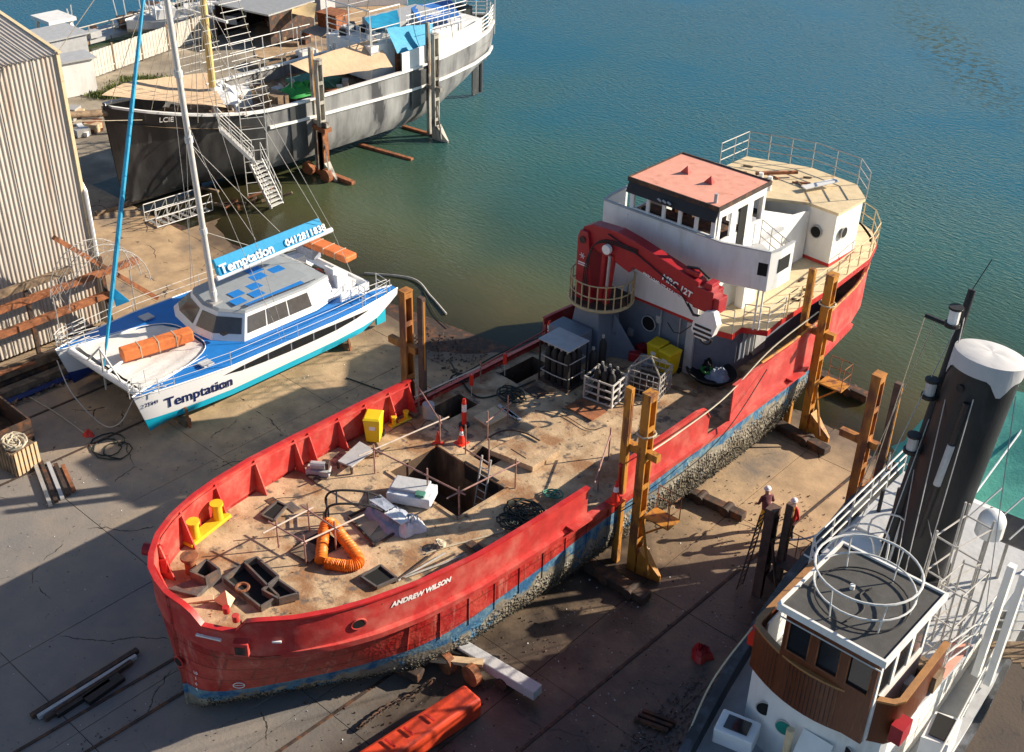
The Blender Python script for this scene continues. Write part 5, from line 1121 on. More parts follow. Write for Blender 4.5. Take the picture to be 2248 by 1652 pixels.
# side windows of the near hull: a long lens of dark panes
def sidept(t, f):
    k = t*(len(rA)-1); i = min(int(k), len(rA)-2); u = k-i
    A, B = rA[i], rA[i+1]; fs = [0, .2, .4, .6, .82, 1.0]; idx = [5, 6, 7, 8, 9, 10]
    j = next((j for j in range(5) if f <= fs[j+1]), 4); v = (f-fs[j])/(fs[j+1]-fs[j])
    return A[idx[j]].lerp(A[idx[j+1]], v).lerp(B[idx[j]].lerp(B[idx[j+1]], v), u)
def side_y(y, f):
    lo, hi = 0, 1
    for _ in range(24):
        md = (lo+hi)/2
        if sidept(md, f).y < y: lo = md
        else: hi = md
    return sidept(lo, f)
wy_ = [(22.4, .0), (23.4, .16), (24.6, .25), (25.8, .3), (27, .3), (28.2, .25), (29.3, .16), (30.2, .02)]
for (ya, ha), (yb, hb_) in zip(wy_, wy_[1:]):
    n_ = V(.03, 0, 0); g_ = .05; fc = .86
    q = [side_y(ya+g_, fc-ha*.42)+n_, side_y(yb-g_, fc-hb_*.42)+n_, side_y(yb-g_, fc+hb_*.36)+n_, side_y(ya+g_, fc+ha*.36)+n_]
    b = MB(); b.plate(q, .012); b.build('hull_window', m_glass, hullA)
p0, p1 = side_y(19.95, .52), side_y(22.6, .52)
def cat_x(y, z):
    t = max(0, min(1, (y-18.7)/13.6)); wd = .66*(min(1, t/.28)**.75)*(1-.75*max(0, (t-.72)/.28)**1.6)+.03; zt = 2.02-.3*t; zk = .18+.05*(1-t)
    f = (z-zk)/(zt-zk); return -35.88+wd*lerp_t([(0, .4), (.2, .82), (.4, .93), (.6, .98), (.82, 1), (1, 1)], f)
text_map('boat_name_lettering', 'Temptation', .62, lambda u, v, w_: V(cat_x(19.85+u, 1.15+v-.02*u)+.012+w_, 19.85+u, 1.15+v-.02*u), m_bl, hullA, bold=.014)
text_map('registration_lettering', '27549', .22, lambda u, v, w_: V(cat_x(19.05+u, 1.5+v)+.012+w_, 19.05+u, 1.5+v), m_bl, hullA, bold=.004)
# rudders and cradle stands
b = MB(); b.box((-35.9, 31.4, .75), (.1, .55, 1.1)); b.build('rudder', m_cyan, hullA)
b = MB(); b.box((-41.15, 31.3, .75), (.1, .55, 1.1)); b.build('rudder', m_navy, hullB)
for i, (x, y) in enumerate(((-35.88, 20.6), (-35.88, 29.0), (-41.15, 20.8), (-41.15, 29.0))):
    root = thing('timber_stand', ['timber block under the near bow of the catamaran', 'timber block under the near stern of the catamaran', 'timber block under the far bow of the catamaran', 'timber block under the far stern of the catamaran'][i], 'stand', (x, y, 0), 'keel blocks under the catamaran')
    b = MB(); b.box((x, y, .16), (1.0, .3, .32)); b.build('block', m_timber, root); 
    for s_ in (-1, 1): b = MB(); b.beam((x+s_*.6, y, 0), (x+s_*.45, y, .9), .08, .08, (0, 1, 0)); b.build('prop', m_rust, root)
# mast, boom, sail cover
MB0 = V(-38.3, 24.35, 3.15); MT = at(364, -12, 15.8); mdir = (MT-MB0).normalized(); MT2 = MB0+mdir*16
b = MB(); b.tube([MB0, MT2], [.13, .11], 12); mast = b.build('mast', mat('mast_alu', (.62, .6, .57), .4, .2, var=.08), cat, smooth=True)
for h in (.25, 3.1, 7.0, 9.6): b = MB(); q = MB0+mdir*h; b.tube([q, q+mdir*.25], .16, 12); b.build('mast_collar', m_alu, mast)
b = MB(); b.box(MB0-V(0, 0, .05), (.5, .5, .12)); b.build('mast_step', m_steel, mast)
B0 = V(-38.2, 24.55, 4.15); B1 = V(-37.75, 30.4, 4.6)
b = MB(); b.tube([B0, B1], .12, 10); boomc = b.build('boom', m_gwhite, cat, smooth=True)
bdv = (B1-B0); upc = V(-.28, 0, .72)
b = MB(); rows = []
for i in range(9):
    t = i/8; q = B0+bdv*(.02+.9*t); hh = 1.0-.12*t; rows.append([q+V(.1, 0, .04), q+V(.1, 0, .04)+upc*.55*hh, q+upc*hh+V(.0, 0, .02), q+upc*hh*.9+V(-.2, 0, 0), q+V(-.22, 0, .1), q+V(-.1, 0, -.02)])
b.grid(rows, closed=True); b.add(rows[0], [(0, 1, 2, 3, 4, 5)]); sail = b.build('sail_cover', m_sblue, boomc)
cm_ = frame_xy(B0+bdv*.03+V(.115, 0, .17), bdv, upc)
text('cover_lettering', 'Temptation', .56, cm_, m_wtxt, sail, bold=.015, extrude=.002); 
text('phone_lettering', '0412811838', .42, frame_xy(B0+bdv*.58+V(.112, 0, .18), bdv, upc), m_wtxt, sail, bold=.012, extrude=.002)
# forestay with furled sail
F0 = V(-38.7, 19.2, 2.0); F1 = at(316, -12, 15.0)
b = MB(); P = [F0, F0.lerp(F1, .04), F0.lerp(F1, .06), F0.lerp(F1, .3), F0.lerp(F1, .7), F1]; b.tube(P, [.02, .02, .06, .1, .09, .06], 8); fs = b.build('furled_headsail', m_tarpc, cat, smooth=True)
q = F0.lerp(F1, .22); b = MB(); b.plate([q, q+V(.25, .5, -.75), q-V(0, 0, .9)-(F1-F0)*.0, q+V(0, -.05, -.5)], .02); b.build('sail_tack', m_sblue, fs)
for p, q in ((MB0+mdir*15.5, V(-35.3, 25.6, 2)), (MB0+mdir*15.5, V(-41.7, 25.6, 2)), (MB0+mdir*8, V(-35.3, 25.4, 2)), (MB0+mdir*8, V(-41.7, 25.4, 2)), (B1, MB0+mdir*15.8), (B1+V(0, -.3, 0), MB0+mdir*14), (B1, V(-37.3, 31.0, 2.4)), (MB0+mdir*3.2, V(-39, 30.6, 2.2)), (F0, V(-35.9, 18.8, 2)), (F0, V(-41.1, 18.6, 2)), (V(-38.4, 26.8, 5.1), MB0+mdir*7), (V(-38.3, 28, 5.1), MB0+mdir*7)):
    b = MB(); b.tube([p, q], .012, 4); b.build('rigging_wire', m_railg, cat)
# orange covered boards on the catamaran
def long_pack(label, p, q, wd, h):
    root = thing('covered_pack', label, 'orange pack', tuple(p), 'orange packs on the catamaran'); b = MB(); b.beam(p+V(0, 0, h/2+.02), q+V(0, 0, h/2+.02), wd, h); b.build('cover', m_orbag, root, bevel=.07)
    for t in (.25, .5, .75): c_ = p.lerp(q, t)+V(0, 0, h/2+.02); d = (q-p).normalized(); b = MB(); b.beam(c_-d*.02, c_+d*.02, wd+.02, h+.02); b.build('strap', m_rope, root)
long_pack('long orange pack lying on the white trampoline at the catamaran bow', V(-38.7, 20.0, 1.93), V(-38.0, 22.9, 2.02), .55, .5)
long_pack('long orange red pack across the catamaran stern', V(-40.4, 31.0, 2.85), V(-37.6, 31.3, 2.75), .75, .3)
line('slack mooring rope hanging between the catamaran bows', [V(-35.9, 18.7, 1.9), V(-36.5, 18.3, .75), V(-37.6, 18.1, .3), V(-39.4, 18.0, 1.0), V(-41.1, 18.45, 1.6)], .025, m_railg)
coil('loose black hose lying under the catamaran bow', V(-36.3, 17.9, 0), .95, 3, m_dkrope, 11, .025, .03, 'hose_coil')
for i, (a, c_) in enumerate(((at(300, 985), at(320, 960)),)): pass

# ============================================================ CORRUGATED SHED
shed = thing('boat_shed', 'tall beige corrugated iron shed at the left edge of the slipway', 'shed', (-52, 12, 0))
SX, SY0, SY1, SZ = -44.9, -14.0, 22.75, 12.5
def corr(p, u, wdir, L, Wd, amp=.045, pitch=.19):
    "corrugated sheet: p corner, u unit direction across the ribs, wdir unit direction along them"
    n_ = u.cross(wdir).normalized(); b = MB(); n = max(2, int(L/(pitch/4))); r0, r1 = [], []
    for i in range(n+1):
        x = L*i/n; o_ = n_*amp*(0, 1, 1, 0)[i % 4]
        r0.append(p+u*x+o_); r1.append(p+u*x+wdir*Wd+o_)
    b.grid([r0, r1]); return b
y = SY0
while y < SY1-.1:
    L = min(1.62, SY1-y); corr(V(SX, y, .3), V(0, 1, 0), V(0, 0, 1), L, SZ-.3).build('wall_sheet', m_iron, shed)
    corr(V(SX+.15, y, SZ-.0), V(0, 1, 0), V(-1, 0, .16).normalized(), L, 9.5).build('roof_sheet', m_iron, shed); y += 1.62
b = MB(); b.box((-52.5, 4.4, 6.2), (15.0, 36.6, 12.0)); b.build('frame_core', m_rustdk, shed)
b = MB(); b.beam((SX+.06, SY1, .2), (SX+.06, SY1, SZ+.1), .14, .14, (0, 1, 0)); b.build('corner_flashing', m_cream, shed)
b = MB(); b.beam((SX+.2, SY1+.05, SZ+.05), (SX-9.3, SY1+.05, SZ+1.55), .16, .08); b.build('verge_flashing', m_cream, shed)
b = MB(); b.tube([(SX+.15, SY1+.1, 0), (SX+.15, SY1+.1, 6.6), (SX-.1, SY1+.1, 6.9)], .09, 8); b.build('downpipe', m_white, shed)
# retaining timbers, beams, rusty trusses in front of the shed
def timber(label, p, q, w_, h__, m_, cat_='timber', name='timber_baulk', group='timbers along the shed wall'):
    b = MB(); n = 6; P = [Vector(p).lerp(Vector(q), i/n)+V(jit(.02), 0, jit(.02)) for i in range(n+1)]
    b.beam(p, q, w_, h__); return tag(b.build(name, m_, bevel=.02), label, cat_, group)
timber('pale weathered baulk nearest the catamaran along the shed wall', (-42.6, 8, .25), (-42.3, 21.6, .25), .4, .4, m_timber)
timber('upper pale baulk lying on the stack against the shed wall', (-43.3, 6, .75), (-43.0, 21.0, .75), .45, .35, m_timber)
timber('dark lower baulk hidden under the stack by the shed wall', (-43.2, 7, .25), (-42.95, 23.0, .25), .45, .4, m_rustdk)
timber('orange rusty steel joist raised in front of the shed wall, lower one', (-43.9, 5, 2.0), (-43.8, 22.6, 2.1), .25, .3, m_rust, 'steel joist', 'steel_joist', 'rusty joists in front of the shed')
timber('orange rusty steel joist raised in front of the shed wall, upper one', (-43.9, 5, 3.05), (-43.8, 24.2, 3.2), .25, .28, m_rust, 'steel joist', 'steel_joist', 'rusty joists in front of the shed')
timber('pale painted steel joist above the two rusty ones', (-43.6, 5, 3.9), (-43.6, 21.0, 3.95), .25, .3, m_timber, 'steel joist', 'steel_joist', 'rusty joists in front of the shed')
for i, yy in enumerate((9, 14, 19, 22.5)): 
    b = MB(); b.beam((-43.9, yy, 0), (-43.9, yy, 3.9), .16, .16, (0, 1, 0)); tag(b.build('rack_post', m_rustdk), ['rusty rack post at the left picture edge', 'rusty rack post below the netting shadow', 'rusty rack post right of the netting shadow', 'rusty rack post at the shed corner'][i], 'post', 'rack posts')
b = MB(); b.beam(atX(118, 522, -43.2), atX(345, 655, -43.2), .2, .2); o = tag(b.build('davit_beam', m_rust), 'long rusty beam sloping across the shed wall corner', 'beam')
line('blue pipe bundle at the foot of the timber stack', [(-41.9, 6, .12), (-42.0, 12, .12), (-41.9, 19.6, .12)], .14, m_navy, 'pipe', 'blue_pipe')
# lattice net basket whose shadow falls on the wall
root = thing('net_hoop', 'pale arched wire hoop with netting in front of the shed wall', 'net hoop', (-42.6, 21, 0))
def arc3(c, rx, rz, n=14, tilt=0): return [V(c[0]+tilt*math.sin(math.pi*i/n), c[1]-rx*math.cos(math.pi*i/n), c[2]+rz*math.sin(math.pi*i/n)) for i in range(n+1)]
for k in range(3): b = MB(); b.tube(arc3((-42.8+k*.75, 21.4, 3.4), 1.9, 2.0), .02, 5); b.build('hoop', m_railg, root)
A0, A1, A2 = arc3((-42.8, 21.4, 3.4), 1.9, 2.0), arc3((-42.05, 21.4, 3.4), 1.9, 2.0), arc3((-41.3, 21.4, 3.4), 1.9, 2.0)
b = MB()
for i in range(14):
    b.beam(A0[i], A1[i+1], .012, .012); b.beam(A1[i], A0[i+1], .012, .012); b.beam(A1[i], A2[i+1], .012, .012); b.beam(A2[i], A1[i+1], .012, .012)
for i in range(1, 14):
    for j in range(4): z0 = 3.4+(A0[i].z-3.4)*j/4; z1 = 3.4+(A0[i].z-3.4)*(j+1)/4; b.beam((A0[i].x, A0[i].y, z0), (A0[i].x, A0[min(13, i+1)].y, z1), .012, .012)
o = b.build('netting', m_railg, root); o['kind'] = 'stuff'
for yy in (19.6, 23.2): b = MB(); b.tube([(-42.8, yy, 0), (-42.8, yy, 3.4)], .03, 5); b.build('leg', m_railg, root)
# stone and rubble bank under the timbers
def rubble(label, x0, x1, y0, y1, n, m_, z=0, smax=.22, name='rubble', seed=1):
    random.seed(seed); b = MB()
    for _ in range(n):
        p = V(random.uniform(x0, x1), random.uniform(y0, y1), z); r_ = random.uniform(.04, smax)
        vs = [p+V(random.uniform(-1, 1)*r_, random.uniform(-1, 1)*r_, random.uniform(0, 1)*r_) for _ in range(5)]+[p+V(jit(r_), jit(r_), r_*1.1)]
        b.add(vs, [(0, 1, 5), (1, 2, 5), (2, 3, 5), (3, 4, 5), (4, 0, 5), (0, 2, 1), (0, 3, 2), (0, 4, 3)])
    return tag(b.build(name, m_), label, None, None, 'stuff')
rubble('', -43.5, -41.6, 8, 24, 900, m_timber, .02, .2, 'rubble_bank', 3)
rubble('', -34.5, -30.5, 30.8, 33.0, 260, m_rustdk, -.02, .09, 'shore_weed', 5)
rubble('', -17, -14, 28.5, 34, 60, m_rustdk, 0, .06, 'slip_debris', 6)
rubble('', -24, -16, 14.5, 22, 160, m_rustdk, 0, .06, 'slip_debris', 8)
rubble('', -13, -9.5, 15, 24, 1500, mat('grey_gravel', (.12, .11, .1), .9, var=.5, scale=10), 0, .07, 'gravel_strip', 9)
# skip, crate with ropes, steel angles at the left edge
root = thing('steel_skip', 'dark open steel skip at the left edge of the slipway', 'skip', (-40.2, 14.9, 0))
for c_, d_ in (((-40.2, 14.2, .5), (2.6, .08, 1.0)), ((-40.2, 15.9, .5), (2.6, .08, 1.0)), ((-41.5, 15.05, .5), (.08, 1.62, 1.0)), ((-38.9, 15.05, .5), (.08, 1.62, 1.0)), ((-40.2, 15.05, .06), (2.5, 1.6, .08))): b = MB(); b.box(c_, d_); b.build('skip_side' if d_[2] > .5 else 'skip_floor', m_rustdk, root)
CRT = V(-37.7, 14.7, 0); root = thing('slatted_crate', 'pale slatted crate heaped with old rope at the left edge', 'crate', tuple(CRT)); CM = Matrix.Translation(CRT) @ Matrix.Rotation(R(10), 4, 'Z')
for k in range(6):
    b = MB(); b.box(None, (.03, .11, 1.0), mat=CM @ Matrix.Translation((.55, -.45+.18*k, .55))); b.build('slat', m_paleply, root)
    b = MB(); b.box(None, (.13, .03, 1.0), mat=CM @ Matrix.Translation((-.45+.18*k, -.55, .55))); b.build('slat', m_timber, root)
b = MB(); b.box(None, (1.06, 1.06, .9), mat=CM @ Matrix.Translation((0, 0, .5))); b.build('crate_core', m_timber, root)
coil('heap of pale old rope on top of the slatted crate', CRT+V(0, 0, .98), .42, 8, m_rope, 4, .04, .2)
for i in range(5):
    p = at(75+i*16, 1015+i*3); q = at(112+i*13, 1115-i*8); b = MB(); b.beam(p+V(0, 0, .1), q+V(0, 0, .1), .14, .1); tag(b.build('steel_channel', [m_steel, m_rustdk, m_lgrey, m_rustdk, m_rust][i]), ['leftmost steel channel below the slatted crate', 'dark channel second from left below the slatted crate', 'light grey channel in the middle below the slatted crate', 'dark channel second from right below the slatted crate', 'rusty bent channel rightmost below the slatted crate'][i], 'channel', 'steel channels below the crate')
for i, (p, q, w_, m_) in enumerate((((70, 1578), (303, 1432), .16, m_rustdk), ((85, 1580), (300, 1446), .12, m_lgrey), ((100, 1585), (290, 1458), .14, m_rustdk), ((125, 1575), (240, 1500), .2, m_black), ((190, 1545), (268, 1490), .35, m_black))):
    a, c_ = at(*p), at(*q); b = MB(); b.beam(a+V(0, 0, .09), c_+V(0, 0, .09), w_, .14); tag(b.build('steel_rail', m_), ['long dark rail nearest the catamaran in the stack at lower left', 'pale long rail second in the lower left stack', 'long dark rail third in the lower left stack', 'short black rail in the lower left stack', 'short wide black beam nearest the ship in the lower left stack'][i], 'rail', 'rails stacked at the lower left')
# slip rails under the ships
for x0, x1, y0, y1 in ((-25.3, -24.3, 6, 36), (-23.9, -23.0, 6, 36), (-19.9, -19.0, 12, 40), (-15.0, -14.4, 14, 38), (-37.2, -36.8, 8, 31), (-40.6, -40.2, 8, 31)):
    b = MB(); b.beam((x0, y0, .015), (x1, y1, .015), .1, .03); b.build('slip_rail', m_rustdk, slip)
# cradle beams and timbers under and beside the red ship
def cradle(label, p, q, w_, h__, m_, z=.18):
    root = thing('cradle_beam', label, 'beam', tuple(p), 'slip cradle beams'); b = MB(); b.beam(V(p.x, p.y, z), V(q.x, q.y, z), w_, h__); b.build('beam', m_, root, bevel=.03)
    for t in (.35, .75):
        c_ = p.lerp(q, t); d = (q-p).normalized(); s_ = V(-d.y, d.x, 0); b = MB(); b.tube([V(c_.x, c_.y, .2)-s_*(w_/2+.06), V(c_.x, c_.y, .2)+s_*(w_/2+.06)], .2, 14); b.build('wheel', m_rustdk, root)
cradle('dark cradle beam under the aft ochre posts', at(1640, 905), at(1815, 1000), .45, .3, m_rustdk, .2)
cradle('dark cradle beam between the stern posts and the free-standing rusty post', at(1750, 812), at(1905, 885), .45, .35, m_rustdk, .22)
cradle('dark cradle beam jutting out beside the two workers', at(1490, 1080), at(1632, 1145), .4, .3, m_rustdk, .2)
cradle('cradle beam below the boxed ochre post at the bulwark gap', at(1290, 1250), at(1420, 1325), .5, .3, m_rustdk, .2)
cradle('white topped cradle beam jutting out at the bottom of the picture', V(-20.5, 18.9, 0), at(1180, 1545), .42, .35, m_cover, .45)
cradle('dark cradle beam under the bow of the red ship', V(-24, 16.4, 0), at(925, 1500), .4, .3, m_rustdk, .3)
cradle('cradle beam under the port guide posts', V(-28.4, 25.5, 0), V(-24, 25.5, 0), .45, .3, m_rustdk, .2)
for i, yy in enumerate((15.5, 19, 23, 27, 31, 35)): 
    b = MB(); b.box((-22.6+.04*yy-.5, yy, .1), (2.2, .5, .2)); tag(b.build('keel_block', m_timber), 'timber keel block under the red ship, number from the bow unseen' if False else ['first keel block under the red bow', 'second keel block under the red ship', 'third keel block under the red ship, below the hold', 'fourth keel block under the red ship', 'fifth keel block, below the gas bottles', 'sixth keel block, below the crane'][i], 'block', 'keel blocks under the red ship')
root = thing('cradle_bogie', 'rusty wheel bogie with chain beside the white topped beam', 'bogie', tuple(at(1005, 1480)))
p = at(1005, 1485); 
for dx in (-.4, .5): b = MB(); b.tube([p+V(dx, dx*.2-.12, .35), p+V(dx+.02, dx*.2+.12, .35)], .35, 18); b.build('wheel', m_rust, root)
b = MB(); b.beam(p+V(-1.1, -.6, .5), p+V(.6, .5, .6), .25, .12); b.build('arm', m_paleply, root); b = MB(); b.beam(p+V(-1.3, -.2, .4), p+V(.8, 1.0, .45), .2, .25); b.build('frame', m_black, root)
P = hosepath([at(945, 1500, .3), at(900, 1530, .06), at(850, 1555, .06), at(815, 1580, .06), at(790, 1600, .06)], 10); b = MB()
root = thing('anchor_chain', 'heavy dark chain trailing from the bogie to lower left', 'chain', tuple(P[0]))
for i in range(0, len(P)-2, 2):
    c_ = P[i]; d = (P[i+1]-P[i]).normalized(); s_ = V(-d.y, d.x, 0) if (i//2) % 2 else V(0, 0, 1)
    b = MB(); b.tube([c_+d*.16*math.cos(t)+s_*.08*math.sin(t)+V(0, 0, .06) for t in [k*math.pi/5 for k in range(11)]], .03, 5); b.build('chain_link', m_rustdk, root)
# orange red pontoon at the bottom edge
root = thing('red_pontoon', 'orange red steel pontoon beam lying at the bottom edge', 'pontoon', (-18, 15, 0))
pa, pb2 = V(-17.5, 12.4, .4), V(-16.95, 17.8, .4); b = MB(); b.beam(pa, pb2, .8, .75); body = b.build('pontoon_body', mat('pontoon_orange', (.62, .06, .02), .5, var=.15, scale=3, col2=(.4, .04, .02), c2scale=2), root, bevel=.1)
d = (pb2-pa).normalized()
for t in (.35, .5, .62, .9): c_ = pa.lerp(pb2, t)+V(0, 0, .44); disc(frame_at(c_, V(0, 0, 1)), .11, .015).build('socket', m_rustdk, root)
for t in (.44, .56, .7): c_ = pa.lerp(pb2, t)+V(0, 0, .45); b = MB(); b.beam(c_-V(.2, 0, 0), c_+V(.2, 0, 0), .06, .03); b.build('lug', m_red, root)
blob('red_canister', at(1540, 1440, 0), .35, .35, .4, m_dkred, 'crumpled dark red object on the slabs left of the black hull', 'object', 12)
blob('orange_net', at(195, 955, 0), .25, .2, .2, m_cone, 'small red object on the slabs under the catamaran bow', 'object', 13)
root = thing('steel_offcut', 'dark steel offcut on the slabs near the bottom, left of the black hull', 'scrap', tuple(at(1440, 1585))); p = at(1440, 1585)
for k in range(3): b = MB(); b.beam(p+V(-.5, -.2*k, .08), p+V(.5, .3-.2*k, .08), .1, .12); b.build('offcut_bar', m_rustdk, root)
# ladder on the near post
p0, p1 = V(-14.1, 27.75, .1), V(-13.75, 27.85, 3.4); root = thing('ladder', 'brown steel ladder leaning on the post beside the two workers', 'ladder', tuple(p0))
for s_ in (-.18, .18): b = MB(); b.beam(p0+V(0, s_, 0), p1+V(0, s_, 0), .05, .05); b.build('stile', m_brpole, root)
for i in range(16): q = p0.lerp(p1, (i+.5)/16); b = MB(); b.tube([q-V(0, .18, 0), q+V(0, .18, 0)], .02, 5); b.build('rung', m_brpole, root)
line('white rope hanging from the post by the workers to the black hulled steamer', [V(-13.05, 28.25, 2.4), V(-12.3, 29.5, 2.5), V(-11.5, 31.5, 4.2)], .035, m_bag)

# ============================================================ PEOPLE
def person(loc, face, pose, top, hat, trous, label):
    x, y, z = loc; root = thing('person', label, 'person', loc, 'workers on the slipway')
    M_ = Matrix.Translation(loc) @ Matrix.Rotation(face, 4, 'Z')     # faces local +Y
    J = {'pel': (0, 0, .95), 'spi': (0, .02+pose['lean']*.5, 1.2), 'che': (0, pose['lean'], 1.42), 'nek': (0, pose['lean']+.02, 1.53), 'hd0': (0, pose['lean']+.04, 1.62), 'hd1': (0, pose['lean']+.05, 1.78)}
    E_ = [('pel', 'spi'), ('spi', 'che'), ('che', 'nek'), ('nek', 'hd0'), ('hd0', 'hd1')]
    Rr = {'pel': .15, 'spi': .145, 'che': .16, 'nek': .06, 'hd0': .095, 'hd1': .09}
    for s_, k in ((-1, 'l'), (1, 'r')):
        J['hip'+k] = (s_*.1, 0, .9); J['kne'+k] = (s_*.11, pose['leg'+k][0], .5); J['ank'+k] = (s_*.12, pose['leg'+k][1], .09); J['toe'+k] = (s_*.13, pose['leg'+k][1]+.16, .05)
        J['sho'+k] = (s_*.19, pose['lean'], 1.43); e, h_ = pose['arm'+k]; J['elb'+k] = e; J['han'+k] = h_
        E_ += [('pel', 'hip'+k), ('hip'+k, 'kne'+k), ('kne'+k, 'ank'+k), ('ank'+k, 'toe'+k), ('che', 'sho'+k), ('sho'+k, 'elb'+k), ('elb'+k, 'han'+k)]
        Rr.update({'hip'+k: .1, 'kne'+k: .065, 'ank'+k: .05, 'toe'+k: .045, 'sho'+k: .075, 'elb'+k: .05, 'han'+k: .035})
        for f in range(5):
            n1 = 'f%s%d' % (k, f); J[n1] = tuple(Vector(h_)+V((f-2)*.022, .03, -.09+.008*abs(f-2))); E_.append(('han'+k, n1)); Rr[n1] = .012
    names = list(J); me = bpy.data.meshes.new('body'); me.from_pydata([tuple((M_ @ Vector(J[n_]))-Vector(loc)) for n_ in names], [(names.index(a), names.index(b_)) for a, b_ in E_], [])
    o = bpy.data.objects.new('body', me); COL.objects.link(o); o.modifiers.new('skin', 'SKIN'); me.skin_vertices.new() if not me.skin_vertices else None
    for i, n_ in enumerate(names): me.skin_vertices[0].data[i].radius = (Rr[n_]*1.0, Rr[n_]*1.0); me.skin_vertices[0].data[i].use_root = (n_ == 'pel')
    sb = o.modifiers.new('sub', 'SUBSURF'); sb.levels = sb.render_levels = 2
    bpy.context.view_layer.update(); me2 = bpy.data.meshes.new_from_object(o.evaluated_get(bpy.context.evaluated_depsgraph_get())); o.modifiers.clear(); o.data = me2
    for m_ in (top, trous, m_skin, m_black): me2.materials.append(m_)
    for p in me2.polygons:
        c_ = M_.inverted() @ (p.center+Vector(loc)); p.use_smooth = True
        p.material_index = 2 if c_.z > 1.53 or (c_.z < 1.16 and abs(c_.x) > .2 and min((c_-Vector(J['hanl'])).length, (c_-Vector(J['hanr'])).length) < .14) else (3 if c_.z < .13 else (1 if c_.z < .93 and abs(c_.x) < .24 and not min((c_-Vector(J['hanl'])).length, (c_-Vector(J['hanr'])).length) < .12 else 0))
    o.parent = root; ORG[o.name] = Vector(loc)
    hc = M_ @ V(0, pose['lean']+.05, 1.74); b = MB(); rows = []
    for t in range(6):
        a = t*math.pi/10; rows.append([hc+V(.115*math.cos(a)*math.cos(k*math.pi/8), .13*math.cos(a)*math.sin(k*math.pi/8), .11*math.sin(a)) for k in range(16)])
    b.grid(rows, closed=True); b.prism([(hc.x+.13*math.cos(k*math.pi/8), hc.y+.145*math.sin(k*math.pi/8)) for k in range(16)], hc.z-.01, hc.z+.005); b.build('helmet', hat, root, smooth=True)
    b = MB(); q = M_ @ V(0, pose['lean']+.155, 1.66); b.box(q, (.03, .03, .05)); b.build('nose', m_skin, root)
    for s_ in (-1, 1): b = MB(); q = M_ @ V(s_*.035, pose['lean']+.14, 1.69); b.box(q, (.02, .015, .014)); b.build('eye', m_black, root)
    return root
person((-14.25, 31.2, 0), R(150), {'lean': .03, 'legl': (.06, -.02), 'legr': (-.02, -.1), 'arml': ((-.3, -.02, 1.16), (-.3, .12, .95)), 'armr': ((.31, 0, 1.15), (.34, .1, .92))}, m_hv, m_hat, m_trous, 'worker in a red jacket, dark trousers and pale helmet, nearest the black hull')
person((-15.2, 31.0, 0), R(60), {'lean': .1, 'legl': (.12, .05), 'legr': (.02, -.14), 'arml': ((-.3, .1, 1.16), (-.27, .32, 1.05)), 'armr': ((.3, .1, 1.16), (.26, .34, 1.1))}, m_hvb, m_hat, m_hiy, 'worker in a maroon top, yellow trousers and white helmet, left of the brown post')

# ============================================================ BLACK TALL SHIP
bs = thing('sailing_ship', 'black and grey sailing ship with canvas covers on the far slip', 'ship', (-55.2, 44, 0))
BH = [(0, .06), (.6, .55), (1.6, 1.15), (3, 1.8), (5, 2.45), (7.5, 2.95), (10, 3.1), (18, 3.15), (22, 3.05), (25, 2.7), (27, 2.1), (28.4, 1.2), (29, .1)]
def bhb(a): return lerp_t(BH, a)
def bsh(a): return 4.45+1.55*max(0, 1-a/9)**1.6+.9*max(0, (a-18)/11)**1.5
def B(s_, a, z): return V(-55.2+s_, 29.9+a, z)
bst = [0, .3, .7, 1.2, 1.8, 2.6, 3.5, 5, 6.5, 8, 10, 12, 14, 16, 18, 20, 22, 23.5, 25, 26, 27, 27.8, 28.4, 28.8, 29]
rows = []
for a in bst:
    zk = .45+1.9*sstep((a-20)/9); b1 = sstep(a/10); b2 = sstep((a-18)/10); L, Rr_ = [], []
    for f, fm, fb, fs_ in ((1, 1, 1, 1), (.8, 1, .85, .98), (.6, .99, .7, .92), (.42, .97, .56, .82), (.25, .92, .42, .68), (.1, .8, .28, .45), (0, .3, .15, .1)):
        w_ = bhb(a)*((fb*(1-b1)+fm*b1)*(1-b2)+fs_*b2); z = zk+(bsh(a)-zk)*f; ao = a+.35*(1-f)*max(0, 1-a/5); L.append(B(-w_, ao, z)); Rr_.append(B(w_, ao, z))
    rows.append(L+Rr_[::-1])
b = MB(); b.grid(rows)
m_bh2 = mat('weathered_grey_side', (.13, .13, .135), .55, var=.4, scale=2, col2=(.4, .4, .39), c2scale=.8, c2lo=.4, c2hi=.75, stretch=(1, 1, .25), col3=(.05, .05, .055), c3scale=.3, c3lo=.62, c3hi=.65)
bhull = b.build('hull', m_bh2, bs, smooth=True); bhull.data.materials.append(m_blackhull)
bhull.data.materials.append(m_white)
for p in bhull.data.polygons:
    c_ = p.center+ORG[bhull.name]
    if c_.y < 38.3: p.material_index = 1
b = MB(); P = [(B(bhb(a)*.98, a, 0), B(-bhb(a)*.98, a, 0), a) for a in bst]; b.grid([[V(q[0].x, q[0].y, bsh(q[2])-.75), V(q[1].x, q[1].y, bsh(q[2])-.75)] for q in P]); b.build('deck', m_timber, bhull)
def bstrip(name, side, a0, a1, zf, w_, h__, m_, off=0):
    b = MB(); n = 40; rws = []
    for i in range(n+1):
        a = a0+(a1-a0)*i/n; x = side*(bhb(a)+off); z = zf(a); rws.append([B(x-side*w_/2, a, z-h__/2), B(x-side*w_/2, a, z+h__/2), B(x+side*w_/2, a, z+h__/2), B(x+side*w_/2, a, z-h__/2)])
    b.grid(rws, closed=True); return b.build(name, m_, bs)
for sd in (-1, 1): bstrip('cap_rail', sd, .3, 29, lambda a: bsh(a)+.05, .28, .12, m_white)
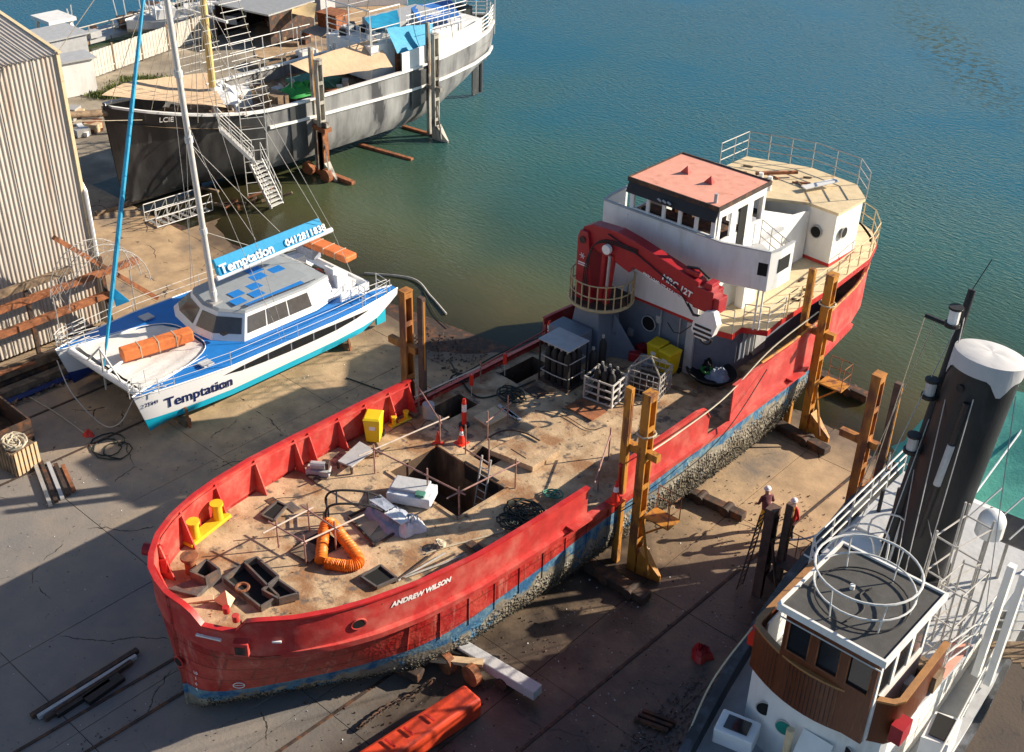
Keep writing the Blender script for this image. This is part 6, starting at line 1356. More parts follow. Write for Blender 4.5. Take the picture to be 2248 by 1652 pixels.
bstrip('belting', 1, 8.2, 28, lambda a: 3.55-.03*(a-8)+.9*max(0, (a-18)/11)**1.5, .14, .16, m_white, .02)
for yy, wd in ((39.4, .5), (50.3, .6)): pass
b = MB(); b.plate([B(bhb(9.8)+.03, 9.6, 1.3), B(bhb(9.8)+.05, 10.7, 1.3), B(bhb(9.8)+.05, 10.7, 4.35), B(bhb(9.8)+.03, 9.6, 4.4)], .02); b.build('black_patch', m_blackhull, bhull)
b = MB(); b.plate([B(bhb(19.6)+.04, 18.9, 1.9), B(bhb(19.6)+.04, 20.3, 2.3), B(bhb(19.6)+.06, 20.3, 4.3), B(bhb(19.6)+.06, 18.9, 4.35)], .02); b.build('black_patch', m_blackhull, bhull)
text('ship_name_lettering', 'LCIE', .4, frame_xy(B(1.62, 2.2, 5.0), B(2.4, 4.6, 4.75)-B(1.62, 2.2, 5.0), V(.2, 0, 1)), m_wtxt, bhull)
b = MB(); b.tube([B(0, .3, 5.6), B(-.1, -5.5, 6.6)], [.2, .12], 10); b.build('bowsprit', m_timber, bs, smooth=True)
for k in (-1, 1): b = MB(); b.tube([B(k*1.2, 1.5, 5.2), B(0, -5, 6.4)], .02, 4); b.build('bowsprit_stay', m_rope, bs)
# raised white quarterdeck
def qbox(name, x0, x1, y0, y1, z0, z1, m_, par=bs): b = MB(); b.box(((x0+x1)/2, (y0+y1)/2, (z0+z1)/2), (x1-x0, y1-y0, z1-z0)); return b.build(name, m_, par)
bstrip('quarter_bulwark', 1, 18.2, 26.0, lambda a: bsh(a)+.62, .1, 1.15, m_white, -.02)
dh = qbox('deckhouse', -57.2, -53.1, 46.6, 56.0, 4.0, 6.1, m_white); qbox('door', -52.9, -53.09, 48.5, 49.4, 4.1, 5.9, m_rust, dh)
for i in range(7): b = MB(); b.box((-53.07, 47+.0, 4.7+.17*i), (.04, .9, .06)); b.build('louvre', m_lgrey, dh)
u2 = qbox('upper_house', -57.0, -54.6, 49.4, 54.0, 6.1, 6.6, m_lgrey, dh)
railing('railing', [(-57.2, 46.7), (-53.1, 46.7), (-53.1, 49)], 6.1, 1.0, m_alu, dh, .03, 3, 1.0)
def canopy(label, pts, m_, cat_='tarpaulin', posts=None, zb=4.4, sag=.12, n=6):
    P = [Vector(p) for p in pts]; b = MB(); rws = []
    for i in range(n+1):
        r_ = []
        for k in range(n+1):
            u, v = i/n, k/n; q = P[0].lerp(P[1], u).lerp(P[3].lerp(P[2], u), v); r_.append(q-V(0, 0, sag*math.sin(math.pi*u)*math.sin(math.pi*v))+V(0, 0, .03*math.sin(u*17+v*5)))
        rws.append(r_)
    root = thing('canopy', label, cat_, tuple(P[0])); b.grid(rws); b.build('sheet', m_, root, smooth=True)
    for p in (posts or []): q = Vector(p); bb = MB(); bb.tube([V(q.x, q.y, zb), q], .035, 5); bb.build('pole', m_alu, root)
    return root
canopy('tan canvas spread over the bow of the black sailing ship', [B(-.2, .2, 6.5), B(2.6, 5.8, 5.2), B(-2.0, 7.8, 5.6), B(-2.3, 2.8, 6.1)], m_canvas, sag=.25)
canopy('tan canvas awning amidships on the black sailing ship', [V(-52.3, 41.8, 5.5), V(-52.1, 47.4, 5.0), V(-53.8, 47.6, 6.3), V(-54.2, 41.4, 6.0)], m_canvas, sag=.25, posts=[(-52.3, 41.8, 5.5), (-54.2, 41.4, 6.0)])
canopy('blue tarpaulin stretched over the upper house of the sailing ship', [atX(922, 52, -53.0), atX(1012, 38, -53.0), atX(990, 0, -56.8), atX(900, 14, -56.8)], m_tarpb, posts=[atX(922, 52, -53.0), atX(1012, 38, -53.0)])
canopy('cyan tarpaulin on the forward end of the sailing ship deckhouse', [atX(815, 62, -53.4), atX(880, 62, -53.4), atX(872, 22, -56.5), atX(800, 40, -56.5)], m_tarpc, posts=[atX(815, 62, -53.4)])
canopy('bright blue tarpaulin hanging down the side of the sailing ship deckhouse', [atX(872, 118, -52.4), atX(948, 106, -52.4), atX(950, 52, -52.9), atX(848, 62, -52.9)], m_tarpc)
canopy('small cyan awning over the stern of the sailing ship', [V(-54.0, 56.6, 6.9), V(-54.0, 58.4, 6.9), V(-56.2, 58.4, 7.2), V(-56.2, 56.6, 7.2)], m_tarpc, posts=[(-54.0, 56.6, 6.9), (-54.0, 58.4, 6.9)])
sr = [(B(bhb(a)-.05, a, 0).x, 29.9+a, bsh(a)+.1) for a in (23.5, 24.5, 25.5, 26.3, 27, 27.7, 28.3, 28.7)]+[(-55.2, 58.9, bsh(29)+.1)]+[(B(-bhb(a)+.05, a, 0).x, 29.9+a, bsh(a)+.1) for a in (28.3, 27, 25.5)]
railing('stern_rail', sr, 0, 1.0, m_white, bs, .035, 4, 1.0)
qbox('winch', -56.0, -54.9, 56.4, 57.2, 5.0, 6.3, m_black)
b = MB(); b.tube([B(0, 28.4, 2.6), B(0, 28.4, .2)], .15, 8); b.box((-55.2, 58.0, 1.2), (.1, 1.0, 2.2)); b.build('rudder', m_blackhull, bs)
qbox('hatch_cover', -56.2, -54.2, 42.5, 45.0, 3.7, 4.4, m_grope); qbox('deck_box', -54.6, -53.4, 39.6, 40.5, 3.7, 4.6, m_timber); qbox('deck_locker', -56.6, -55.4, 38.0, 39.4, 3.7, 4.7, m_white)
blob('green_cover', V(-54.2, 42.0, 4.2), .9, 1.3, .5, mat('green_sheet', (.02, .3, .06), .7), 'green sheet heaped amidships on the sailing ship', 'sheet', 3)
random.seed(22)
for i in range(14):
    x, yy = random.uniform(-56.5, -53.2), random.uniform(38.5, 46); b = MB(); b.box((x, yy, 4.0), (random.uniform(.3, .8), random.uniform(.3, .8), random.uniform(.3, .8)), jit(1)); b.build('deck_clutter', random.choice([m_timber, m_white, m_black, m_lgrey, m_rust, m_canvas]), bs)
for i in range(12): b = MB(); b.beam((-57.0+jit(.3), 46.8+jit(.4), 4+random.random()*.5), (-55+jit(1), 45.8+jit(.5), 5.5+random.random()), .06, .06); b.build('loose_batten', m_white, bs)
# foremast with ratlines
fm0 = V(-54.9, 36.5, 3.7); FMT = V(-54.9, 36.6, 17)
b = MB(); b.tube([fm0, V(-54.9, 36.5, 5.6)], .2, 10); lm = b.build('mast_heel', m_white, bs, smooth=True)
b = MB(); b.tube([V(-54.9, 36.5, 5.6), FMT], [.2, .16], 12); b.build('foremast', m_ybrown, bs, smooth=True)
b = MB(); b.tube([V(-55.3, 51.9, 8.0), V(-55.3, 52.0, 20)], [.19, .16], 12); b.build('mainmast', m_ybrown, bs, smooth=True)
def shroud(pb, pt_, n, wb, wt, tag_='shroud', m_=m_alu, rr=.022, rung=True):
    d = V(0, 1, 0); L0, L1 = pb-d*wb/2, pb+d*wb/2; T0, T1 = pt_-d*wt/2, pt_+d*wt/2
    for a, c_ in ((L0, T0), (L1, T1)): b = MB(); b.tube([a, c_], .022, 4); b.build(tag_, m_rope, bs)
    for i in range(n):
        t = (i+.5)/n; b = MB(); b.tube([L0.lerp(T0, t)-d*.15, L1.lerp(T1, t)+d*.15], rr, 5); b.build('ratline', m_, bs)
shroud(V(-52.1, 37.5, 4.4), V(-54.6, 37.0, 15), 26, 1.7, .7); shroud(V(-58.2, 37.0, 4.4), V(-55.2, 36.6, 16), 24, 1.8, .6, rr=.015); shroud(V(-52.2, 35.2, 4.6), V(-54.7, 36.2, 17), 20, .7, .4, rr=.014)
shroud(V(-58.3, 49.5, 5), V(-55.6, 51.5, 18), 20, 2.0, .6, rr=.015); shroud(V(-52.1, 51.5, 5.4), V(-55.1, 52, 20), 20, 2.2, .6, rr=.015)
for p, q in ((B(0, -5, 6.4), FMT), (B(0, .5, 6), FMT), (FMT, V(-55.3, 52, 19)), (V(-55.3, 52, 19), B(0, 28.5, 6.2)), (V(-52.1, 33.5, 5), FMT)): b = MB(); b.tube([p, q], .02, 4); b.build('stay', m_rope, bs)
# stairs up to the sailing ship
root = thing('access_stairs', 'white aluminium access stairs rising from the ground to the sailing ship', 'stairs', (-49.8, 36, 0))
fl = [(V(-51.8, 34.6, 4.5), V(-51.0, 36.0, 2.5)), (V(-51.0, 36.1, 2.45), V(-49.7, 36.3, .15))]
for a, c_ in fl:
    d = (c_-a).normalized(); s_ = d.cross(V(0, 0, 1)).normalized()*.45
    for k in (-1, 1):
        b = MB(); b.beam(a+s_*k, c_+s_*k, .05, .16); b.build('stringer', m_alu, root); b = MB(); b.tube([a+s_*k+V(0, 0, .95), c_+s_*k+V(0, 0, .95)], .025, 5); b.tube([a+s_*k+V(0, 0, .5), c_+s_*k+V(0, 0, .5)], .02, 5)
        for t in (0, .33, .66, 1): q = a.lerp(c_, t)+s_*k; b.tube([q, q+V(0, 0, .95)], .022, 5)
        b.build('handrail', m_alu, root)
    for i in range(11): q = a.lerp(c_, (i+.5)/11); b = MB(); b.beam(q-s_, q+s_, .24, .04); b.build('tread', m_alu, root)
for i in range(12): b = MB(); z = .3+i*.62; q0, q1 = V(-51.9, 36.0, z), V(-51.3, 37.2, z); b.tube([q0, q1], .022, 5); b.build('scaffold_rung', m_alu, root)
for q in (V(-51.9, 36, 0), V(-51.3, 37.2, 0)): b = MB(); b.tube([q, q+V(0, 0, 7.6)], .03, 5); b.build('scaffold_upright', m_alu, root)
root = thing('gangway_section', 'white aluminium gangway section lying on the concrete by the bow of the sailing ship', 'gangway', (-52.9, 31.5, 0))
ga, gb = V(-52.6, 30.2, .1), V(-52.4, 33.6, .1)
for k in (-1, 1):
    s_ = V(.55*k, 0, 0); b = MB()
    for zz in (0, .5, .95): b.tube([ga+s_+V(0, 0, zz), gb+s_+V(0, 0, zz)], .03, 5)
    for i in range(6): q = ga.lerp(gb, i/5)+s_; b.tube([q, q+V(0, 0, .95)], .025, 5); 
    for i in range(5): b.tube([ga.lerp(gb, i/5)+s_, ga.lerp(gb, (i+1)/5)+s_+V(0, 0, .95)], .018, 4)
    b.build('truss_side', m_alu, root)
for i in range(8): q = ga.lerp(gb, (i+.5)/8); b = MB(); b.beam(q-V(.55, 0, 0), q+V(.55, 0, 0), .2, .03); b.build('deck_board', m_steel, root)
# guide posts and cradle parts at the sailing ship
def far_post(x, y, h, lab1, lab2, m1, m2):
    guide_post((x-.45, y, -.2), h+.2, lab1, m1, plain=True); guide_post((x+.25, y-.1, -.2), h-.35, lab2, m2, bar=3.4)
m_gpost = mat('pale_grey_post', (.4, .38, .33), .6, var=.25, scale=3, col2=(.1, .08, .07), c2scale=2, c2lo=.5, c2hi=.6, stretch=(1, 1, .3))
far_post(-51.7, 41.3, 7.4, 'plain grey post against the black ship, nearer its bow', 'boxed post with orange foot against the black ship side', m_gpost, m_gpost)
far_post(-51.6, 50.3, 7.1, 'plain grey post against the stern quarter of the black ship', 'boxed grey post at the stern quarter of the black ship', m_gpost, m_gpost)
root = thing('far_cradle', 'orange rusty cradle arm with wheels in the shallow water at the black ship', 'cradle', (-51.2, 41, 0))
b = MB(); b.beam((-53.2, 41.2, .15), (-49.4, 41.6, -.02), .35, .3); b.build('beam', m_rust, root, bevel=.03)
for x in (-52.5, -50.9): b = MB(); b.tube([(x, 40.7, .25), (x, 41.0, .25)], .42, 16); b.build('wheel', m_rust, root)
b = MB(); b.box((-51.45, 41.2, 1.4), (.5, .4, 2.6)); b.box((-51.45, 41.2, 2.9), (1.1, .5, .25)); b.build('foot_bracket', m_rust, root)
for i, (p, q) in enumerate((((790, 318), (905, 350)), ((885, 278), (980, 305)))):
    a, c_ = at(*p), at(*q); b = MB(); b.beam(V(a.x, a.y, .0), V(c_.x, c_.y, -.02), .25, .16); tag(b.build('awash_beam', m_rust), ['rusty beam awash in the water off the black ship, nearer', 'rusty beam awash by the stern quarter post of the black ship'][i], 'beam', 'beams awash')
for i in range(10):
    p = at(470+i*14, 420+(i*37) % 40); b = MB(); b.beam(p+V(jit(.6), jit(.6), .1), p+V(jit(1.2), jit(1.2), .15+random.random()*.3), .14, .12); q3 = i % 3; tag(b.build('scrap_timber', (m_timber, m_rust, m_rustdk)[q3]), ('grey brown timber', 'orange rusty bar', 'dark steel bar')[q3]+' in the scrap heap at the foot of the access stairs', 'scrap', ('timbers', 'rusty bars', 'dark bars')[q3]+' in the scrap heap')
timber('long pale timber on the concrete below the bow of the black ship', at(210, 470, .1), at(440, 395, .1), .25, .2, m_timber, 'timber', 'timber_baulk', None)
line('thin pale pipe lying from the catamaran stern into the shallow water', [at(800, 600, .02), at(905, 612, .02), at(945, 650, .0), at(980, 690, .0)], .05, m_railg, 'pipe', 'pipe')
line('thin rope across the slabs under the port posts', [at(760, 830, .03), at(900, 870, .03), at(1000, 830, .03), at(1100, 775, .03), at(1200, 735, .03)], .03, m_dkrope)

# ============================================================ FAR YARD
fence = thing('panel_fence', 'white vertical board fence across the far yard', 'fence', tuple(at(190, 175, .1)))
fp = [at(190, 178, .1), at(372, 112, .1), at(525, 62, .1)]
for a, c_ in zip(fp, fp[1:]):
    n = int((c_-a).length/2.3); 
    for i in range(n):
        p, q = a.lerp(c_, i/n), a.lerp(c_, (i+1)/n); d = (q-p).normalized(); b = MB()
        k = 9
        for j in range(k): s0 = p.lerp(q, (j+.06)/k); s1 = p.lerp(q, (j+.94)/k); b.beam(s0+V(0, 0, .95), s1+V(0, 0, .95), .03, 1.75+.03*(j % 2))
        b.beam(p+V(0, 0, .5)+V(.03, 0, 0), q+V(0, 0, .5)+V(.03, 0, 0), .05, .1); o = b.build('fence_panel', m_hide, fence)
        b = MB(); b.beam(p, p+V(0, 0, 2.0), .12, .12, (0, 1, 0)); b.build('fence_post', m_timber, fence)
hut = thing('white_hut', 'small white hut with grey roof behind the corner of the shed', 'hut', tuple(at(160, 200, .1)))
hc = at(158, 205, .1); b = MB(); b.box(hc+V(0, 0, 1.15), (1.6, 3.0, 2.3), R(-8)); b.build('wall', m_white, hut); b = MB(); b.box(hc+V(0, 0, 2.4), (2.0, 3.4, .12), R(-8)); b.build('roof', m_lgrey, hut); b = MB(); b.box(hc+V(.82, .3, 1.0), (.05, .8, 1.8), R(-8)); b.build('door', m_gwhite, hut)
b = MB(); hh = at(130, 150, .1); b.box(hh+V(0, 0, 1.2), (3, 3.4, 2.4)); o = b.build('wall', m_lgrey); o2 = thing('grey_lean_to', 'low grey shed between the corrugated shed and the fence', 'shed', tuple(hh)); o.parent = o2; o.location = ORG[o.name]-Vector(hh); b = MB(); b.box(hh+V(0, 0, 2.5), (3.4, 3.8, .1)); b.build('roof', m_lgrey, o2)
# grass tufts
random.seed(31); gb_ = MB()
for i in range(6000):
    c0 = random.choice([(240, 210, 45, 7), (330, 178, 70, 9), (270, 195, 30, 6), (160, 140, 30, 10)]); p = at(c0[0]+random.gauss(0, c0[2]*.5), c0[1]+random.gauss(0, c0[3]*.5), .12)
    h = random.uniform(.08, .3); gb_.add([p+V(jit(.08), jit(.08), 0), p+V(jit(.08), jit(.08), 0), p+V(jit(.12), jit(.12), h)], [(0, 1, 2)])
tag(gb_.build('yard_grass', m_grass), 'green weeds growing along the far yard edge', None, None, 'stuff')
# jetty with clutter, small boats
jt = thing('old_jetty', 'cluttered grey jetty lying behind the white fence', 'jetty', (-86, 50, 0))
j0, j1 = V(-84.5, 43, .25), V(-87, 63, .25)
for k in range(10): a, c_ = j0.lerp(j1, k/10), j0.lerp(j1, (k+.94)/10); b = MB(); b.beam(a, c_, 2.6, .25); b.build('deck_section', m_lgrey if k % 3 else m_timber, jt)
railing('railing', [(-83.2, 43), (-85.6, 63)], .4, 1.1, m_railg, jt, .05, 2, 2.2)
random.seed(9)
for i in range(46):
    p = j0.lerp(j1, random.random())+V(jit(1.3), 0, .3); s_ = random.uniform(.3, 1.2); b = MB(); b.box(p+V(0, 0, s_*.3), (s_, random.uniform(.3, 1.5), s_*.6), jit(1.5)); b.build('deck_clutter', random.choice([m_rustdk, m_lgrey, m_white, m_timber, m_black, m_alu]), jt)
for i in range(14): p = j0.lerp(j1, random.random())+V(jit(1), 0, .3); b = MB(); b.tube([p, p+V(jit(.5), jit(.5), random.uniform(1.2, 2.6))], .05, 5); b.build('pole', m_alu, jt)
def small_boat(loc, rz, L, m_, label, cano=True):
    root = thing('small_boat', label, 'boat', tuple(loc), 'small boats beyond the fence'); M_ = Matrix.Translation(loc) @ Matrix.Rotation(rz, 4, 'Z'); rws = []
    for t in (0, .1, .3, .6, .85, 1): wd = 1.1*min(1, t*3+.05)**.6; rws.append([M_ @ V(-wd, L*t, 1.0), M_ @ V(-wd*.8, L*t, .3), M_ @ V(0, L*t, 0), M_ @ V(wd*.8, L*t, .3), M_ @ V(wd, L*t, 1.0)])
    b = MB(); b.grid(rws); b.build('hull', m_, root, smooth=True); b = MB(); b.grid([[r_[0]-V(0, 0, .15), r_[-1]-V(0, 0, .15)] for r_ in rws]); b.build('deck', m_lgrey, root)
    b = MB(); b.box(None, (1.3, 1.6, .8), mat=M_ @ Matrix.Translation((0, L*.5, 1.2))); b.build('cabin', m_white, root)
    if cano:
        for y_ in (.35, .55, .8): b = MB(); b.tube([M_ @ V(-1, L*y_, .9), M_ @ V(-.8, L*y_, 2.6), M_ @ V(.8, L*y_, 2.6), M_ @ V(1, L*y_, .9)], .05, 5); b.build('canopy_hoop', m_alu, root)
small_boat(at(280, 72, .5), R(-20), 6, m_white, 'white open boat with canopy hoops, left on the jetty row')
small_boat(at(390, 45, .5), R(-60), 5.5, m_white, 'white boat with a tangle of poles beside the sailing ship mast')
small_boat(at(360, 60, .3), R(-30), 5, m_lgrey, 'grey small boat between the two white ones', False)
wc = thing('white_frame_cradle', 'white A frame boat trolley at the far left water edge', 'trolley', tuple(at(115, 115, .2)))
q = at(118, 112, .1)
for dx, dy in ((-1.4, -.6), (1.4, .2), (-1.0, 1.4), (1.6, 1.8)): b = MB(); b.beam(q+V(dx, dy, 0), q+V(dx*.6, dy*.6, 2.3), .2, .2, (0, 1, 0)); b.build('leg', m_white, wc)
b = MB(); b.box(q+V(.1, .4, 2.4), (2.6, 2.2, .25)); b.build('frame', m_white, wc)
# sheds and yard things beyond the sailing ship
def yard_box(name, label, cat_, px, d_, rz, mw, mr, open_=False, h=2.4):
    p = at(*px, .1); root = thing(name, label, cat_, tuple(p)); M_ = Matrix.Translation(p) @ Matrix.Rotation(rz, 4, 'Z')
    for (x, y_, w_, l_) in ((-d_[0]/2, 0, .1, d_[1]), (d_[0]/2, 0, .1, d_[1]), (0, d_[1]/2, d_[0], .1))+(() if open_ else ((0, -d_[1]/2, d_[0], .1),)):
        b = MB(); b.box(None, (w_, l_, h), mat=M_ @ Matrix.Translation((x, y_, h/2))); b.build('wall', mw, root)
    b = MB(); b.box(None, (d_[0]+.3, d_[1]+.3, .12), mat=M_ @ Matrix.Translation((0, 0, h+.06))); b.build('roof', mr, root); return root
yard_box('container_shed', 'grey open fronted shed in the far yard behind the foremast', 'shed', (585, 75), (5.5, 5), R(10), m_rustdk, m_steel, True)
yard_box('grey_kiosk', 'dark grey box hut beside the tan awning in the far yard', 'hut', (702, 40), (1.8, 1.8), R(10), m_lgrey, m_black)
yard_box('orange_skip', 'rusty orange bin behind the grey hut in the far yard', 'bin', (733, 62), (1.8, 1.6), R(10), m_rust, m_rust, False, 1.2)
yard_box('white_container', 'long white container at the top edge of the picture', 'container', (640, 8), (3, 9), R(-35), m_white, m_white)
yard_box('white_cabin', 'white cabin at the top edge beyond the mainmast', 'cabin', (800, 5), (3, 7), R(-35), m_white, m_lgrey)
canopy('tan awning in the far yard beside the grey hut', [at(640, 30, 2.4), at(690, 40, 2.4), at(695, 8, 2.6), at(645, 0, 2.6)], mat('yellow_tan', (.62, .45, .22), .8), posts=[at(640, 30, 2.4), at(690, 40, 2.4)], zb=.1)
canopy('dark grey shade cloth on poles over the far concrete', [at(660, 70, 2.5), at(705, 82, 2.5), at(728, 66, 2.5), at(690, 55, 2.5)], m_black, posts=[at(660, 70, 2.5), at(705, 82, 2.5), at(728, 66, 2.5), at(690, 55, 2.5)], zb=.1)
random.seed(17); JM = [('rusty orange lump', m_rust), ('white box', m_white), ('brown timber offcut', m_timber), ('dark rusty lump', m_rustdk), ('grey steel piece', m_steel), ('pale plywood piece', m_paleply)]
for i in range(40):
    ar = i % 3; px, py = [(random.uniform(600, 760), random.uniform(60, 135)), (random.uniform(420, 640), random.uniform(10, 70)), (random.uniform(150, 215), random.uniform(250, 300))][ar]; jm = random.choice(JM)
    p = at(px, py, .12); s_ = random.uniform(.3, 1.0); b = MB(); b.box(p+V(0, 0, s_*.25), (s_, random.uniform(.3, 1.6), s_*.5), jit(1.5)); tag(b.build('yard_clutter', jm[1]), jm[0]+' lying '+('on the far concrete beyond the sailing ship', 'in the far yard behind the foremast', 'on the ground right of the corrugated shed')[ar], 'junk', jm[0]+' in yard area '+'abc'[ar])
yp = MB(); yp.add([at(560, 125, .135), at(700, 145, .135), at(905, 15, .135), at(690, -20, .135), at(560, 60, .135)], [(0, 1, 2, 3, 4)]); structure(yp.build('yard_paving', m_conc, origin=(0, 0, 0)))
for i in range(7): p, q = at(545+i*3, 150+i*7, .2), at(760, 100+i*7, .2); b = MB(); b.beam(p, q, .18, .12); b.build('slip_rail', m_timber, slip)

# ============================================================ STEAM TUG on the near right
tg = thing('steam_tug', 'black hulled steam vessel with varnished bridge and tall black funnel at lower right', 'tugboat', (-8.2, 25, 0))
TH = [(9.5, .05), (10.2, .5), (11.5, 1.1), (13, 1.55), (16, 2.1), (18.5, 2.45), (22, 2.85), (25, 2.98), (29.5, 2.95), (31.5, 2.65), (33, 2.0), (34.2, 1.0), (34.8, .05)]
def tcx(y): return -8.0-.11*(y-23)
def T_(s_, y, z): return V(tcx(y)+s_, y, z)
m_tughull = mat('tug_black_hull', (.02, .022, .026), .5, var=.4, scale=2, col2=(.09, .1, .12), c2scale=1.5, c2lo=.5, c2hi=.7)
ys_ = [9.5, 9.8, 10.2, 10.8, 11.5, 13, 14.5, 16, 17.5, 19, 21, 23, 25, 27.5, 29.5, 30.7, 31.6, 32.4, 33.1, 33.7, 34.2, 34.6, 34.8]
rows = []
for y in ys_:
    L, Q = [], []; bb_ = sstep((y-9.5)/8)
    for f, fm, fb in ((1, 1, 1), (.75, 1, .82), (.5, .97, .58), (.3, .88, .36), (.12, .65, .18), (0, .05, .04)):
        w_ = lerp_t(TH, y)*(fm*bb_+fb*(1-bb_)); z = .35+3.65*f+.5*max(0, 1-(y-9.5)/8)*f; L.append(T_(-w_, y, z)); Q.append(T_(w_, y, z))
    rows.append(L+Q[::-1])
b = MB(); b.grid(rows); b.build('hull', m_tughull, tg, smooth=True)
b = MB(); b.grid([[T_(-lerp_t(TH, y)+.05, y, 3.15), T_(lerp_t(TH, y)-.05, y, 3.15)] for y in ys_]); b.build('main_deck', m_lgrey, tg)
for sd in (-1, 1):
    b = MB(); b.wall([T_(sd*(lerp_t(TH, y)-.02), y, 0) for y in ys_], 3.1, lambda i: 4.0+.5*max(0, 1-(ys_[i]-9.5)/8), .08); b.build('bulwark', m_tughull if sd < 0 else m_white, tg)
    b = MB(); b.wall([T_(sd*(lerp_t(TH, y)+.0), y, 0) for y in ys_], lambda i: 3.98+.5*max(0, 1-(ys_[i]-9.5)/8), lambda i: 4.06+.5*max(0, 1-(ys_[i]-9.5)/8), .26); b.build('cap_rail', m_tughull if sd < 0 else m_lgrey, tg)
    b = MB(); b.wall([T_(sd*(lerp_t(TH, y)+.1), y, 0) for y in ys_], 2.95, 3.15, .2); b.build('belting', m_tughull, tg)
# bridge: varnished band with curved front
def fr_curve(x0, x1, yb, bulge, n=12): return [(x0+(x1-x0)*i/n, yb-bulge*(1-(2*i/n-1)**2)) for i in range(n+1)]
band = [(-9.72, 23.1), (-9.62, 20.25)]+fr_curve(-9.55, -5.95, 20.05, .5)+[(-5.83, 20.25), (-5.9, 22.7)]
b = MB(); b.wall(band, 5.38, 6.7, .07); wb_ = b.build('varnished_bulwark', m_wood, tg, smooth=True)
b = MB(); b.wall(band, 6.69, 6.75, .16); b.build('bulwark_cap', mat('oiled_cap', (.35, .17, .06), .5, var=.2), wb_)
low_ = [(-9.6, 23.0), (-9.55, 20.25)]+fr_curve(-9.5, -6.0, 20.1, .48)+[(-5.92, 20.3), (-5.95, 23.0), (-6.3, 30.5), (-10.4, 30.5)]
lh = wallbox('lower_house', low_, 3.16, 5.38, m_white, tg)
wallbox('boat_deck', [(-10.5, 30.2), (-10.35, 24), (-9.7, 23.2), (-9.6, 20.3)]+fr_curve(-9.5, -6.0, 20.12, .48)+[(-5.9, 20.3), (-5.7, 24), (-5.9, 30.2)], 5.39, 5.46, m_cover, tg)
for k, px in enumerate(((-8.85, 4.55), (-8.2, 4.5), (-6.6, 4.7))):
    x, z = px; yb = 20.1-.48*(1-(2*(x+9.5)/3.5-1)**2); sl = .48*4*(2*(x+9.5)/3.5-1)/3.5
    M_ = frame_at(V(x, yb-.02, z), V(sl*-1, -1, 0)); disc(M_, .2, .03).build('porthole', (m_dark, mat('green_glass', (.02, .25, .2), .15), m_dark)[k], lh); ring(M_, .21, .025).build('porthole_rim', m_steel, lh)
b = MB(); b.box((-9.2, 19.2, 3.9), (1.0, .75, .5), R(14)); o = b.build('skylight_box', m_gwhite, tg, bevel=.04); b = MB(); b.box((-9.2, 19.2, 4.17), (.6, .45, .03), R(14)); b.build('skylight_pane', m_glass, o)
b = MB(); b.tube([(-7.9, 19.35, 3.2), (-7.9, 19.35, 4.9)], .1, 10); b.build('vent_pipe', m_cream, tg); 
b = MB(); b.prism([(-7.7, 19.0), (-6.9, 19.0), (-6.9, 19.6), (-7.7, 19.6)], 3.2, lambda p: 4.9 if p[1] > 19.3 else 3.9); b.build('companion_hood', m_white, tg)
# wheelhouse
W0, W1, WY0, WY1 = -8.65, -6.3, 19.62, 22.2
b = MB(); opw = win_wall(b, (W0, WY0), (W1, WY0), 5.46, 8.2, 6.95, 7.85, 3, .22, t=.09, ends=.12); wf = b.build('wheelhouse_front', m_wood, tg)
for p, q in opw: bb = MB(); bb.beam(p+V(0, .02, 7.4), q+V(0, .02, 7.4), .02, .92); bb.build('window_pane', m_glass, wf); bb = MB(); P = [p+V(0, -.05, 6.96), q+V(0, -.05, 6.96), q+V(0, -.05, 7.84), p+V(0, -.05, 7.84), p+V(0, -.05, 6.96)]; bb.tube(P, .02, 4); bb.build('window_frame', m_rust, wf)
for x, sgn in ((W1, 1), (W0, -1)):
    b = MB(); op_ = win_wall(b, (x, WY0+.05), (x, WY1), 5.46, 8.2, 6.75, 7.85, 3, .16, t=.07, ends=.12); ws_ = b.build('wheelhouse_side', m_white, tg)
    for p, q in op_: bb = MB(); bb.beam(p+V(0, 0, 7.3), q+V(0, 0, 7.3), .02, 1.08); bb.build('window_pane', m_glass, ws_)
b = MB(); b.beam((W0, WY1, 6.83), (W1, WY1, 6.83), .07, 2.74); b.build('wheelhouse_back', m_white, tg)
rf2 = wallbox('wheelhouse_roof', [(W0-.15, WY0-.2), (W1+.15, WY0-.2), (W1+.15, WY1+.15), (W0-.15, WY1+.15)], 8.2, 8.3, m_dkroof, tg)
b = MB(); b.wall([(W0-.15, WY0-.22), (W1+.15, WY0-.22), (W1+.17, WY1+.17), (W0-.17, WY1+.17)], 8.16, 8.36, .1, closed=True); b.build('roof_trim', m_white, rf2)
rc = V(-7.5, 20.85, 0)
for r_, z, t in ((1.08, 8.36, .02), (1.15, 8.75, .025), (1.2, 9.25, .03)): 
    b = MB(); b.tube([rc+V(r_*math.cos(k*math.pi/16), r_*math.sin(k*math.pi/16), z) for k in range(33)], t, 6, False); b.build('ring_rail', m_alu if z > 8.4 else m_black, rf2, smooth=True)
for k in range(6): a = k*math.pi/3+.3; b = MB(); b.tube([rc+V(1.08*math.cos(a), 1.08*math.sin(a), 8.3), rc+V(1.2*math.cos(a), 1.2*math.sin(a), 9.25)], .022, 5); b.build('ring_post', m_alu, rf2)
b = MB(); b.tube(hosepath([rc+V(.1, -.9, 8.33), rc+V(.2, -.3, 8.33), rc+V(-.1, .1, 8.33), rc+V(0, .5, 8.33)], 5), .025, 5); b.build('cable', m_black, rf2)
cyl_part('roof_lamp', rc+V(-.35, .2, 8.3), .06, .12, m_wtxt, rf2)
for i, q in enumerate(((-9.75, 20.6), (-5.7, 20.2))): b = MB(); b.box((q[0], q[1], 5.9), (.3, .5, .5)); b.build('side_light_box', m_cone if i == 0 else m_dkred, tg)
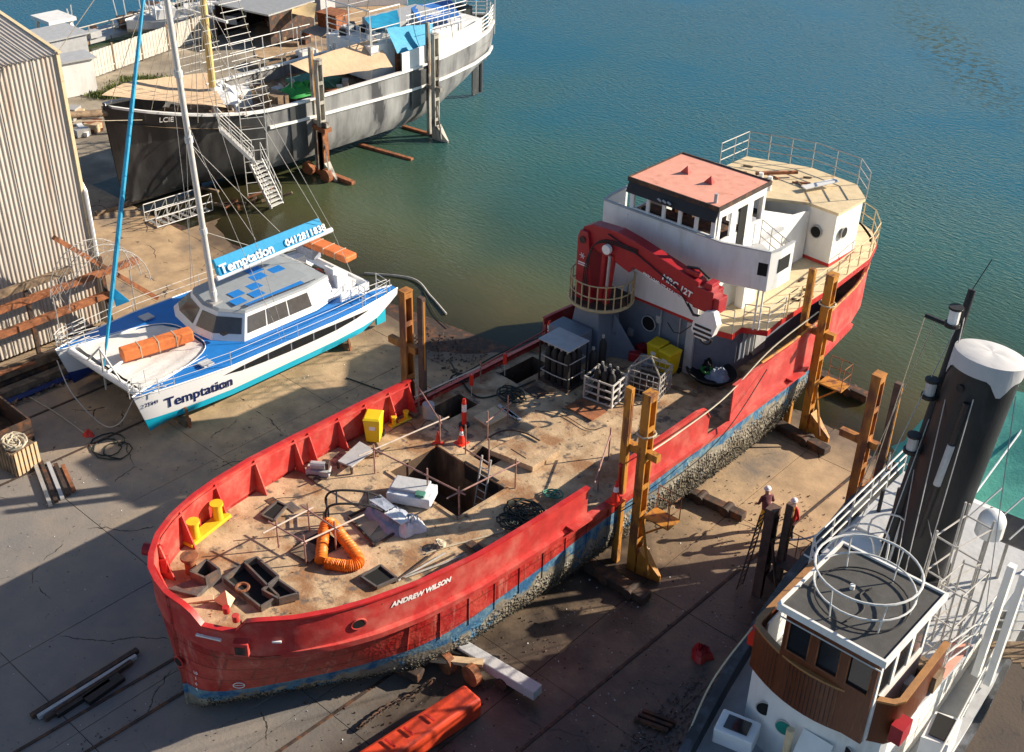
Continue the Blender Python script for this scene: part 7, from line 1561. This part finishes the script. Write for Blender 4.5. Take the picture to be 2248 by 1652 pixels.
cyl_part('bridge_seat', (-6.2, 21.6, 5.47), .2, .6, m_cover, tg)
b = MB(); b.box((-6.1, 22.4, 5.75), (.7, .5, .5)); b.build('deck_box', m_timber, tg)
# funnel
FB0, FB1 = V(-8.25, 26.15, 5.4), V(-8.0, 27.15, 12.0)
def ecyl(p, q, r0, r1, n=28):
    b = MB(); b.tube([p, p.lerp(q, .34), p.lerp(q, .67), q], [r0, r0+(r1-r0)*.34, r0+(r1-r0)*.67, r1], n); return b
fn = ecyl(FB0, FB1, .84, .86).build('funnel', m_fun, tg, smooth=True)
d_ = (FB1-FB0).normalized(); b = MB(); c0 = FB0.lerp(FB1, .83); n = 48; ax = d_.cross(V(1, 0, 0)).normalized(); ay = d_.cross(ax); rws = []
top_c = FB1
for k in range(n+1):
    a = 2*math.pi*k/n; rad_ = (ax*math.cos(a)+ay*math.sin(a)); drop = .4+.4*max(0, math.cos(3*a+.6))**3; rws.append([top_c+rad_*.885-d_*drop, top_c+rad_*.9-d_*.3, top_c+rad_*.9, top_c+rad_*.75+d_*.06, top_c+rad_*.3+d_*(.1+.012*math.sin(5*a)), top_c+d_*.08])
b.grid(rws); b.build('funnel_cover', mat('taut_grey_cover', (.5, .5, .51), .75, var=.05, scale=1.5, bump=.25, bscale=2, stretch=(1, 3, 1)), fn, smooth=True)
b = MB(); q = FB0.lerp(FB1, .9)+V(-.2, -.9, 0); b.tube([q, q+V(0, .2, 0)], .1, 10); b.build('whistle_outlet', m_black, fn)
b = MB(); b.tube([FB0.lerp(FB1, .25)+V(.1, -.93, 0), FB0.lerp(FB1, .86)+V(.1, -.95, 0)], .09, 8); b.build('steam_pipe', m_fun, fn, smooth=True); b = MB(); b.tube([FB0.lerp(FB1, .5)+V(.1, -.96, 0), FB0.lerp(FB1, .68)+V(.1, -.97, 0)], .1, 8); b.build('pipe_lagging', m_lgrey, fn, smooth=True)
cyl_part('funnel_base', FB0-V(0, 0, .0), 1.0, .35, m_fun, tg, 28)
# mast with lanterns
M0, M1 = V(-8.85, 25.4, 5.4), V(-9.0, 27.6, 13.3); md = (M1-M0).normalized()
b = MB(); b.tube([M0, M1], [.2, .1], 12); tm = b.build('mast', m_black, tg, smooth=True)
b = MB(); b.tube([M0.lerp(M1, .05)+V(.2, -.1, 0), M0.lerp(M1, .72)+V(.12, -.1, 0)], .04, 6); b.build('sail_track', m_alu, tm)
for t in (.9, .66, .47):
    q = M0.lerp(M1, t)+V(-.12, -.3, 0); b = MB(); b.tube([q-V(0, 0, .1), q], .2, 14); b.build('lantern_plate', m_black, tm); b = MB(); b.tube([q, q+V(0, 0, .4)], .14, 12); b.build('lantern_glass', m_wtxt if t > .8 else m_lgrey, tm); b = MB(); b.tube([q+V(0, 0, .4), q+V(0, 0, .46)], .19, 14); b.build('lantern_cap', m_black, tm)
b = MB(); q = M0.lerp(M1, .87); b.tube([q, q+V(-.9, -.1, .1)], .06, 6); b.build('yard_arm', m_black, tm); b = MB(); b.tube([M1, M1+V(.25, .1, .9)], .012, 4); b.build('aerial', m_black, tm)
for p, q, m_ in ((M0.lerp(M1, .87)+V(-.9, -.1, .1), T_(-2.9, 31, 4), m_rope), (M0.lerp(M1, .87)+V(-.6, -.1, .1), T_(-2.9, 29.5, 4), m_rope), (M0.lerp(M1, .8), T_(-1.9, 33, 4), m_dkrope), (M0.lerp(M1, .42), V(-6.3, 24.4, 5.5), m_railg), (M0.lerp(M1, .42), V(-7.5, 23.0, 5.5), m_railg), (M0.lerp(M1, .95), V(-7.4, 23.2, 5.5), m_steel), (M0.lerp(M1, .95), V(-9.6, 24, 5.5), m_steel), (FB1-d_*.8+V(.2, -.9, 0), V(-7.1, 23.3, 5.5), m_steel), (FB1-d_*.8+V(.9, 0, 0), V(-6.0, 25.8, 5.5), m_steel), (M0.lerp(M1, .6), V(-8.2, 22.6, 5.5), m_steel)):
    b = MB(); b.tube([p, q], .014, 4); b.build('stay', m_, tg)
# boat deck rails and fittings
m_wr = m_alu
railing('railing', [(-9.75, 23.4), (-10.35, 24.2), (-10.5, 30.1), (-9.4, 30.15), (-8.6, 30.2)], 5.46, 1.05, m_wr, tg, .028, 3, 1.1)
railing('railing', [(-5.9, 23.0), (-5.72, 24), (-5.8, 26.2)], 5.46, 1.05, m_wr, tg, .022, 3, .7)
b = MB(); b.box((-9.4, 24.9, 5.9), (1.0, 1.4, .8)); b.build('deck_locker', m_white, tg, bevel=.05); b = MB(); b.box((-9.7, 26.9, 5.7), (.8, 1.6, .5)); b.build('boat_chock', m_cover, tg, bevel=.05)
for x, y in ((-9.9, 27.2), (-9.6, 27.6), (-9.0, 26.0)): b = MB(); b.tube([(x, y, 5.46), (x, y, 6.7)], .06, 8); b.build('davit_post', m_black, tg)
b = MB(); b.tube(hosepath([V(-9.9, 23.8, 6.5), V(-9.5, 24.6, 7.2), V(-8.6, 24.7, 7.3), V(-8.2, 23.8, 6.6)], 6), .03, 6); b.build('pipe_hoop', m_wr, tg)
# starboard scaffolding, davit columns, radome, solar panel
st = thing('scaffold_frame', 'grey tube scaffold frames on the starboard side of the funnel', 'scaffold', (-6.6, 25, 5.5))
for x, y, h_ in ((-7.2, 24.0, 3.2), (-6.6, 23.9, 3.1), (-7.0, 25.3, 3.4), (-6.3, 25.2, 3.3), (-6.1, 24.2, 2.6), (-6.9, 24.6, 3.9)):
    b = MB(); b.tube([(x, y, 5.46), (x, y, 5.46+h_)], .03, 6); b.build('standard', m_railg, st)
for (p, q) in (((-7.2, 24.0), (-6.6, 23.9)), ((-6.6, 23.9), (-6.3, 25.2)), ((-6.3, 25.2), (-7.0, 25.3)), ((-7.0, 25.3), (-7.2, 24.0))):
    for z in (6.3, 7.4, 8.5): b = MB(); b.tube([(p[0], p[1], z), (q[0], q[1], z)], .025, 6); b.build('ledger', m_railg, st)
for k, (px, py, z) in enumerate(((2168, 1500, 4.2), (2142, 1480, 4.2))):
    p = at(px, py, z); b = MB(); b.beam(p, p+V(.0, .2, 3.6), .18, .22, (0, 1, 0)); tag(b.build('davit_column', m_white), ['white davit column on the starboard side of the steam vessel, right one', 'white davit column on the starboard side of the steam vessel, left one'][k], 'davit', 'davit columns')
rd = V(-6.7, 26.6, 6.2); root = thing('radome', 'white radome on a post right of the black funnel', 'radome', tuple(rd)); rws = []
for i in range(7): a = i*math.pi/12; rws.append([rd+V(.36*math.cos(a)*math.cos(k*math.pi/8), .36*math.cos(a)*math.sin(k*math.pi/8), 1.5+.36*math.sin(a)) for k in range(16)])
b = MB(); b.grid(rws, closed=True); b.build('dome', m_gwhite, root, smooth=True); b = MB(); b.tube([rd+V(0, 0, 1.1), rd+V(0, 0, 1.5)], .36, 16); b.build('dome_base', m_white, root); b = MB(); b.tube([rd-V(0, 0, .75), rd+V(0, 0, 1.1)], .06, 8); b.build('post', m_railg, root)
p = at(2215, 1185, 6.8); root = thing('solar_panel', 'dark grey tilted panel at the right picture edge beside the radome', 'panel', tuple(p)); b = MB(); b.plate([p+V(-.8, -.3, 0), p+V(.9, -.3, .1), p+V(.9, .5, .45), p+V(-.8, .5, .35)], .06); b.build('panel', m_smoke, root)
b = MB(); b.tube([p, p-V(0, 0, 1.4)], .05, 6); b.build('panel_post', m_railg, root)
for k in range(4): q = p+V(-1.1+.6*k, -.4, .3); b = MB(); b.tube([q, q+V(.35, 1.2, .6)], .025, 5); b.build('panel_rail', m_alu, root)
# gangway and gear at the lower right
p = at(2225, 1415, 4.3); root = thing('timber_gangway', 'grey timber gangway landing at the right edge of the picture', 'gangway', tuple(p)); 
for k in range(6): q = p+V(-.6+.26*k, 0, 0); b = MB(); b.beam(q+V(0, -.6, 0), q+V(2.2, 1.2, .15), .24, .06); b.build('plank', m_timber, root)
railing('handrail', [tuple(p+V(-.7, -.5, .1)), tuple(p+V(1.6, 1.4, .2))], 0, 1.0, m_alu, root, .025, 3, .8)
railing('railing', [T_(2.85, y, 4.05) for y in (20.5, 21.5, 22.5, 23.5, 24.5, 26, 28)], 0, .9, m_alu, tg, .022, 2, 1.0)
b = MB(); b.prism([(-5.5, 21.3), (-4.9, 21.5), (-5.0, 22.5), (-5.6, 22.3)], 3.2, 4.9); o = b.build('chute_box', m_white, tg); b = MB(); b.box((-5.25, 21.9, 4.93), (.45, .8, .03), R(10)); b.build('box_opening', m_dark, o)
for x, y in ((-5.3, 20.5), (-5.15, 20.0)): b = MB(); b.tube([(x, y, 3.2), (x, y, 4.1), (x+.05, y-.25, 4.3)], .2, 12); b.build('vent_cowl', m_white, tg, smooth=True); disc(frame_at(V(x+.07, y-.33, 4.35), V(.1, -1, .5)), .16, .02).build('cowl_mouth', m_dkred, tg)
for k in range(3): b = MB(); b.tube([(-5.05+.1*k, 21.2+.1*k, 4.0), (-4.85+.1*k, 19.2, 2.6)], .04, 6); b.build('hose_drop', m_black, tg)
line('pale rope hanging down from the bridge at the lower centre right', [V(-9.75, 20.2, 6.4), V(-10.1, 19.2, 5.0), V(-10.0, 18.0, 3.6), V(-9.6, 16.5, 3.4)], .025, m_rope)
blob('white_net', at(2235, 1310, 4.6), .5, .9, .8, m_bag, 'white netting heaped at the right picture edge', 'netting', 8)
# green shade netting behind the funnel
def netsheet(label, pts, seed, m_=m_green):
    random.seed(seed); P = [Vector(p) for p in pts]; n = 10; rws = []
    for i in range(n+1):
        r_ = []
        for k in range(n+1):
            u, v = i/n, k/n; q = P[0].lerp(P[1], u).lerp(P[3].lerp(P[2], u), v); e = .12 if (i in (0, n) or k in (0, n)) else 0
            r_.append(q+V(jit(e), jit(e), .1*math.sin(u*5+seed)*math.sin(v*4)-.25*math.sin(math.pi*u)*math.sin(math.pi*v)))
        rws.append(r_)
    root = thing('shade_net', label, 'shade net', tuple(P[0]), 'green shade nets'); b = MB(); b.grid(rws); b.build('net_sheet', m_, root, smooth=True)
    for q in P[:2]: b = MB(); b.tube([V(q.x, q.y, 3.2), q], .03, 5); b.build('net_pole', m_railg, root)
netsheet('green shade net stretched over the stern, left of the black funnel', [at(1955, 994, 4.8), at(2003, 1112, 4.6), at(2110, 1150, 4.8), at(2070, 880, 6.2)], 2)
netsheet('green shade net stretched over the stern, right of the black funnel', [at(2110, 1150, 4.6), at(2340, 1240, 5.2), at(2480, 930, 6.6), at(2160, 840, 6.0)], 5)
b = MB(); b.tube([at(2100, 1140, 4.9), at(2290, 880, 6.0)], .03, 6); tag(b.build('net_rope', m_bag), 'white edge rope between the two green shade nets', 'rope')
# ---- extra gear: more of the clutter the photograph shows
# vertical plank seams on the varnished band
for i in range(34):
    t = i/33; x = -9.5+3.5*t; yb = 20.05-.5*(1-(2*t-1)**2); b = MB(); b.beam((x, yb-.045, 5.42), (x, yb-.045, 6.66), .012, .02, (0, 1, 0)); b.build('plank_seam', m_rustdk, wb_)
# wheelhouse grab rail, horn, second lamp; funnel guys clamps
b = MB(); b.tube([(-8.75, 19.45, 7.95), (-6.2, 19.45, 7.95)], .02, 5); b.build('eyebrow_rail', m_alu, rf2)
for x in (-9.9, -9.3, -8.7): b = MB(); b.tube([(x, 23.3, 5.46), (x, 23.3, 6.5)], .025, 5); b.build('stanchion', m_alu, tg)
b = MB(); b.tube([(-10.2, 23.4, 6.5), (-8.5, 23.3, 6.5)], .025, 5); b.build('cross_rail', m_alu, tg)
for k in range(3):
    y = 24.2+k*1.3; b = MB(); b.tube(hosepath([V(-9.6+.3*k, y, 5.5), V(-9.7+.3*k, y, 6.9), V(-8.9+.3*k, y+.2, 7.2), V(-8.6+.3*k, y+.3, 5.6)], 5), .028, 5); b.build('awning_hoop', m_alu, tg)
s2 = thing('scaffold_frame', 'second grey scaffold frame beside the davit columns at the right', 'scaffold', (-5.9, 24, 5.4))
for x, y in ((-6.5, 22.9), (-5.9, 22.8), (-6.4, 24.0), (-5.8, 24.1)): b = MB(); b.tube([(x, y, 5.46), (x, y, 8.2)], .028, 6); b.build('standard', m_railg, s2)
for z in (6.2, 7.1, 8.1):
    for p, q in (((-6.5, 22.9), (-5.9, 22.8)), ((-5.9, 22.8), (-5.8, 24.1)), ((-5.8, 24.1), (-6.4, 24.0)), ((-6.4, 24.0), (-6.5, 22.9))): b = MB(); b.tube([(*p, z), (*q, z)], .022, 5); b.build('ledger', m_railg, s2)
for p, q in (((-6.5, 22.9, 5.5), (-5.9, 22.8, 7.1)), ((-5.9, 22.8, 5.5), (-5.8, 24.1, 7.1))): b = MB(); b.tube([p, q], .02, 5); b.build('brace', m_railg, s2)
b = MB(); b.plate([(-6.2, 22.8, 5.5), (-5.75, 22.8, 5.5), (-5.75, 24.4, 5.5), (-6.2, 24.4, 5.5)], .02); b.build('pink_mat', m_pink, tg)
# inside face of the port bridge wing, seats and chart box
b = MB(); b.wall([(-9.55, 23.0), (-9.45, 20.4)], 5.5, 6.6, .04); b.build('wing_lining', m_white, tg)
# white housings and rails on the sailing ship
for i in range(9): b = MB(); b.tube([(-53.0, 49.6+.5*i, 6.1), (-53.0, 49.6+.5*i, 7.4)], .03, 5); b.build('rail_post', m_white, bs)
for z in (6.3, 6.6, 6.9, 7.2, 7.45): b = MB(); b.tube([(-53.0, 49.4, z), (-53.0, 54.6, z)], .03, 5); b.build('rail_bar', m_white, bs)
for x, y in ((-57, 46.6), (-53.1, 46.6), (-55, 46.6), (-53.1, 49.0)): b = MB(); b.tube([(x, y, 4.4), (x, y, 8.2)], .045, 5); b.build('awning_post', m_white, bs)
b = MB(); b.tube([(-57, 46.6, 8.2), (-53.1, 46.6, 8.2), (-53.1, 49, 8.2)], .045, 5); b.build('awning_rail', m_white, bs)
random.seed(77)
for i in range(10): x, y = random.uniform(-57, -53.2), random.uniform(46.8, 48.5); b = MB(); b.box((x, y, 6.3), (.4, .4, .4), jit(1)); b.build('deck_clutter', random.choice([m_white, m_black, m_lgrey, m_bag]), bs)
for i in range(8): a = V(-53.5+jit(.4), 31.5+i*.6, 5.4); b = MB(); b.tube([B(1.2+.2*i, 2+i*.7, 5.3), V(-54.9, 36.5, 15-i*.8)], .014, 4); b.build('running_rigging', m_rope, bs)
for i in range(6): b = MB(); b.tube([V(-58.2, 34+i*1.0, 4.6), V(-54.9, 36.5, 14-i)], .014, 4); b.build('running_rigging', m_rope, bs)
b = MB(); b.beam((-56.6, 36.5, 9.5), (-53.0, 36.6, 9.5), .12, .12); b.build('lower_yard', m_white, bs)
blob('white_cover', V(-55.6, 37.2, 4.6), 1.3, 1.4, .8, m_bag, 'white sheet bundled at the foot of the yellow foremast', 'sheet', 14)
# tyres, drums and pipes along the timber stack by the shed
random.seed(41)
for i in range(9):
    y = 9+i*1.6; b = MB(); b.beam((-42.9+jit(.15), y-1.4, .98+jit(.04)), (-42.7+jit(.2), y+1.2, 1.0+jit(.04)), random.uniform(.12, .25), .09); tag(b.build('loose_plank', (m_timber, m_paleply, m_rust)[i % 3]), ('grey', 'pale', 'rusty brown')[i % 3]+' loose plank on top of the timber stack by the shed', 'plank', ('grey', 'pale', 'rusty')[i % 3]+' planks on the stack')
for i in range(5):
    p = at(40+i*9, 820-i*6, 0); 
rubble('', -42.6, -41.7, 7, 23, 700, m_timber, .0, .14, 'rubble_edge', 13)
# flotsam and rope lines over the slabs, left
line('thin rope lying over the slabs left of the catamaran bow', [at(60, 870, .03), at(120, 905, .03), at(190, 955, .03)], .025, m_rope)
line('dark wire lying across the slabs under the port posts', [at(930, 640, .0), at(955, 690, .0), at(985, 720, .0)], .02, m_dkrope)
# lower-left slab seams: raised kerb strip running to the bottom edge
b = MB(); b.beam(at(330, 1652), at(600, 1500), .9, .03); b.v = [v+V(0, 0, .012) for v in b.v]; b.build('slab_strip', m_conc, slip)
# loose flat sheets and cut-offs on the foredeck, paint pots, cables
for i, (x, y, m_, lb) in enumerate(((838, 1120, m_bbag, 'folded blue grey sheet on top of the crumpled sheeting'), (872, 1150, m_bag, 'white sheet spilling off the crumpled sheeting'), (640, 1115, m_fsteel, 'dark steel offcut behind the four post barrier'), (600, 1105, m_rustdk, 'thin dark steel strip behind the four post barrier'), (905, 905, m_timber, 'timber offcut near the yellow bitts'), (690, 1050, m_rustdk, 'dark offcut below the grey pump unit'), (1040, 1200, m_rustdk, 'dark offcut by the plaited line'), (745, 1275, m_fsteel, 'grey offcut near the bulwark by the orange hose'))):
    p = at(x, y, 2.98 if i < 2 else 2.86); b = MB(); d = .42 if i < 2 else .3; b.plate([p+V(-d, -d*.4, .25*(i < 2)), p+V(d, -d*.5, .3*(i < 2)), p+V(d*.9, d*.5, .22*(i < 2)), p+V(-d*.8, d*.6, .28*(i < 2))], .03); tag(b.build('loose_sheet', m_), lb, 'sheet', 'loose sheets on the red ship')
random.seed(61)
for i in range(3): line(('thin black cable snaking past the open hatch', 'thin black cable across the aft working deck', 'thin black cable near the small cut steel bases')[i], [at(x+random.uniform(-8, 8), y+random.uniform(-6, 6), 2.83 if i < 2 else 2.92) for x, y in ([(850, 950), (890, 930), (920, 945), (940, 925), (985, 950)], [(1180, 900), (1230, 910), (1290, 945), (1330, 940)], [(560, 1120), (610, 1090), (660, 1085), (720, 1065)])[i]], .014, m_black, 'cable', 'cable')
b = MB(); random.seed(88)
for i in range(420):
    a = random.uniform(1, 20); s_ = random.uniform(-.92, .92)*hb(a)
    if -2.2 < s_ < 1.6 and 9.2 < a < 12: continue
    p = S(s_, a, deck_z(a)+.005); r_ = random.uniform(.015, .06); b.add([p+V(jit(r_), jit(r_), 0), p+V(jit(r_), jit(r_), 0), p+V(jit(r_), jit(r_), 0), p+V(0, 0, r_*.7)], [(0, 1, 3), (1, 2, 3), (2, 0, 3)])
tag(b.build('rust_flakes', m_rust), None, None, None, 'stuff')
# grit and litter on the slip, denser along the joints and beside the ships
def grit(name, spots, m_, seed):
    random.seed(seed); b = MB()
    for (x0, x1, y0, y1, n, sm) in spots:
        for _ in range(n):
            x, y = random.uniform(x0, x1), random.uniform(y0, y1)
            d = y-shore(x)
            if d > -.4: continue
            r_ = random.uniform(.012, sm); p = V(x, y, .012+slope_z(d)); b.add([p+V(jit(r_), jit(r_), 0), p+V(jit(r_), jit(r_), 0), p+V(jit(r_), jit(r_), 0), p+V(0, 0, r_*.6)], [(0, 1, 3), (1, 2, 3), (2, 0, 3)])
    tag(b.build(name, m_), None, None, None, 'stuff')
grit('slip_grit', [(-45, -9, 6, 33, 2600, .05), (-33, -27, 19, 32, 500, .06), (-19, -12, 12, 33, 900, .06), (-24.2, -23.8, 6, 30, 300, .06), (-37.1, -36.7, 8, 30, 200, .05)], m_rustdk, 3)
grit('pale_grit', [(-45, -9, 6, 33, 900, .04), (-19, -12, 14, 30, 300, .05)], m_bag, 4)
# crane pipework and deck-house fittings
for k in range(3):
    b = MB(); b.tube(hosepath([V(-24.75-.08*k, 32.15, 5.3), V(-24.7-.08*k, 32.1, 6.6), V(-24.6, 32.2, 7.6), V(-24.0, 32.3, 8.05-.06*k), V(-22.6, 32.3, 8.1-.07*k)], 5), .022, 5); b.build('hydraulic_hose', m_black, cr_)
for x, z in ((-24.6, 4.6), (-23.9, 3.4), (-22.6, 4.5)): b = MB(); b.box((x, 34.13, z), (.22, .1, .3)); b.build('junction_box', m_lgrey, house)
for x in (-24.9, -22.5, -21.6): b = MB(); b.tube([(x, 34.1, 2.8), (x, 34.1, 5.0)], .025, 5); b.build('conduit', m_lgrey, house)
# white scaffolding and masts gear about the sailing ship
for i in range(6):
    y = 38.5+i*1.3; b = MB(); b.tube([(-58.0, y, 4.5), (-58.0, y, 6.6)], .03, 5); b.build('rail_post', m_white, bs)
for z in (5.2, 5.9, 6.6): b = MB(); b.tube([(-58.0, 38, z), (-58.0, 46, z)], .03, 5); b.build('rail_bar', m_white, bs)
random.seed(55)
for i in range(22):
    x, y = random.uniform(-57.2, -53.0), random.uniform(36.8, 46.4); b = MB(); c_ = V(x, y, 3.8); b.beam(c_, c_+V(jit(1.3), jit(1.3), random.uniform(.1, 1.1)), random.uniform(.06, .3), random.uniform(.05, .3)); b.build('deck_clutter', random.choice([m_timber, m_white, m_paleply, m_lgrey, m_rust, m_canvas, m_bag, m_grope]), bs)
